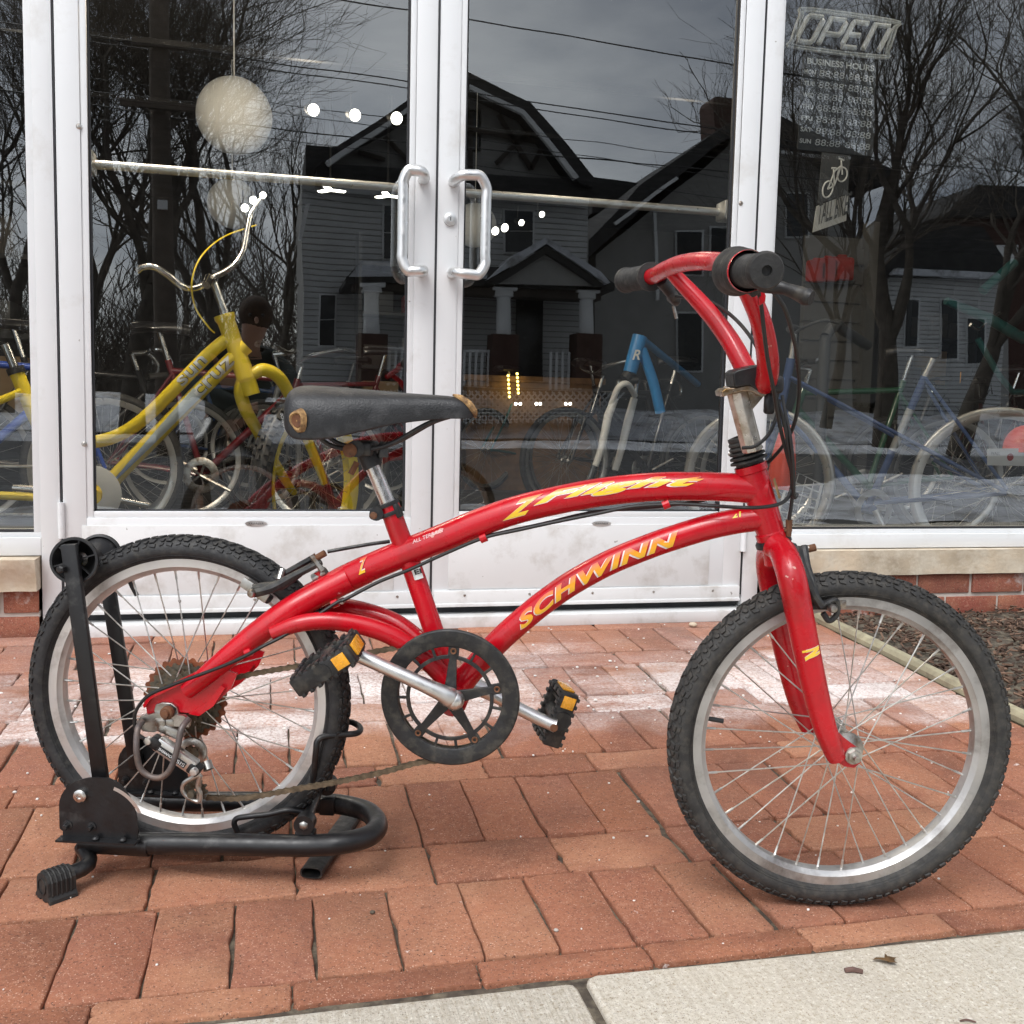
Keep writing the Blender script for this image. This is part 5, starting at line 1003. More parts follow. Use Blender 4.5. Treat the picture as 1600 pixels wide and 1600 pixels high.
mb.add(V, [[r*n_+i, r*n_+(i+1) % n_, (r+1)*n_+(i+1) % n_, (r+1)*n_+i] for r in range(4) for i in range(n_)]); mb.build('cross_bar', M['blackg'], ST)
# quadrant plates with slots, on both sides
def quadrant(off_, dv):
    z0 = P[0][2]+.016; c = RK(165, 1300, NO); L_ = RK.loc(c); fx = Fr(RK.p(L_[0]+(0 if off_ > 0 else .004), off_, 0), -.2914, 0); fx.o = zset(fx.o, z0)
    fx.o = fx.o+fx.n2*(.013 if off_ > 0 else -.013)
    pts = [(-.055, .010), (-.060, .014), (-.060, .050)]+[(-.060+.0+ .058*(1-math.cos(a)), .050+.046*math.sin(a)) for a in np.linspace(.15, math.pi/2, 8)]+[(.012+.05*math.sin(a), .012+.084*math.cos(a)) for a in np.linspace(.1, math.pi/2, 9)]+[(.060, .004), (.058, 0), (-.055, 0)]
    mb = MB(); mb.prism(pts, fx.o+fx.n2*.0, fx.e1, fx.up, fx.n2, .003); mb.box(fx.o+fx.n2*.0085+fx.e1*.002+fx.up*.0005, (.122, .020, .003), [fx.e1, fx.n2, fx.up])
    q = mb.build('quadrant_plate', M['blackm'], ST, smooth=30)
    mb = MB()
    n_ = 9; V = []
    for r in (.066, .0715):
        for a in np.linspace(.35, 1.15, n_): V.append(fx.o+fx.n2*.0036+fx.e1*(.002+r*math.sin(a))+fx.up*(.016+r*math.cos(a)))
    mb.add(V, [[i, i+1, n_+i+1, n_+i] for i in range(n_-1)]); mb.build('slot', M['alu'], q)
    for a, b in ((-.047, .020), (-.010, .019)): mb = MB(); mb.lathe([(0, .013), (.003, .013), (.0045, .011), (.0045, .003)], fx.o+fx.e1*a+fx.up*b, fx.n2, 6); mb.lathe([(.0075, .0032), (.0075, .0045), (.004, .005)], fx.o+fx.e1*a+fx.up*b, fx.n2, 14); mb.build('bolt', M['black'], q)
    for a in (.0, .042): mb = MB(); mb.sphere(fx.o+fx.e1*a+fx.up*.0045+fx.n2*.011, .0055, 10, 6, (1, 1, .7)); mb.build('bolt', M['black'], q)
    mb = MB(); mb.lathe([(0, .009), (.004, .0085), (.004, .0105), (.0075, .0105), (.0098, .009), (.0098, .003)], fx.o+fx.e1*(-.025)+fx.up*.068, fx.n2, 20); mb.build('pivot_bolt', M['chrome'], q)
    return fx
fq = quadrant(NO, 0); fq2 = quadrant(FO, 0)
# uprights with the roller
for (off_, u0, v0, u1, v1) in ((NO+.002, 108, 850, 162, 1250), (FO+.004, 163, 880, 214, 1200)):
    a, b = RK(u0, v0, off_), RK(u1, v1, off_); t_ = nrm(b-a); mb = MB(); mb.box((a+b)/2, (np.linalg.norm(b-a), .010, .024), [t_, RK.n2, np.cross(RK.n2, t_)], bev=.002); mb.build('upright', M['blackm'], ST)
    if off_ > 0: topN = a
    else: topF = a
rc_ = RK(115, 876, NO-.008); rcf = RK(157, 868, FO+.014); ax_ = nrm(rc_-rcf); wd_ = np.linalg.norm(rc_-rcf)
mb = MB(); mb.lathe([(.031, .0), (.0345, .0), (.0355, -.004), (.0345, -.009), (.0315, -.010), (.030, -.006), (.012, -.030), (.0105, -.05), (.0105, -wd_+.05), (.012, -wd_+.03), (.030, -wd_+.006), (.0315, -wd_+.010), (.0345, -wd_+.009), (.0355, -wd_+.004), (.0345, -wd_)], rc_, ax_, 44)
for k in range(6):
    an = k*math.pi/3+.3; a = nrm(np.cross(ax_, [0, 0, 1])); b = np.cross(ax_, a); r_ = math.cos(an)*a+math.sin(an)*b; mb.box(rc_+r_*.016-ax_*.008, (.030, .002, .012), [r_, np.cross(ax_, r_), ax_])
mb.lathe([(0, -.001), (.009, -.001), (.009, -.02)], rc_, ax_, 16); mb.build('roller', M['black'], ST, smooth=30)
mb = MB(); mb.lathe([(0, .022), (.0035, .022), (.006, .020), (.006, .010)], RK(104, 886, NO-.004), RK.n2, 6); mb.build('bolt', M['black'], ST)
# wheel loops (bent wire) and their pivot
mb = MB()
mb.tube(spl([RK(487, 1238, .012), RK(491, 1200, .028), RK(494, 1170, .032), RK(496, 1158, .030), RK(506, 1151, .025), (RK(535, 1148, .015)), RK(556, 1146, .005), RK(563, 1141, -.012), RK(560, 1134, -.028), RK(545, 1128, -.034), RK(528, 1136, -.034), RK(520, 1180, -.034), RK(512, 1235, -.03)], 7), .0048, 12)
mb.tube(spl([RK(478, 1270, .02), RK(450, 1266, .03), RK(420, 1272, .034), RK(385, 1276, .036), RK(370, 1279, .036), RK(366, 1287, .036), RK(371, 1300, .034)], 7), .0045, 12)
mb.tube(spl([RK(478, 1262, -.02), RK(440, 1250, -.034), RK(400, 1256, -.036), RK(386, 1265, -.036)], 7), .0045, 12)
mb.build('wheel_loop', M['blackm'], ST)
mb = MB(); pA = RK(478, 1284, NO-.012); mb.tube([pA+RK.n2*.014, pA-RK.n2*.006], .0155, 20); mb.tube([pA, RK(498, 1232, FO+.02)], .0085, 14); q = zset(pA, .075); mb.box(zset(pA, .070), (.030, .020, .032), [RK.e1, RK.n2, RK.up], bev=.003); pf = RK(512, 1226, FO+.012); mb.tube([pf-RK.n2*.01, pf+RK.n2*.01], .0155, 18); mb.box(zset(pf, .068), (.026, .018, .03), [RK.e1, RK.n2, RK.up], bev=.003)
po = mb.build('pivot', M['blackm'], ST); mb = MB(); mb.lathe([(0, .0175), (.0042, .017), (.0058, .016), (.0075, .014)], pA, RK.n2, 6); mb.build('bolt', M['steel'], po)
# ================================================================== BICYCLES INSIDE THE SHOP
def wheel2(parent, fr, R, rimm, tyrem, tw=.020, hub=.045, nsp=28, rimw=.018, name='wheel', knob=False, rimd=.022, fender=None):
    mb = MB(); mb.lathe([(0, -hub-.012), (.006, -hub-.012), (.006, -hub), (.02, -hub+.01), (.012, -hub+.016), (.012, hub-.016), (.02, hub-.01), (.006, hub), (.006, hub+.012), (0, hub+.012)], fr.o, fr.n2, 16); w = mb.build(name, M['steel'], parent)
    rc = R-tw; mb = MB(); mb.lathe([(rc+tw*math.sin(a), tw*math.cos(a)) for a in np.linspace(R_(-60), R_(240), 14)], fr.o, fr.n2, 72)
    if knob:
        nk = 60
        for i in range(nk):
            for j, an in enumerate((20, 50, 90, 130, 160)):
                t = 2*math.pi*(i+(j % 2)*.5)/nk; a = R_(an); r = rc+(tw+.003)*math.sin(a); p = fr.o+r*(math.cos(t)*fr.e1+math.sin(t)*fr.up)+fr.n2*(tw+.003)*math.cos(a)
                rad = nrm(math.cos(t)*fr.e1+math.sin(t)*fr.up)*math.sin(a)+fr.n2*math.cos(a); tg = np.cross(rad, nrm(-math.sin(t)*fr.e1+math.cos(t)*fr.up)); mb.box(p, (.016, .014, .008), [nrm(-math.sin(t)*fr.e1+math.cos(t)*fr.up), nrm(tg), nrm(rad)])
    mb.build('tyre', tyrem, w)
    r1 = R-1.75*tw; mb = MB(); mb.lathe([(r1+.004, rimw), (r1-rimd*.4, rimw*.9), (r1-rimd, rimw*.45), (r1-rimd, -rimw*.45), (r1-rimd*.4, -rimw*.9), (r1+.004, -rimw), (r1+.004, rimw)], fr.o, fr.n2, 72); mb.build('rim', rimm, w)
    mb = MB()
    for i in range(nsp):
        th = 2*math.pi*i/nsp; s = 1 if i % 2 else -1; dr = 1 if (i//2) % 2 else -1; a2 = th+dr*1.0
        mb.tube([fr.o+fr.n2*s*(hub-.01)+.019*(math.cos(a2)*fr.e1+math.sin(a2)*fr.up), fr.o+(r1-rimd+.002)*(math.cos(th)*fr.e1+math.sin(th)*fr.up)], .0011, 4)
    mb.build('spokes', M['spoke'], w); return w
def shop_bike(label, rear, yaw, paint, R=.335, wb=1.02, bars='flat', tyre='tyre', rim='greyrim', group=None, s=1., steer=0., lean=0., name='shop_bicycle', tube_r=.017, simple=False):
    o = np.array(rear, float); B = Fr(o, yaw, lean); t = thing(name, label, 'bicycle', (o[0], o[1], o[2]-R), group)
    p = lambda a, b, off=0: B.p(a*s, off*s, b*s)
    bb, st, sl, h0, h1, fa = p(.43, -.055), p(.27, .50), p(.30, .40), p(.80, .46), p(.845, .31), p(wb, 0)
    mb = MB(); r = tube_r*s
    mb.tube([bb, st], r*.92, 12); mb.tube([h0+(h1-h0)*.25, sl+(st-sl)*.5], r*.92, 12); mb.tube([h1-(h1-h0)*.2, bb], r*1.15, 12); mb.tube([h0, h1], r*1.2, 14)
    for q in (-1, 1): mb.tube([p(.43, -.055, q*.03), p(.2, -.02, q*.05), p(0, 0, q*.06)], r*.6, 8); mb.tube([p(.29, .43, q*.015), p(.15, .22, q*.05), p(0, 0, q*.06)], r*.5, 8)
    mb.tube([bb-B.n2*.035, bb+B.n2*.035], .02, 14); mb.build('frame', M[paint], t)
    SF_ = Fr(fa, yaw+steer, lean)
    mb = MB(); mb.tube([h1, h1+(h1-h0)*.12], r*1.1, 12)
    for q in (-1, 1): mb.tube([h1+(h1-h0)*.1, SF_.p(-.10*s, q*.052, .27*s), SF_.p(-.03*s, q*.055, .08*s), SF_.p(0, q*.055, 0)], [r*.9, r*.8, r*.6, r*.5], 8)
    mb.build('fork', M[paint], t)
    wheel2(t, Fr(o, yaw, lean), R*s, M[rim], M[tyre], nsp=24); wheel2(t, SF_, R*s, M[rim], M[tyre], nsp=24)
    stp = h0-(h1-h0)*.55; hb_ = Fr(stp, yaw+steer, lean); mb = MB(); mb.tube([h0, stp], .0125, 10); mb.tube([stp, hb_.p(.07, 0, .01)], .014, 10); mb.build('stem', M['chromei'], t)
    c = hb_.p(.07, 0, .01); mb = MB(); g = lambda a, off, b: c+SF_.e1*a+SF_.n2*off+SF_.up*b
    if bars == 'flat': pts = [g(-.05, -.30, .02), g(-.02, -.15, .02), g(0, 0, 0), g(-.02, .15, .02), g(-.05, .30, .02)]
    elif bars == 'drop': pts = [g(-.02, -.21, -.13), g(.06, -.21, -.12), g(.09, -.21, -.06), g(.05, -.21, 0), g(.0, -.18, .005), g(0, 0, 0), g(.0, .18, .005), g(.05, .21, 0), g(.09, .21, -.06), g(.06, .21, -.12), g(-.02, .21, -.13)]
    else: pts = [g(-.24, -.28, .07), g(-.12, -.27, .08), g(.0, -.15, .04), g(0, 0, 0), g(.0, .15, .04), g(-.12, .27, .08), g(-.24, .28, .07)]
    mb.tube(spl(pts, 6), .0115, 10); h = mb.build('handlebar', M['chromei'], t)
    mb = MB(); mb.tube([pts[0], pts[0]+nrm(pts[1]-pts[0])*.10], .0165, 10); mb.build('grip', M['rubber'], h); mb = MB(); mb.tube([pts[-1], pts[-1]+nrm(pts[-2]-pts[-1])*.10], .0165, 10); mb.build('grip', M['rubber'], h)
    sp = st+nrm(st-bb)*.14; mb = MB(); mb.tube([st, sp], .0125, 10); mb.build('seat_post', M['chromei'], t)
    mb = MB(); S_ = Fr(sp, yaw, lean); rings = []
    for a, w, z in ((-.13, .02, .0), (-.12, .07, .01), (-.05, .075, .015), (.03, .045, .012), (.10, .024, .010), (.145, .016, 0), (.15, .004, -.01)):
        rings.append([S_.p(a, w*math.cos(q), z+.035*math.sin(q)*(1 if math.sin(q) > 0 else .5)) for q in np.linspace(0, 2*math.pi, 13)[:-1]])
    mb.add([v for r_ in rings for v in r_], [[i*12+k, i*12+(k+1) % 12, (i+1)*12+(k+1) % 12, (i+1)*12+k] for i in range(6) for k in range(12)]+[list(range(12)), [72+k for k in range(12)]]); mb.build('saddle', M['bpaint'], t, smooth=60)
    mb = MB(); mb.lathe([(.05, -.001), (.085, -.001), (.088, .001), (.085, .003), (.05, .003), (.05, -.001)], bb+B.n2*.045, B.n2, 32)
    for k in range(5): an = k*1.2566; mb.rod(bb+B.n2*.046, bb+B.n2*.046+.06*(math.cos(an)*B.e1+math.sin(an)*B.up), .006, 6)
    mb.build('chainring', M['steel'], t); mb = MB(); mb.tube([bb+B.n2*.06, bb+B.n2*.075+.165*nrm(B.e1*.8-B.up*.4)], .009, 8); mb.tube([bb-B.n2*.06, bb-B.n2*.075-.165*nrm(B.e1*.8-B.up*.4)], .009, 8); mb.build('crank_arm', M['steel'], t)
    return t
# ---- yellow cruiser right behind the left door
YY = 3.42; a3 = lambda u, v, dy=0: at(u, v, YY+dy)
YB = thing('yellow_bicycle', 'yellow step-through bicycle with chrome handlebar behind the left door glass', 'bicycle', (at(200, 760, YY)[0], YY, .125))
YP = 'yellow'
mb = MB(); tp = spl([a3(368, 520), a3(330, 550), a3(280, 600), a3(235, 645), a3(200, 672), a3(165, 687), a3(125, 692), a3(80, 690)], 8); mb.tube(tp, [.0210, .0215, .0215, .0215, .021, .021, .020, .020], 22)
dtp = spl([a3(385, 540), a3(330, 593), a3(262, 662), a3(200, 725), a3(150, 778)], 8); mb.tube(dtp, .0255, 22)
hh0, hh1 = a3(350, 492), a3(385, 592); mb.tube([hh0, ln(hh0, hh1, .06), ln(hh0, hh1, .10), ln(hh0, hh1, .5), ln(hh0, hh1, .9), hh1], [.034, .034, .029, .028, .031, .032], 26)
mb.tube(spl([a3(25, 580), a3(60, 662), a3(108, 748), a3(140, 782)], 8), .0225, 18)
for q in (-1, 1): mb.tube([a3(34, 612, -q*.02), a3(-60, 650, -q*.05), a3(-190, 765, -q*.06)], .012, 10); mb.tube([a3(140, 782, -q*.03), a3(20, 775, -q*.05), a3(-190, 768, -q*.06)], .013, 10)
mb.tube([a3(142, 778, -.04), a3(142, 778, .04)], .03, 20); mb.tube([a3(345, 585, 0), a3(250, 680, 0), a3(175, 757)], .0035, 6)
yf = mb.build('frame', M[YP], YB)
n2y = np.array([0, -1., 0]); lb = MB(); SIL = lambda t: tuple(np.array([.72, .75, .76])*(.75+.4*t)); DK = lambda t: (.10, .09, .06)
tpx = [a3(272, 608), a3(300, 580), a3(330, 550), a3(352, 530)]; dpx = [a3(300, 624), a3(330, 593), a3(362, 562), a3(375, 549)]
for cf, of, lf_ in ((DK, .035, .0004), (SIL, .014, .0009)):
    wrap_text(lb, 'sun', spl(tpx, 6), .0215, n2y, .025, .115, .033, .0, .0, of, lf_, cf); wrap_text(lb, 'cruz', spl(dpx, 6), .0255, n2y, .02, .165, .036, .0, .0, of, lf_, cf)
lb.build('lettering', M['attr'], yf, smooth=60)
mb = MB(); V = []; n_ = 14     # silver and blue flash along the down tube
for i in range(n_):
    t = i/(n_-1); c = ln(a3(310, 613), a3(165, 763), t); ax_ = nrm(a3(165, 763)-a3(310, 613)); sd = nrm(np.cross(n2y, ax_)); sd = sd if sd[2] > 0 else -sd; w = 1.05*(1-t)**.8
    for k in range(7): ph = .05+(-.5+k/6)*2*w*.75-.25*t; V.append(c+.0262*(math.cos(ph)*n2y+math.sin(ph)*sd))
mb.v += [tuple(p) for p in V]; mb.f += [[i*7+k, i*7+k+1, (i+1)*7+k+1, (i+1)*7+k] for i in range(n_-1) for k in range(6)]
for i in range(n_): t = i/(n_-1); mb.c += [tuple(np.array([.50, .58, .60])*(1-max(0, t-.45)*1.8)+np.array([.05, .16, .50])*max(0, t-.45)*1.8)]*7
mb.build('flash_stripe', M['attr'], yf, smooth=60)
SY = Fr(a3(487, 757, .20), R_(56), 0)
wheel2(YB, SY, .340, M['yellow'], pbr('tyre_knobby', (.06, .06, .062), .55), tw=.033, knob=True, rimw=.030, rimd=.034, nsp=36)
mb = MB(); cr = hh1+nrm(hh1-hh0)*.01
mb.tube([hh1, hh1+nrm(hh1-hh0)*.055], [.030, .027], 20)
for q, px in ((1, [(392, 586, .0), (412, 578, .01), (436, 590, .03), (456, 625, .08), (478, 680, .13), (500, 735, .16), (507, 756, .17)]), (-1, [(380, 590, 0), (376, 612, .01), (384, 640, .03), (402, 672, .08), (425, 715, .16), (450, 757, .22), (460, 770, .25)])):
    mb.tube(spl([a3(*p_) for p_ in px], 6), [.020, .0225, .022, .020, .018, .015, .012], 16)
mb.build('fork', M[YP], YB)
mb = MB(); mb.tube([a3(352, 492), a3(333, 440)], .0135, 14); mb.tube([a3(333, 440), a3(327, 434, -.03), a3(322, 446, -.06)], .014, 12); mb.build('stem', M['chromei'], YB)
mb = MB(); mb.tube(spl([a3(213, 424, -.10), a3(222, 418, -.10), a3(240, 417, -.10), (a3(262, 430, -.09)), a3(282, 446, -.07), a3(300, 451, -.05), a3(320, 444, -.03), a3(332, 434, .0), a3(350, 425, .02), a3(368, 412, .04), a3(380, 392, .06), a3(386, 362, .08), a3(392, 336, .10), (a3(408, 312, .12))], 7), .0105, 14); mb.build('handlebar', M['chromei'], YB)
mb = MB(); mb.tube(spl([a3(400, 352, .3), a3(350, 370, .1), a3(315, 400, -.05), a3(300, 440, -.08), a3(305, 480, -.05), a3(325, 510, -.03), a3(335, 520, 0)], 8), .0028, 6); mb.build('brake_cable', M[YP], YB)
mb = MB(); mb.lathe([(.035, 0), (.088, 0), (.092, .0015), (.088, .003), (.035, .003), (.035, 0)], a3(142, 772, -.055), n2y, 48); mb.build('chainring', M['whitep'], YB)
mb = MB(); mb.tube([a3(142, 772, -.07), a3(60, 765, -.09), a3(20, 762, -.09)], [.014, .013, .011], 12); mb.tube([a3(142, 772, .07), a3(232, 790, .09)], .011, 12); mb.build('crank_arm', M['chromei'], YB)
mb = MB(); mb.tube([a3(-190, 728, -.055), a3(142, 725+4, -.055)], .0045, 6); mb.tube([a3(-190, 800, -.055), a3(135, 806, -.055)], .0045, 6); mb.build('chain', M['steel'], YB)
mb = MB(); mb.tube([a3(25, 580), a3(8, 538)], .0135, 14); mb.build('seat_post', M['chromei'], YB); mb = MB(); mb.lathe([(.023, 0), (.027, 0), (.027, .02), (.023, .02)], a3(27, 584), nrm(a3(8, 538)-a3(25, 580)), 18); mb.build('seat_clamp', M['black'], YB)
wheel2(YB, Fr(a3(-190, 765), 0), .335, M['greyrim'], M['tyre'], tw=.028, nsp=28)
# ---- navy mixte behind the right window
na = lambda u, v: at(u, v, float(np.interp(u, [1150, 1560], [4.10, 3.45])))
NB = thing('navy_bicycle', 'navy blue step-through bicycle with twin sloping tubes behind the right window', 'bicycle', (na(1400, 780)[0], 3.7, .125))
yawN = math.atan2(*(na(1183, 752)-na(1558, 766))[[1, 0]]); mb = MB()
mb.tube([na(1445, 588), na(1355, 795)], .0155, 16); mb.tube([na(1222, 640), na(1352, 790)], .016, 16); mb.tube([na(1236, 560), na(1214, 668)], .019, 16)
for q in (-1, 1):
    o_ = np.array([0, q*.03, 0]); mb.tube([na(1234, 590)+o_*.4, na(1400, 680)+o_, na(1556, 767)+o_*2], .0085, 12); mb.tube([na(1360, 785)+o_, na(1556, 769)+o_*2], .0095, 10); mb.tube([na(1442, 590)+o_*.4, na(1557, 763)+o_*2], .0075, 10)
mb.tube([na(1355, 795)+np.array([0, -.04, 0]), na(1355, 795)+np.array([0, .04, 0])], .021, 16); nf = mb.build('frame', M['navy'], NB)
mb = MB(); mb.tube([ln(na(1445, 588), na(1355, 795), .24), ln(na(1445, 588), na(1355, 795), .55)], .0164, 16); mb.build('decal', M['silver'], nf)
wheel2(NB, Fr(na(1558, 766), yawN), .335, M['alu'], M['greyrim'], tw=.015, nsp=36); wheel2(NB, Fr(na(1183, 752), yawN), .335, M['alu'], M['greyrim'], tw=.015, nsp=36)
mb = MB(); fN = Fr(na(1183, 752), yawN)
for q in (-1, 1): mb.tube(spl([na(1213, 672), fN.p(-.07, q*.05, .25), fN.p(-.02, q*.055, .06), fN.o+fN.n2*q*.055], 5), [.012, .011, .008, .007], 10)
mb.build('fork', M['navy'], NB)
mb = MB(); mb.tube([na(1236, 562), na(1242, 520)], .0125, 12); mb.build('stem', M['alu'], NB); mb = MB(); c = na(1242, 520); mb.tube(spl([c+np.array([.22, -.26, .06]), c+np.array([.1, -.24, .08]), c+np.array([0, -.12, .03]), c, c+np.array([0, .12, .03]), c+np.array([.1, .24, .08]), c+np.array([.22, .26, .06])], 6), .0115, 10); mb.v = [tuple(c+(np.array(q_)-c)*.55) for q_ in mb.v]; mb.build('handlebar', M['signgrey'], NB)
mb = MB(); mb.tube([na(1445, 588), na(1458, 560)], .013, 12); mb.build('seat_post', M['alu'], NB)
mb = MB(); mb.tube([na(1355, 795)+np.array([0, -.06, 0]), na(1378, 850)+np.array([0, -.08, 0])], [.015, .012], 12); mb.tube([na(1355, 795)+np.array([0, .06, 0]), na(1303, 705)+np.array([0, .08, 0])], [.015, .012], 12); mb.build('crank_arm', M['alu'], NB)
mb = MB(); mb.lathe([(.06, 0), (.088, 0), (.088, .003), (.06, .003), (.06, 0)], na(1355, 795)+np.array([0, -.045, 0]), (0, -1, 0), 40); mb.build('chainring', M['alu'], NB)
mb = MB(); c = na(1443, 720); mb.box(c, (.06, .03, .02), bev=.005); mb.tube([c, c+np.array([.06, 0, .01])], .008, 8); mb.build('brake', M['alu'], NB)
# ---- blue frame with white suspension fork, no wheel
sb = lambda u, v, d=0: at(u, v, 4.3+d)
SB = thing('blue_bicycle_frame', 'light blue bicycle frame with white suspension fork and no front wheel behind the right door', 'bicycle frame', (sb(980, 700)[0], 4.3, .125))
mb = MB(); mb.tube([sb(1000, 525), sb(984, 582)], [.034, .031], 20); mb.tube(spl([sb(1002, 545), sb(1020, 595), sb(1032, 645)], 5), .024, 16); mb.tube([sb(1003, 530), sb(1040, 560, .4), sb(1090, 600, .9)], .018, 14); mb.build('frame', M['sky'], SB)
mb = MB(); flat_text(mb, 'R', sb(990, 555)+np.array([0, -.034, 0]), (1, 0, 0), (0, 0, 1), (0, -1, 0), .045, center=True, lift=.002, offset=.02, shear=.3); mb.build('lettering', M['text'], SB, smooth=0)
mb = MB(); mb.tube([sb(983, 584), sb(976, 592)], .026, 14); mb.tube([sb(965, 598), sb(996, 594)], .016, 12); mb.build('fork_crown', M['black'], SB)
mb = MB(); mb.tube([sb(967, 596), sb(960, 628)], .0155, 14); mb.tube([sb(996, 594, .08), sb(990, 628, .08)], .0155, 14); mb.build('stanchion', M['chromei'], SB)
mb = MB(); mb.tube([sb(961, 622), sb(950, 650), sb(940, 700), sb(930, 728)], [.017, .0195, .017, .015], 16); mb.tube([sb(991, 622, .08), sb(982, 655, .08), sb(970, 705, .08), sb(961, 735, .08)], [.017, .0195, .017, .015], 16); mb.tube(spl([sb(955, 632), sb(966, 606, -.03), sb(980, 600, -.03), sb(992, 618, .06)], 5), .014, 12); mb.build('fork', M['whitep'], SB)
# ---- teal hanging frame
tl = lambda u, v, d=0: at(u, v, 4.7+d)
TB = thing('teal_bicycle_frame', 'teal bicycle frame hanging behind the right edge of the window', 'bicycle frame', tl(1560, 560)); mb = MB()
mb.tube([tl(1478, 470), tl(1545, 498), tl(1600, 530)], [.02, .03, .03], 14); mb.tube([tl(1528, 530), tl(1560, 585), tl(1582, 612), tl(1660, 615)], .017, 12); mb.tube([tl(1535, 455), tl(1585, 410)], .026, 12); mb.tube([tl(1600, 530), tl(1690, 560)], .022, 12); mb.build('frame', M['teal'], TB)
mb = MB(); mb.tube(spl([tl(1516, 507), tl(1530, 514), tl(1545, 500), tl(1562, 488)], 5), .010, 10); mb.build('handlebar', M['chromei'], TB)
# ---- the rest of the stock
BL = [('maroon bicycle with silver flat handlebar behind the left door, left of the yellow wheel', (175, 742, 5.2), -.12, 'darkred', 'flat', -.2),
 ('red bicycle with silver handlebar behind the left door, deep behind the saddle', (650, 700, 6.4), R_(200), 'darkred', 'north', .4),
 ('blue bicycle behind the far left window', (-270, 730, 4.5), .15, 'blue', 'flat', .1),
 ('black bicycle at the far left window, behind the blue one', (-60, 640, 5.3), R_(15), 'bpaint', 'drop', 0),
 ('dark green bicycle behind the navy one', (1480, 735, 4.6), R_(172), 'green', 'flat', -.2),
 ('black bicycle with drop handlebar deep in the shop behind the right door', (880, 690, 6.6), R_(25), 'bpaint', 'drop', .1),
 ('silver bicycle deep in the shop left of the door gap', (600, 660, 7.4), R_(160), 'silver', 'flat', 0),
 ('teal bicycle deep in the shop behind the door gap', (760, 668, 7.9), R_(30), 'teal', 'flat', 0),
 ('black bicycle with swept handlebar deep in the shop behind the light blue frame', (1100, 680, 6.2), R_(190), 'bpaint', 'north', .1),
 ('black bicycle behind the right window, right of the green one', (1640, 700, 5.6), R_(165), 'bpaint', 'flat', 0),
 ('maroon bicycle deep behind the right window', (1500, 650, 7.2), R_(20), 'darkred', 'drop', 0),
 ('navy bicycle deep in the shop under the paper globes', (260, 655, 8.0), R_(12), 'navy', 'flat', .2)]
for lab, (u, v, Y), yaw, pt, bar, stv in BL:
    p = at(u, v, Y); p[2] = max(p[2], .46) if p[2] < .62 else p[2]
    if p[2] > .7: p[2] = .46
    p[2] = .46; shop_bike(lab, p, yaw, pt, bars=bar, steer=stv)
# ---- signs in the right window
def quadmap(TL, TR, BR, BL, Y):
    TL, TR, BR, BL = [at(*q, Y) for q in (TL, TR, BR, BL)]
    return lambda a, b: (BL*(1-a)+BR*a)*(1-b)+(TL*(1-a)+TR*a)*b
OS = thing('open_sign', 'unlit white tube OPEN sign in slanted frame, top of the right window', 'sign', at(1315, 50, 3.12)); q = quadmap((1263, 24), (1394, 42), (1374, 80), (1243, 64), 3.10); mb = MB()
def stroke(pts, x0, w, r=.0092, cl=False): mb.tube([q(x0+a*w, b) for a, b in pts], r, 8, closed=cl)
stroke([(0, .12), (0, .88), (.12, 1), (.88, 1), (1, .88), (1, .12), (.88, 0), (.12, 0)], .0, .19, cl=True); stroke([(0, 0), (0, 1), (.9, 1), (1, .9), (1, .55), (.9, .42), (.1, .42)], .27, .19); stroke([(1, 1), (.05, 1), (0, .9), (0, .1), (.05, 0), (1, 0)], .54, .17); stroke([(0.1, .5), (.85, .5)], .54, .17); stroke([(0, 0), (0, 1), (.88, 1), (1, .9), (1, 0)], .80, .19)
mb.build('letter_tubes', pbr('tube_white', (.50, .52, .52), .4), OS); mb = MB(); q2 = quadmap((1254, 12), (1404, 33), (1384, 92), (1233, 74), 3.10)
for ins in (0, .030): mb.tube(spl([q2(a, b) for a, b in [(ins, .2+ins), (ins, .8), (.05+ins, 1-ins*2), (.95, 1-ins*2), (1-ins, .8), (1-ins, .2+ins), (.95, ins*2), (.05+ins, ins*2)]], 4, True), .0045, 8, closed=True)
mb.build('frame_tube', pbr('tube_grey', (.34, .36, .36), .4), OS)
HS = thing('hours_sign', 'dark business hours sign with white weekday rows below the OPEN sign', 'sign', at(1308, 160, 3.05)); q = quadmap((1256, 84), (1370, 98), (1364, 244), (1246, 233), 3.04)
mb = MB(); P = [q(a, b) for a, b in ((0, 0), (1, 0), (1, 1), (0, 1))]; mb.add(P+[p+np.array([0, .003, 0]) for p in P], [[0, 1, 2, 3], [7, 6, 5, 4], [0, 4, 5, 1], [1, 5, 6, 2], [2, 6, 7, 3], [3, 7, 4, 0]]); mb.build('board', M['signgrey'], HS, smooth=0)
mb = MB(); ex_ = nrm(q(1, .5)-q(0, .5)); ey_ = nrm(q(.5, 1)-q(.5, 0)); nn = np.array([0, -1., 0]); wB = np.linalg.norm(q(1, .5)-q(0, .5)); hB = np.linalg.norm(q(.5, 1)-q(.5, 0))
flat_text(mb, 'BUSINESS HOURS', q(.05, .90), ex_, ey_, nn, hB*.065, wB*.9, lift=.001, offset=.03)
for i, dname in enumerate(('MON', 'TUE', 'WED', 'THU', 'FRI', 'SAT', 'SUN')):
    b = .795-i*.121; flat_text(mb, dname, q(.02, b), ex_, ey_, nn, hB*.048, wB*.15, lift=.001, offset=.03)
mb.build('lettering', M['text'], HS, smooth=0)
mb = MB()
for i in range(7):
    b = .785-i*.121; flat_text(mb, '88:88', q(.22, b), ex_, ey_, nn, hB*.068, wB*.34, lift=.001, shear=.1); flat_text(mb, '88:88', q(.62, b), ex_, ey_, nn, hB*.068, wB*.34, lift=.001, shear=.1)
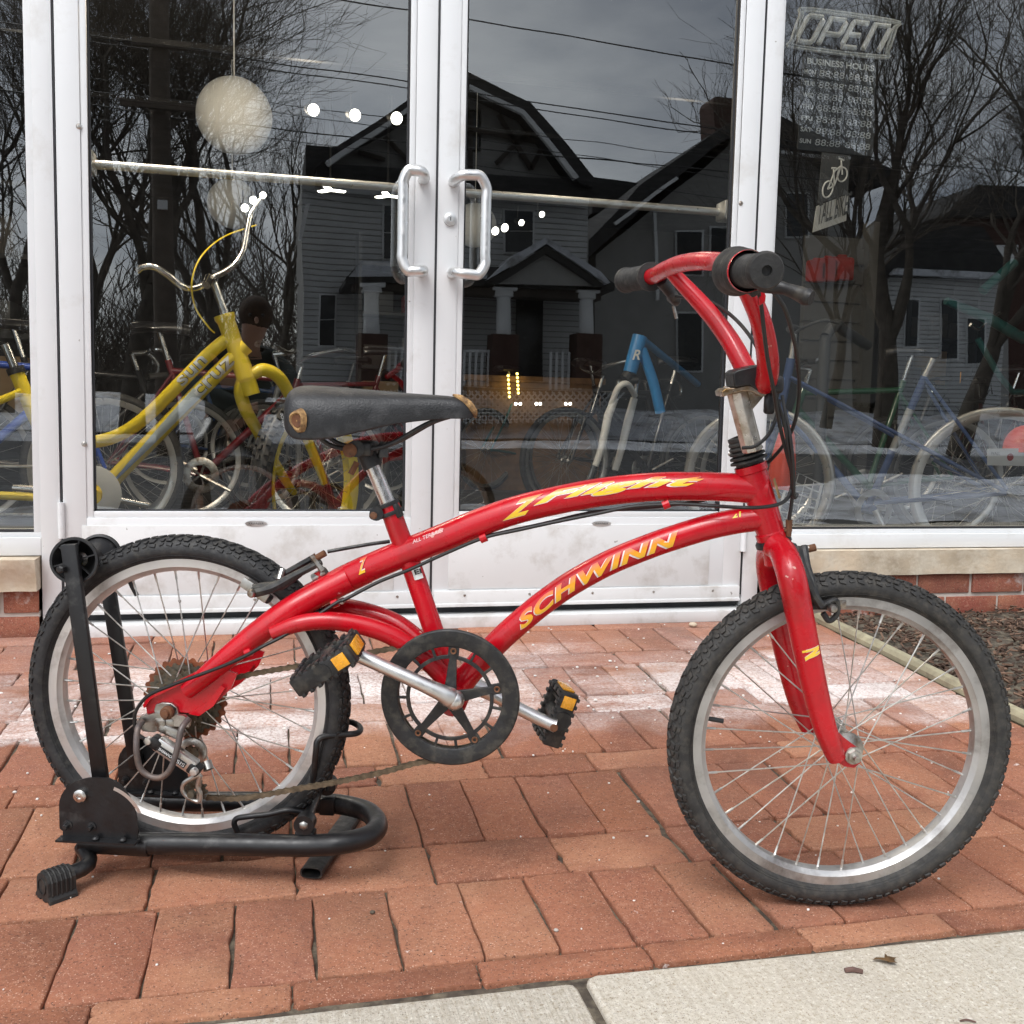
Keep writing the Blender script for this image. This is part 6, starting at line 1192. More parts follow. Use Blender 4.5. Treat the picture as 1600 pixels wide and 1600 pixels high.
mb.build('segment_digits', pbr('digits', (.62, .64, .64), .5), HS, smooth=0)
BS = thing('bicycle_sign', 'dark sign with a bicycle symbol above TALL BIKES lettering in the right window', 'sign', at(1300, 300, 3.5)); q = quadmap((1285, 238), (1328, 243), (1325, 303), (1278, 318), 3.5)
mb = MB(); P = [q(a, b) for a, b in ((0, 0), (1, 0), (1, 1), (0, 1))]; mb.add(P+[p+np.array([0, .004, 0]) for p in P], [[0, 1, 2, 3], [7, 6, 5, 4], [0, 4, 5, 1], [1, 5, 6, 2], [2, 6, 7, 3], [3, 7, 4, 0]]); mb.build('board', M['signgrey'], BS, smooth=0)
mb = MB(); ic = lambda a, b: q(a, b)+np.array([0, -.003, 0])
for cx, cy in ((.28, .24), (.75, .52)): mb.tube([ic(cx+.17*math.cos(t), cy+.17*math.sin(t)) for t in np.linspace(0, 2*math.pi, 25)[:-1]], .0032, 6, closed=True)
for A_, B_ in (((.28, .24), (.48, .62)), ((.28, .24), (.5, .30)), ((.5, .30), (.43, .66)), ((.5, .30), (.70, .74)), ((.48, .62), (.68, .72)), ((.75, .52), (.68, .86)), ((.60, .90), (.78, .86)), ((.36, .68), (.52, .68))): mb.tube([ic(*A_), ic(*B_)], .0032, 6)
mb.build('bicycle_symbol', M['text'], BS); q = quadmap((1276, 322), (1326, 303), (1322, 345), (1270, 363), 3.5); mb = MB(); P = [q(a, b) for a, b in ((0, 0), (1, 0), (1, 1), (0, 1))]; mb.add(P+[p+np.array([0, .004, 0]) for p in P], [[0, 1, 2, 3], [7, 6, 5, 4], [0, 4, 5, 1], [1, 5, 6, 2], [2, 6, 7, 3], [3, 7, 4, 0]]); mb.build('panel', pbr('panel_grey', (.50, .50, .48), .6), BS, smooth=0)
mb = MB(); flat_text(mb, 'TALL BIKES', q(.08, .22), nrm(q(1, .5)-q(0, .5)), nrm(q(.5, 1)-q(.5, 0)), nn, .085, .145, lift=.004, offset=.01); mb.build('lettering', M['signgrey'], BS, smooth=0)
# ---- basket, orange things, price card
BK2 = thing('wire_basket', 'white wire grid basket leaning behind the right window beside the head tube', 'basket', at(1245, 800, 3.2)); q = quadmap((1236, 733), (1284, 757), (1266, 832), (1208, 832), 3.16); mb = MB()
mb.tube([q(0, 0), q(1, 0), q(1, 1), q(0, 1)], .0055, 8, closed=True)
for i in range(1, 4): mb.tube([q(i/4, 0), q(i/4, 1)], .0018, 6)
for i in range(1, 6): mb.tube([q(0, i/6), q(1, i/6)], .0026, 6)
for c_ in ((0, 1), (1, 1)): mb.tube([q(*c_), q(*c_)+np.array([.02, .22, -.02])], .004, 6)
mb.build('wire_grid', M['whitep'], BK2)
def blob(name, label, cat, prof, o, ax, mat, sc=None):
    mb = MB(); mb.lathe(prof, o, ax, 28); ob = mb.build(name, mat, smooth=50); tag(ob, label, cat); return ob
blob('orange_cone', 'bright orange cone shaped cover behind the glass beside the head tube', 'cone', [(0, .225), (.012, .222), (.028, .19), (.040, .12), (.048, .05), (.050, 0), (.046, -.006), (0, -.006)], at(1219, 762, 3.2), (.08, 0, 1), M['orange'])
HT = thing('orange_helmet', 'orange cycle helmet on display at the right edge of the window', 'helmet', at(1606, 698, 3.35)); mb = MB(); c = at(1604, 700, 3.14); mb.lathe([(.080*math.sin(a)*(1+.0*a), .085*math.cos(a)) for a in np.linspace(0, 1.75, 12)], c, (0, 0, 1), 28); mb.build('shell', M['orange'], HT, smooth=60)
mb = MB(); 
for k in range(-1, 2): mb.box(c+np.array([k*.03, -.073+abs(k)*.006, .03]), (.008, .012, .03), bev=.003)
mb.build('vent', M['black'], HT)
PC = thing('price_card', 'white card with small red emblem below the orange helmet', 'card', at(1585, 728, 3.3)); q = quadmap((1543, 701), (1640, 700), (1640, 729), (1543, 727), 3.10); mb = MB(); P = [q(a, b) for a, b in ((0, 0), (1, 0), (1, 1), (0, 1))]; mb.add(P+[p+np.array([0, .002, 0]) for p in P], [[0, 1, 2, 3], [7, 6, 5, 4], [0, 4, 5, 1], [1, 5, 6, 2], [2, 6, 7, 3], [3, 7, 4, 0]]); mb.build('card', M['whitep'], PC, smooth=0)
mb = MB(); flat_text(mb, 'WALL', q(.05, .62), (1, 0, 0), (0, 0, 1), nn, .012, .038, lift=.001); mb.build('lettering', M['signgrey'], PC, smooth=0); mb = MB(); mb.lathe([(0, .001), (.014, .001)], q(.36, .5), nn, 14); mb.build('emblem', M['redbag'], PC)
blob('amber_reflector', 'round amber reflector on a wire above the navy bicycle wheel', 'reflector', [(0, .004), (.022, .003), (.024, 0), (0, 0)], at(1500, 590, 3.5), (.8, -.6, 0), M['amber'])
# ---- rack post, slatwall with red bags, shelves
DR = thing('display_rack', 'dark grey steel display rack post behind the right window', 'rack', (at(1290, 800, 3.9)[0], 3.9, .125)); mb = MB(); c = at(1290, 520, 3.9); mb.tube(spl([(c[0], 3.9, .13), (c[0], 3.9, 1.0), (c[0]+.005, 3.9, 1.10), (c[0]+.06, 3.92, 1.15), (c[0]+.12, 3.95, 1.13), (c[0]+.3, 4.05, 1.08)], 8), .024, 14); mb.tube([(c[0]-.2, 3.9, .14), (c[0]+.2, 3.9, .14)], .024, 10); mb.build('post', M['signgrey'], DR)
SW = thing('slatwall', 'grey slatted display wall with red bags behind the right window', 'display wall', (at(1305, 460, 6)[0], 6, .125)); mb = MB(); a_, b_ = at(1262, 375, 6), at(1352, 372, 6)
for k in range(14): mb.aabb(a_[0], b_[0], 6, 6.03, .15+k*.125, .15+k*.125+.105)
mb.build('slats', M['slat'], SW, smooth=0); mb = MB(); mb.aabb(b_[0], b_[0]+.07, 5.95, 6.03, .125, 2.05); mb.aabb(a_[0], b_[0], 6.03, 6.05, .125, 1.95); mb.build('post', M['slat'], SW, smooth=0)
for k, (u, v, w, h) in enumerate(((1275, 424, .13, .14), (1293, 422, .14, .15), (1315, 420, .16, .15))):
    c = at(u, v, 5.9); mb = MB(); mb.box(c, (w, .06, h), bev=.02); mb.box(c+np.array([0, 0, h/2]), (w*.4, .03, .03), bev=.01); o = mb.build('red_bag', M['redbag']); tag(o, ('left', 'middle', 'right')[k]+'most of the three red bags hanging on the slatted display wall' if k != 1 else 'middle of the three red bags hanging on the slatted display wall', 'bag', 'red bags on the slatwall')
rs = random.Random(31)
for k, (u0, u1, Y, nm_) in enumerate(((1420, 1530, 9.5, 'behind the right window'), (-60, 130, 7.0, 'behind the far left window'), (560, 720, 9.5, 'behind the door gap'))):
    a_, b_ = at(u0, 500, Y), at(u1, 500, Y); t = thing('shelf_unit', 'dark steel shelf unit deep in the shop '+nm_, 'shelf', (a_[0], Y, .125)); mb = MB()
    for z in (.15, .65, 1.15, 1.65, 2.1): mb.aabb(a_[0], b_[0], Y, Y+.4, z, z+.03)
    for x in (a_[0], b_[0]-.03): mb.aabb(x, x+.03, Y, Y+.4, .125, 2.4)
    mb.build('rack', M['signgrey'], t, smooth=0); x = a_[0]+.04
    zz_ = 1.18
    for z in (.68, 1.18, 1.68):
        x = a_[0]+.05; i = 0
        while x < b_[0]-.3 and i < 4:
            w, h = rs.uniform(.14, .34), rs.uniform(.12, .36); col = rs.choice(['cardb', 'shopfloor', 'signgrey', 'redbag', 'slat', 'shopfloor']); mb = MB(); mb.aabb(x, x+w, Y+.02, Y+.3, z, z+h, bev=.006); mb.aabb(x+w*.2, x+w*.8, Y+.018, Y+.019, z+h*.3, z+h*.6)
            o = mb.build('box', M[col]); cn_ = {'cardb': 'brown cardboard', 'blue': 'blue', 'shopfloor': 'dark grey', 'signgrey': 'black', 'redbag': 'red', 'slat': 'pale grey'}[col]
            tag(o, f'{cn_} box, {["first", "second", "third", "fourth"][i]} on {["lower", "middle", "upper"][int((z-.6)/.5)]} shelf {nm_}', 'box', 'stock boxes on the shelves'); x += w+rs.uniform(.03, .15); i += 1
# ---- counter with marquee bulbs
CT = thing('counter', 'brown wooden counter with round marquee bulbs deep in the shop', 'counter', at(830, 610, 8)); a_, b_ = at(730, 585, 8), at(940, 585, 8); mb = MB(); mb.aabb(a_[0], b_[0], 8, 8.5, .125, a_[2]-.05); mb.build('body', M['wood'], CT, smooth=0); mb = MB(); mb.aabb(a_[0]-.03, b_[0]+.03, 7.97, 8.53, a_[2]-.05, a_[2], bev=.005); mb.build('top', M['wood'], CT, smooth=0)
for u0, v0, v1, n_ in ((794, 587, 620, 6), (808, 584, 614, 6)):
    for k in range(n_): mb = MB(); mb.sphere(at(u0+k*.4, v0+(v1-v0)*k/(n_-1), 7.9), .011, 8, 6); mb.build('bulb', M['bulb'], CT)
for u0 in (806, 813, 838, 844, 884, 891): mb = MB(); mb.sphere(at(u0, 631, 7.9), .013, 8, 6); mb.build('bulb', M['lamp'], CT)
# ---- globes and spot lamps
for i, (u, v, r, Y, lab) in enumerate(((366, 181, 53, 5.6, 'large round paper globe lamp hanging behind the left door'), (363, 318, 35, 8.4, 'smaller round paper globe lamp lower behind the left door'), (742, 352, 33, 8.6, 'round paper globe lamp half hidden by the right door handle'))):
    c = at(u, v, Y); R2 = r*Y/FPX*1.02; mb = MB(); mb.sphere(c, R2, 36, 24); t = mb.build('globe_lamp', M['globe'], smooth=80); tag(t, lab, 'lamp', 'paper globe lamps'); mb = MB(); mb.tube([c+np.array([0, 0, R2]), (c[0], c[1], 3.45)], .004, 6); mb.build('cord', M['whitep'], t)
LAMPS = [(490, 172, 6, 9, 'top left lamp of the row of three high behind the left door'), (555, 180, 6, 9, 'middle lamp of the row of three high behind the left door'), (620, 185, 6, 9.5, 'right lamp of the row of three high behind the left door'),
 (383, 325, 8, 6, 'left spot lamp in the trio above the yellow handlebar'), (396, 313, 8.1, 6, 'middle spot lamp in the trio above the yellow handlebar'), (411, 305, 8.2, 5, 'right spot lamp in the trio above the yellow handlebar'),
 (774, 361, 8, 6.5, 'first spot lamp from the left in the four right of the door handle'), (789, 356, 8, 6.5, 'second spot lamp from the left in the four right of the door handle'), (815, 348, 8, 5, 'third spot lamp from the left in the four right of the door handle'), (847, 335, 8, 5, 'rightmost spot lamp of the four right of the door handle')]
for u, v, Y, r, lab in LAMPS:
    c = at(u, v, Y); R2 = r*Y/FPX; d_ = nrm([.25, -1, -.35]); t = thing('spot_lamp', lab, 'lamp', c, 'spot lamps on the shop ceiling tracks'); mb = MB(); mb.lathe([(0, -.11), (R2*.8, -.10), (R2*1.1, -.02), (R2*1.15, 0), (R2*1.0, .001), (R2*.98, -.008)], c, d_, 18); mb.tube([c-d_*.08, c-d_*.08+np.array([0, 0, .12])], .006, 6); mb.build('housing', M['black'], t); mb = MB(); mb.lathe([(0, .0), (R2*.97, -.004)], c, d_, 18); mb.build('lens', M['lamp'], t)
for u, v, lab in ((516, 297, 'left ceiling fixture with three glowing blades below the push bar'), (606, 306, 'right ceiling fixture with three glowing blades beside the left handle')):
    c = at(u, v, 8.5); t = thing('blade_lamp', lab, 'lamp', c, 'three blade ceiling lamps'); mb = MB(); mb.tube([c, (c[0], c[1], 3.45)], .008, 6); mb.build('stem', M['black'], t)
    for k in range(3): an = k*2.094+.2; dd = np.array([math.cos(an), math.sin(an), 0]); mb = MB(); mb.box(c+dd*.07, (.11, .05, .012), [dd, [-dd[1], dd[0], 0], [0, 0, 1]], bev=.005); mb.build('blade', M['lamp'], t)
for Yc in (6.1, 8.2):
    mb = MB(); z = 2.62 if Yc < 7 else 2.9
    mb.aabb(-3, 6, Yc-.02, Yc+.02, z+.12, z+.15); o = mb.build('lamp_track', M['black']); tag(o, 'black ceiling track carrying spot lamps, '+('nearer one' if Yc < 7 else 'farther one'), 'track')
# light of the deep shop lamps, plus unseen fill added just inside the glass
for x, y, z, e in ((.2, 6.4, 2.5, 7), (2.8, 6.8, 2.6, 3), (-1.6, 7.6, 2.6, 5), (-.55, 3.16, 2.35, 85), (.1, 3.2, 2.35, 14), (2.15, 3.45, 2.40, 12), (3.2, 3.4, 2.3, 5), (1.1, 3.4, 2.3, 6)):
    l_ = bpy.data.lights.new('lamp_and_fill_light', 'POINT'); l_.energy = e; l_.color = (1, .85, .66); l_.shadow_soft_size = .12; o = bpy.data.objects.new('lamp_and_fill_light', l_); COL.objects.link(o); o.location = (x, y, z)

# ================================================================== ACROSS THE STREET (seen mirrored in the glass)
def ppoly(mb, px, Yv, depth):           # facade outline at its own distance, extruded away from the shop
    P = [vt(u, v, Yv) for u, v in px]; n_ = len(P); b_ = np.array([0, -depth, 0])
    mb.add([p for p in P]+[p+b_ for p in P], [list(range(n_)), [n_+i for i in range(n_)][::-1]]+[[i, (i+1) % n_, n_+(i+1) % n_, n_+i] for i in range(n_)])
HY = 33.
Hs = thing('house', 'pale sided gabled house with snowy columned porch, mirrored in the door glass', 'house', vt(700, 640, HY))
def part(nm_, mat, fn, parent, **k): mb = MB(); fn(mb); return mb.build(nm_, M[mat] if isinstance(mat, str) else mat, parent, **k)
wl = part('wall', 'sidingd', lambda b: (ppoly(b, [(472, 280), (918, 300), (918, 660), (472, 650)], HY, 10)), Hs, smooth=0)  # grey behind the boards paints in the shade lines between them
def sid(b):
    a, c = vt(472, 290, HY), vt(918, 310, HY); z = .8
    while z < a[2]: b.aabb(min(a[0], c[0]), max(a[0], c[0]), a[1]+.002, a[1]+.03, z, z+.155); z += .19
part('siding_boards', 'siding', sid, wl, smooth=0)
gb = part('gable', 'sidingd', lambda b: ppoly(b, [(512, 262), (640, 180), (732, 128), (822, 172), (905, 280)], HY-.15, 10), Hs, smooth=0)
def timb(b):
    Y2 = HY-.35
    for a, c in (((735, 175), (735, 262)), ((775, 255), (850, 190)), ((780, 180), (830, 262)), ((830, 262), (852, 220)), ((660, 185), (660, 258)), ((600, 215), (640, 255)), ((640, 255), (690, 160)), ((560, 240), (600, 252)), ((790, 160), (890, 272)), ((700, 200), (860, 225))):
        p, q_ = vt(*a, Y2), vt(*c, Y2); t_ = nrm(q_-p); b.box((p+q_)/2, (np.linalg.norm(q_-p), .08, .14), [t_, [0, 1, 0], np.cross(t_, [0, 1, 0])])
part('timber', 'trimd', timb, gb, smooth=0)
def roofs(b):
    for px in ([(494, 262), (500, 250), (634, 158), (728, 108), (732, 112), (732, 130), (640, 178)], [(728, 108), (832, 160), (928, 276), (926, 290), (905, 284), (822, 176), (728, 130)]): ppoly(b, px, HY-1.2, 11)
    ppoly(b, [(478, 228), (552, 234), (560, 262), (500, 300), (478, 320)], HY+2, 8); ppoly(b, [(496, 258), (928, 280), (928, 305), (496, 284)], HY-.9, 1.0)
part('roof', 'roofm', roofs, Hs, smooth=0)
part('cornice', 'trimw', lambda b: (ppoly(b, [(505, 288), (920, 308), (920, 316), (505, 294)], HY-.7, .6), ppoly(b, [(478, 320), (485, 318), (472, 372), (466, 372)], HY-.5, .2), ppoly(b, [(510, 255), (636, 168), (640, 173), (516, 262)], HY-1.3, .2), ppoly(b, [(735, 130), (822, 172), (905, 275), (898, 279), (818, 178), (735, 138)], HY-1.3, .2)), Hs, smooth=0)
for k, (x0, y0, x1, y1) in enumerate(((600, 320, 636, 402), (788, 328, 832, 392), (728, 175, 748, 235), (500, 460, 524, 540))):
    f = part('window', 'trimw', lambda b: ppoly(b, [(x0-3, y0-3), (x1+3, y0-2), (x1+3, y1+3), (x0-3, y1+3)], HY-.15, .12), Hs, smooth=0); part('pane', 'winm', lambda b: (ppoly(b, [(x0, y0), (x1, y0+1), (x1, (y0+y1)/2-1), (x0, (y0+y1)/2-1)], HY-.2, .04), ppoly(b, [(x0, (y0+y1)/2+1), (x1, (y0+y1)/2+1), (x1, y1), (x0, y1)], HY-.2, .04)), f, smooth=0)
PY = HY-2.6
part('door', 'winm', lambda b: ppoly(b, [(806, 458), (850, 460), (850, 596), (806, 594)], HY-.2, .1), Hs, smooth=0)
pf = part('porch', 'trimd', lambda b: (ppoly(b, [(545, 600), (950, 612), (950, 625), (545, 613)], PY, 2.6), ppoly(b, [(552, 440), (940, 456), (940, 470), (552, 452)], PY-.2, .8)), Hs, smooth=0)
part('porch_roof', 'roofm', lambda b: (ppoly(b, [(540, 432), (560, 408), (930, 424), (962, 446), (962, 456), (540, 440)], PY-.4, 3.0), ppoly(b, [(760, 440), (855, 384), (945, 448), (930, 448), (855, 396), (778, 444)], PY-.8, 1.0)), pf, smooth=0)
part('porch_gable', 'sidingd', lambda b: ppoly(b, [(778, 444), (855, 396), (930, 448)], PY-.6, .5), pf, smooth=0)
part('roof_snow', 'snow', lambda b: (ppoly(b, [(545, 430), (563, 405), (760, 412), (760, 436)], PY-.45, 2.0), ppoly(b, [(762, 437), (855, 380), (945, 444), (955, 444), (940, 428), (900, 402), (855, 370), (800, 398)], PY-.9, 1.6)), pf, smooth=0)
for u in (582, 785, 916):
    c0, c1 = vt(u, 446+(u-582)*.03, PY-.1), vt(u, 524, PY-.1); f = MB(); f.tube([c1, c0], [.24, .21], 14); f.lathe([(.20, -.02), (.30, -.05), (.32, -.22), (.24, -.26)], c0, (0, 0, 1), 14); f.box(c0, (.75, .6, .14)); f.build('column', M['trimw'], pf)
    z0 = vt(u, 606, PY)[2]; f = MB(); f.aabb(c1[0]-.42, c1[0]+.42, c1[1]-.4, c1[1]+.4, z0, c1[2]); f.build('column_pier', M['housebrick'], pf, smooth=0)
f = MB()
for u in range(600, 780, 9): a, c = vt(u, 548, PY-.1), vt(u, 604, PY-.1); f.box((a+c)/2, (.07, .05, abs(a[2]-c[2])))
for u in range(862, 912, 9): a, c = vt(u, 552, PY-.1), vt(u, 608, PY-.1); f.box((a+c)/2, (.07, .05, abs(a[2]-c[2])))
a, c = vt(596, 545, PY-.1), vt(780, 550, PY-.1); f.box((a+c)/2, (abs(c[0]-a[0]), .1, .08)); f.build('railing', M['trimw'], pf, smooth=0)
f = MB()
for s in (-1, 1):
    for u in range(546, 960, 10): a = vt(u, 612, PY-.05); f.box(a+np.array([0, 0, -.45]), (.05, .03, 1.3), [[1, 0, 0], [0, 1, 0], [0, 0, 1]] if False else [[math.cos(.785), 0, s*math.sin(.785)], [0, 1, 0], [-s*math.sin(.785), 0, math.cos(.785)]])
f.build('lattice', M['trimw'], pf, smooth=0)
# second house with chimney
H2 = thing('house', 'dark shingled house with brick chimney mirrored at the right edge of the right door', 'house', vt(1150, 640, 38)); Y2 = 38
w2 = part('wall', 'sidingd', lambda b: ppoly(b, [(930, 400), (1100, 260), (1180, 190), (1330, 300), (1330, 650), (930, 640)], Y2, 12), H2, smooth=0)
part('roof', 'roofm', lambda b: (ppoly(b, [(880, 415), (1000, 290), (1112, 212), (1185, 165), (1400, 268), (1400, 282), (1185, 188), (1112, 232), (1012, 318), (895, 425)], Y2-1.5, 13.5), ppoly(b, [(925, 275), (1000, 286), (1010, 330), (925, 330)], Y2+4, 5)), H2, smooth=0)
part('chimney', 'housebrick', lambda b: (ppoly(b, [(1114, 160), (1117, 152), (1150, 155), (1156, 162), (1156, 235), (1118, 228)], Y2+2, 1.4)), H2, smooth=0)
part('gutter', 'trimw', lambda b: (ppoly(b, [(960, 345), (1060, 275), (1063, 279), (963, 350)], Y2-1.6, .1), ppoly(b, [(1023, 330), (1028, 330), (1030, 470), (1025, 470)], Y2-.3, .12), ppoly(b, [(1222, 236), (1330, 246), (1330, 250), (1222, 240)], Y2-1.6, .1)), H2, smooth=0)
for k, (x0, y0, x1, y1) in enumerate(((1060, 360, 1095, 430), (1110, 355, 1140, 430), (1230, 300, 1262, 370), (1060, 490, 1095, 580))):
    f = part('window', 'trimw', lambda b: ppoly(b, [(x0-3, y0-3), (x1+3, y0-2), (x1+3, y1+3), (x0-3, y1+3)], Y2-.1, .08), H2, smooth=0); part('pane', 'winm', lambda b: ppoly(b, [(x0, y0), (x1, y0+1), (x1, y1), (x0, y1)], Y2-.16, .04), f, smooth=0)
# third house, white siding, far right
H3 = thing('house', 'white sided house with dark windows mirrored at the right side of the right window', 'house', vt(1480, 620, 40)); Y3 = 40
w3 = part('wall', 'sidingd', lambda b: ppoly(b, [(1385, 425), (1575, 430), (1575, 640), (1385, 630)], Y3, 9), H3, smooth=0)
def sid3(b):
    a, c = vt(1385, 425, Y3), vt(1575, 430, Y3); z = .9
    while z < a[2]: b.aabb(min(a[0], c[0]), max(a[0], c[0]), a[1]+.002, a[1]+.025, z, z+.16); z += .20
part('siding_boards', 'siding', sid3, w3, smooth=0)
part('roof', 'roofm', lambda b: ppoly(b, [(1370, 432), (1425, 350), (1540, 352), (1590, 436)], Y3-.6, 10), H3, smooth=0); part('roof_snow', 'snow', lambda b: ppoly(b, [(1392, 430), (1400, 420), (1560, 426), (1570, 435)], Y3-.9, .6), H3, smooth=0)
for k, (x0, y0, x1, y1) in enumerate(((1472, 470, 1494, 560), (1512, 498, 1537, 568), (1418, 470, 1436, 540))):
    f = part('window', 'trimw', lambda b: ppoly(b, [(x0-3, y0-3), (x1+3, y0-2), (x1+3, y1+3), (x0-3, y1+3)], Y3-.1, .08), H3, smooth=0); part('pane', 'winm', lambda b: ppoly(b, [(x0, y0), (x1, y0+1), (x1, y1), (x0, y1)], Y3-.16, .04), f, smooth=0)
H4 = thing('house', 'red brick house behind bare branches mirrored at the top right of the window', 'house', vt(1560, 400, 46)); part('wall', 'housebrick', lambda b: ppoly(b, [(1490, 330), (1680, 335), (1680, 640), (1490, 640)], 46, 8), H4, smooth=0); part('roof', 'roofm', lambda b: ppoly(b, [(1480, 335), (1530, 290), (1700, 296), (1700, 342)], 45.5, 9), H4, smooth=0)
f = part('window', 'trimw', lambda b: ppoly(b, [(1560, 380), (1590, 381), (1590, 430), (1560, 430)], 45.9, .1), H4, smooth=0)
# ---- bare trees
def tree(label, u, Yv, height, seed, spread=.60, lean=(0, 0), r0=.22, split=None, levels=6, group='bare trees across the street', kids=(2, 4), base_z=.6, first=.22):
    rr = random.Random(seed); o = vt(u, 640, Yv); o[2] = base_z; t = thing('bare_tree', label, 'tree', o, group); tb = MB(); cb = MB()
    def grow(p, d, L_, r, lv):
        mb = tb if lv <= 1 else cb; n_ = 5 if lv < 3 else (3 if lv < 5 else 2); P = [p]; q = p.copy(); dd = d.copy(); wob = .08+.032*lv
        for i in range(n_):
            dd = nrm(dd+np.array([rr.gauss(0, wob), rr.gauss(0, wob), rr.gauss(.05, wob*.7)])); q = q+dd*L_/n_; P.append(q)
        mb.tube(P, [r, r*.62], 7 if lv < 2 else (4 if lv < 4 else 3), caps=False)
        if lv >= levels: return
        k = rr.randint(*kids) if lv < levels-2 else rr.randint(2, 4)
        if lv == 0: k = max(3, k)
        for i in range(k):
            f_ = rr.uniform(.35, 1.) if lv > 0 else rr.uniform(.75, 1.0)
            if i == 0: f_ = 1.
            idx = f_*n_; j = min(int(idx), n_-1); sp_ = P[j]+(P[j+1]-P[j])*(idx-j); base_d = nrm(P[j+1]-P[j]); a = rr.uniform(0, 6.283); s_ = spread*rr.uniform(.55, 1.25)*(.55 if i == 0 else 1)
            x = nrm(np.cross(base_d, [rr.random(), rr.random(), rr.random()])); y = np.cross(base_d, x); nd = nrm(base_d+s_*(math.cos(a)*x+math.sin(a)*y)+np.array([0, 0, .12]))
            grow(sp_, nd, L_*rr.uniform(.66, .90)*(first_f if lv == 0 else 1), max(r*.62*(1 if i == 0 else rr.uniform(.6, .85)), .0050), lv+1)
    first_f = 1.15
    grow(o, nrm([lean[0], lean[1], 1]), height*first, r0, 0)
    tr_ = tb.build('trunk', M['bark'], t, smooth=60); cb.build('crown', M['bark'], t, smooth=0); return t
tree('bare many-limbed tree beside the utility pole, mirrored in the left door', 205, 24, 15, 3, r0=.30, levels=7, kids=(3, 4), base_z=.2)
tree('bare tree leaning right with wide fine crown, mirrored left of the house gable', 345, 27, 13.5, 12, r0=.26, levels=7, lean=(.12, 0), kids=(3, 4))
tree('slim bare tree mirrored at the left edge of the left door', 120, 30, 16, 23, r0=.2, levels=6, kids=(3, 4))
tree('bare tree mirrored in the narrow left window', 10, 26, 13, 31, r0=.22, levels=6, kids=(3, 4))
tree('bare tree with dark thick trunk mirrored in the right window below the OPEN sign', 1385, 22, 14, 41, r0=.34, levels=7, kids=(2, 4), base_z=.2)
tree('spreading bare tree mirrored in the upper right of the right window', 1500, 19, 12.5, 57, r0=.24, levels=7, kids=(2, 4), base_z=.1, lean=(.15, 0))
tree('bare tree mirrored at the far right edge of the right window', 1620, 26, 15, 63, r0=.24, levels=6, kids=(3, 4))
tree('distant bare tree behind the roofs, mirrored left of the chimney', 1000, 60, 17, 71, r0=.22, levels=6, kids=(3, 4))
tree('distant bare tree behind the roofs, mirrored just right of the gable', 935, 62, 14, 77, r0=.2, levels=5, kids=(3, 4))
tree('distant bare tree touching the chimney in the mirrored view', 1075, 64, 17, 83, r0=.2, levels=5, kids=(3, 4))
tree('small bare tree mirrored low behind the yellow handlebar', 290, 36, 9, 91, r0=.16, levels=6, kids=(3, 4))
tree('bare tree with open crown mirrored left of the OPEN sign in the right window', 1290, 30, 15, 97, r0=.22, levels=6, kids=(3, 4))
tree('bare tree mirrored behind the left edge of the pale gabled house', 440, 42, 15, 103, r0=.24, levels=6, kids=(3, 4))
wd = MB(); rr = random.Random(77); Wn = 15000      # far wood and hedges behind the houses
for i in range(Wn):
    u = rr.choice([rr.uniform(-120, 520), rr.uniform(-120, 520), rr.uniform(1180, 1700)]); tall_ = 1.9 if u < 600 else 1.; p = vt(u, 640, rr.uniform(48, 75)); h = rr.uniform(1, 5.5)*tall_*(1+.6*patchy(u/60., 0, 1)); p[2] = rr.uniform(.5, 1)+rr.random()**.8*h; L_ = rr.uniform(.6, 2.2); d_ = np.array([rr.gauss(0, .5), rr.gauss(0, .4), 1.])*L_/2
    wd.tube([p-d_, p+d_+np.array([rr.gauss(0, .15), 0, 0])], [rr.uniform(.012, .05), .008], 3, caps=False)
for i in range(60):
    u = rr.choice([rr.uniform(-100, 500), rr.uniform(1200, 1690)]); p = vt(u, 640, rr.uniform(40, 55)); p[2] = rr.uniform(.6, 1.4); 
    for k in range(60): q = p+np.array([rr.gauss(0, .9), rr.gauss(0, .5), abs(rr.gauss(0, .9))]); wd.tube([q, q+np.array([rr.gauss(0, .3), rr.gauss(0, .3), rr.uniform(.1, .5)])], [.03, .01], 3, caps=False)
o = wd.build('distant_wood', M['bark'], kind='stuff', smooth=0); tag(o, 'far brown brush and wood behind the houses, mirrored low in the glass', 'wood')
# ---- pole and wires
PL = thing('utility_pole', 'tall weathered wooden utility pole mirrored in the left door', 'utility pole', zset(vt(254, 640, 17.5), -.05)); c0 = zset(vt(262, 640, 17.5), -.05); c1 = vt(246, -60, 17.5); mb = MB(); mb.tube([c0, c1], [.19, .15], 14); mb.build('post', M['pole'], PL)
mb = MB(); mb.box(vt(252, 70, 17.3), (.9, .1, .12)); mb.box(vt(254, 165, 17.2), (1.3, .1, .1)); mb.build('crossarm', M['pole'], PL, smooth=0); mb = MB(); mb.box(vt(254, 320, 17.25), (.16, .05, .14)); mb.build('plate', M['trimw'], PL, smooth=0)
WR = [((-60, -60), (540, 0), (1300, 128), .022), ((-60, 30), (400, 92), (1300, 232), .020), ((-60, 40), (400, 103), (1300, 242), .018), ((-60, 95), (500, 170), (1300, 268), .012), ((-60, 120), (500, 185), (1300, 300), .012), ((-60, 130), (450, 205), (1300, 280), .022), ((-60, 160), (560, 235), (1300, 330), .012), ((1200, 110), (1400, 140), (1700, 165), .014), ((1200, 225), (1400, 252), (1700, 280), .014)]
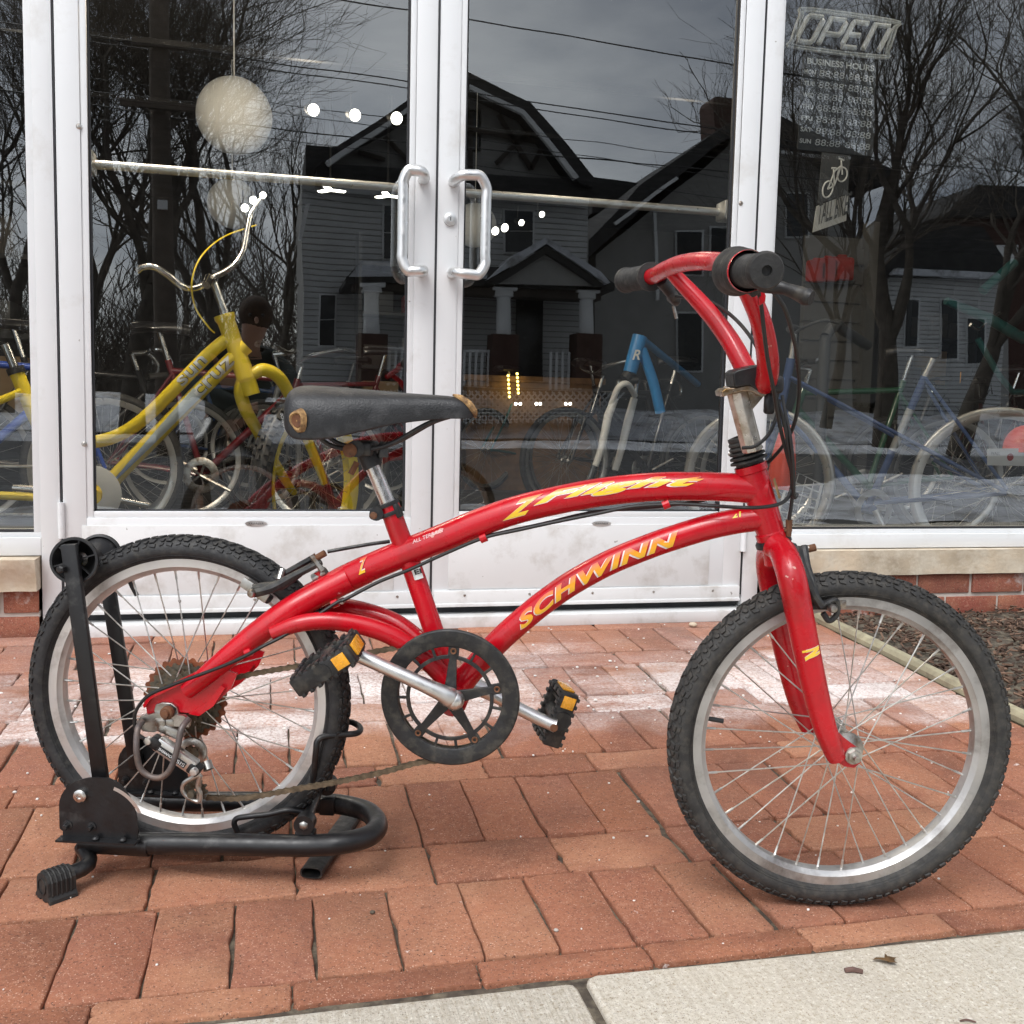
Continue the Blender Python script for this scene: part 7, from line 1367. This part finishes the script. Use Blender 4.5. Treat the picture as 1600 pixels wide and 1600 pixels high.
for i, (a, b, c, r) in enumerate(WR):
    mb = MB(); P = [vt(*a, 17.6), vt(*b, 17.6), vt(*c, 17.6)]; P = spl(P, 10); 
    mb.tube(P, r*.55, 5); o = mb.build('overhead_wire', M['cable']); tag(o, 'thin dark overhead wire strung along the street, mirrored above the houses', 'wire', 'overhead wires along the street')

# ================================================================== THE PHOTOGRAPHER (seen only mirrored, behind the yellow bicycle)
PN = thing('person', 'crouching person in dark green jacket holding a phone, mirrored in the left door', 'person', (-.12, -.5, 0))
def skin(name, verts, edges, radii, mat, parent=PN, sub=2, root=0):
    o0 = np.array(parent['_o']); me = bpy.data.meshes.new(name); me.from_pydata([tuple(np.array(v, float)-o0) for v in verts], edges, []); me.materials.append(mat)
    ob = bpy.data.objects.new(name, me); COL.objects.link(ob); ob.parent = parent; ob['_o'] = [float(x) for x in o0]
    md = ob.modifiers.new('skin', 'SKIN'); md.use_smooth_shade = True
    for i, r in enumerate(radii): me.skin_vertices[0].data[i].radius = (r, r); me.skin_vertices[0].data[i].use_root = (i == root)
    sb_ = ob.modifiers.new('sub', 'SUBSURF'); sb_.levels = sb_.render_levels = sub; return ob
hip, wst, chs, nck, hdb, hdt = (-.30, -.86, .62), (-.26, -.74, .76), (-.20, -.58, .98), (-.14, -.44, 1.14), (-.11, -.40, 1.20), (-.10, -.37, 1.33)
sL, sR, eL, eR, wL, wR = (-.40, -.52, 1.04), (.02, -.60, 1.04), (-.42, -.30, .84), (.14, -.40, .86), (-.14, -.13, .74), (.10, -.16, .76)
kL, kR, aL, aR, tL, tR = (-.44, -.46, .48), (-.04, -.50, .46), (-.42, -.62, .10), (-.06, -.70, .10), (-.42, -.46, .035), (-.05, -.54, .035)
bd = skin('body', [hip, wst, chs, nck, hdb, hdt, sL, eL, wL, sR, eR, wR, kL, aL, tL, kR, aR, tR], [(0, 1), (1, 2), (2, 3), (3, 4), (4, 5), (2, 6), (6, 7), (7, 8), (2, 9), (9, 10), (10, 11), (0, 12), (12, 13), (13, 14), (0, 15), (15, 16), (16, 17)], [.13, .12, .13, .055, .075, .095, .06, .045, .028, .06, .045, .028, .07, .045, .035, .07, .045, .035], M['skin'])
skin('jacket', [hip, wst, chs, (-.15, -.47, 1.10), sL, eL, (-.17, -.15, .75), sR, eR, (.11, -.20, .77)], [(0, 1), (1, 2), (2, 3), (2, 4), (4, 5), (5, 6), (2, 7), (7, 8), (8, 9)], [.17, .165, .175, .075, .085, .065, .045, .085, .065, .045], M['cloth'])
skin('trousers', [hip, (-.38, -.66, .55), kL, (-.43, -.58, .18), (-.17, -.68, .54), kR, (-.06, -.64, .18)], [(0, 1), (1, 2), (2, 3), (0, 4), (4, 5), (5, 6)], [.16, .115, .085, .06, .115, .085, .06], M['bpaint'])
mb = MB(); mb.sphere((-.10, -.40, 1.315), .108, 18, 12, (.92, 1.05, 1.05)); mb.build('hair', pbr('brown_hair', (.06, .035, .02), .8, 0, .6, 60, .3, 30), PN)
mb = MB(); mb.sphere((-.095, -.268, 1.27), .016, 8, 6, (.8, 1.2, 1.3)); mb.build('nose', M['skin'], bd)
for x in (-.13, -.06): mb = MB(); mb.sphere((x, -.283, 1.30), .011, 8, 6); mb.build('eye', M['bpaint'], bd)
for k, (wx, sgn) in enumerate(((wL, 1), (wR, -1))):      # hands: palm with four fingers and a thumb closing on the phone
    w = np.array(wx); V = [w, w+np.array([sgn*.03, .045, .005])]; E_ = [(0, 1)]; Rr = [.026, .030]
    for q in range(4): a = len(V); V += [V[1]+np.array([sgn*.016, .016, .028-.018*q]), V[1]+np.array([sgn*.038, .012, .030-.019*q]), V[1]+np.array([sgn*.050, -.008, .030-.019*q])]; E_ += [(1, a), (a, a+1), (a+1, a+2)]; Rr += [.010, .009, .008]
    a = len(V); V += [V[0]+np.array([sgn*.020, .014, .022]), V[0]+np.array([sgn*.042, .024, .034])]; E_ += [(0, a), (a, a+1)]; Rr += [.011, .009]; skin('hand', V, E_, Rr, M['skin'], bd, 1)
for a_, b_ in ((aL, tL), (aR, tR)): mb = MB(); mb.tube([np.array(a_)+np.array([0, -.03, -.055]), np.array(a_)+np.array([0, .02, -.045]), np.array(b_)+np.array([0, .05, 0])], [.045, .052, .038], 12); mb.build('shoe', M['bpaint'], PN)
ph = MB(); ph.box((-.01, -.045, .745), (.15, .009, .074), bev=.004); o = ph.build('phone', M['black']); tag(o, 'black phone held in both hands by the crouching person', 'phone')
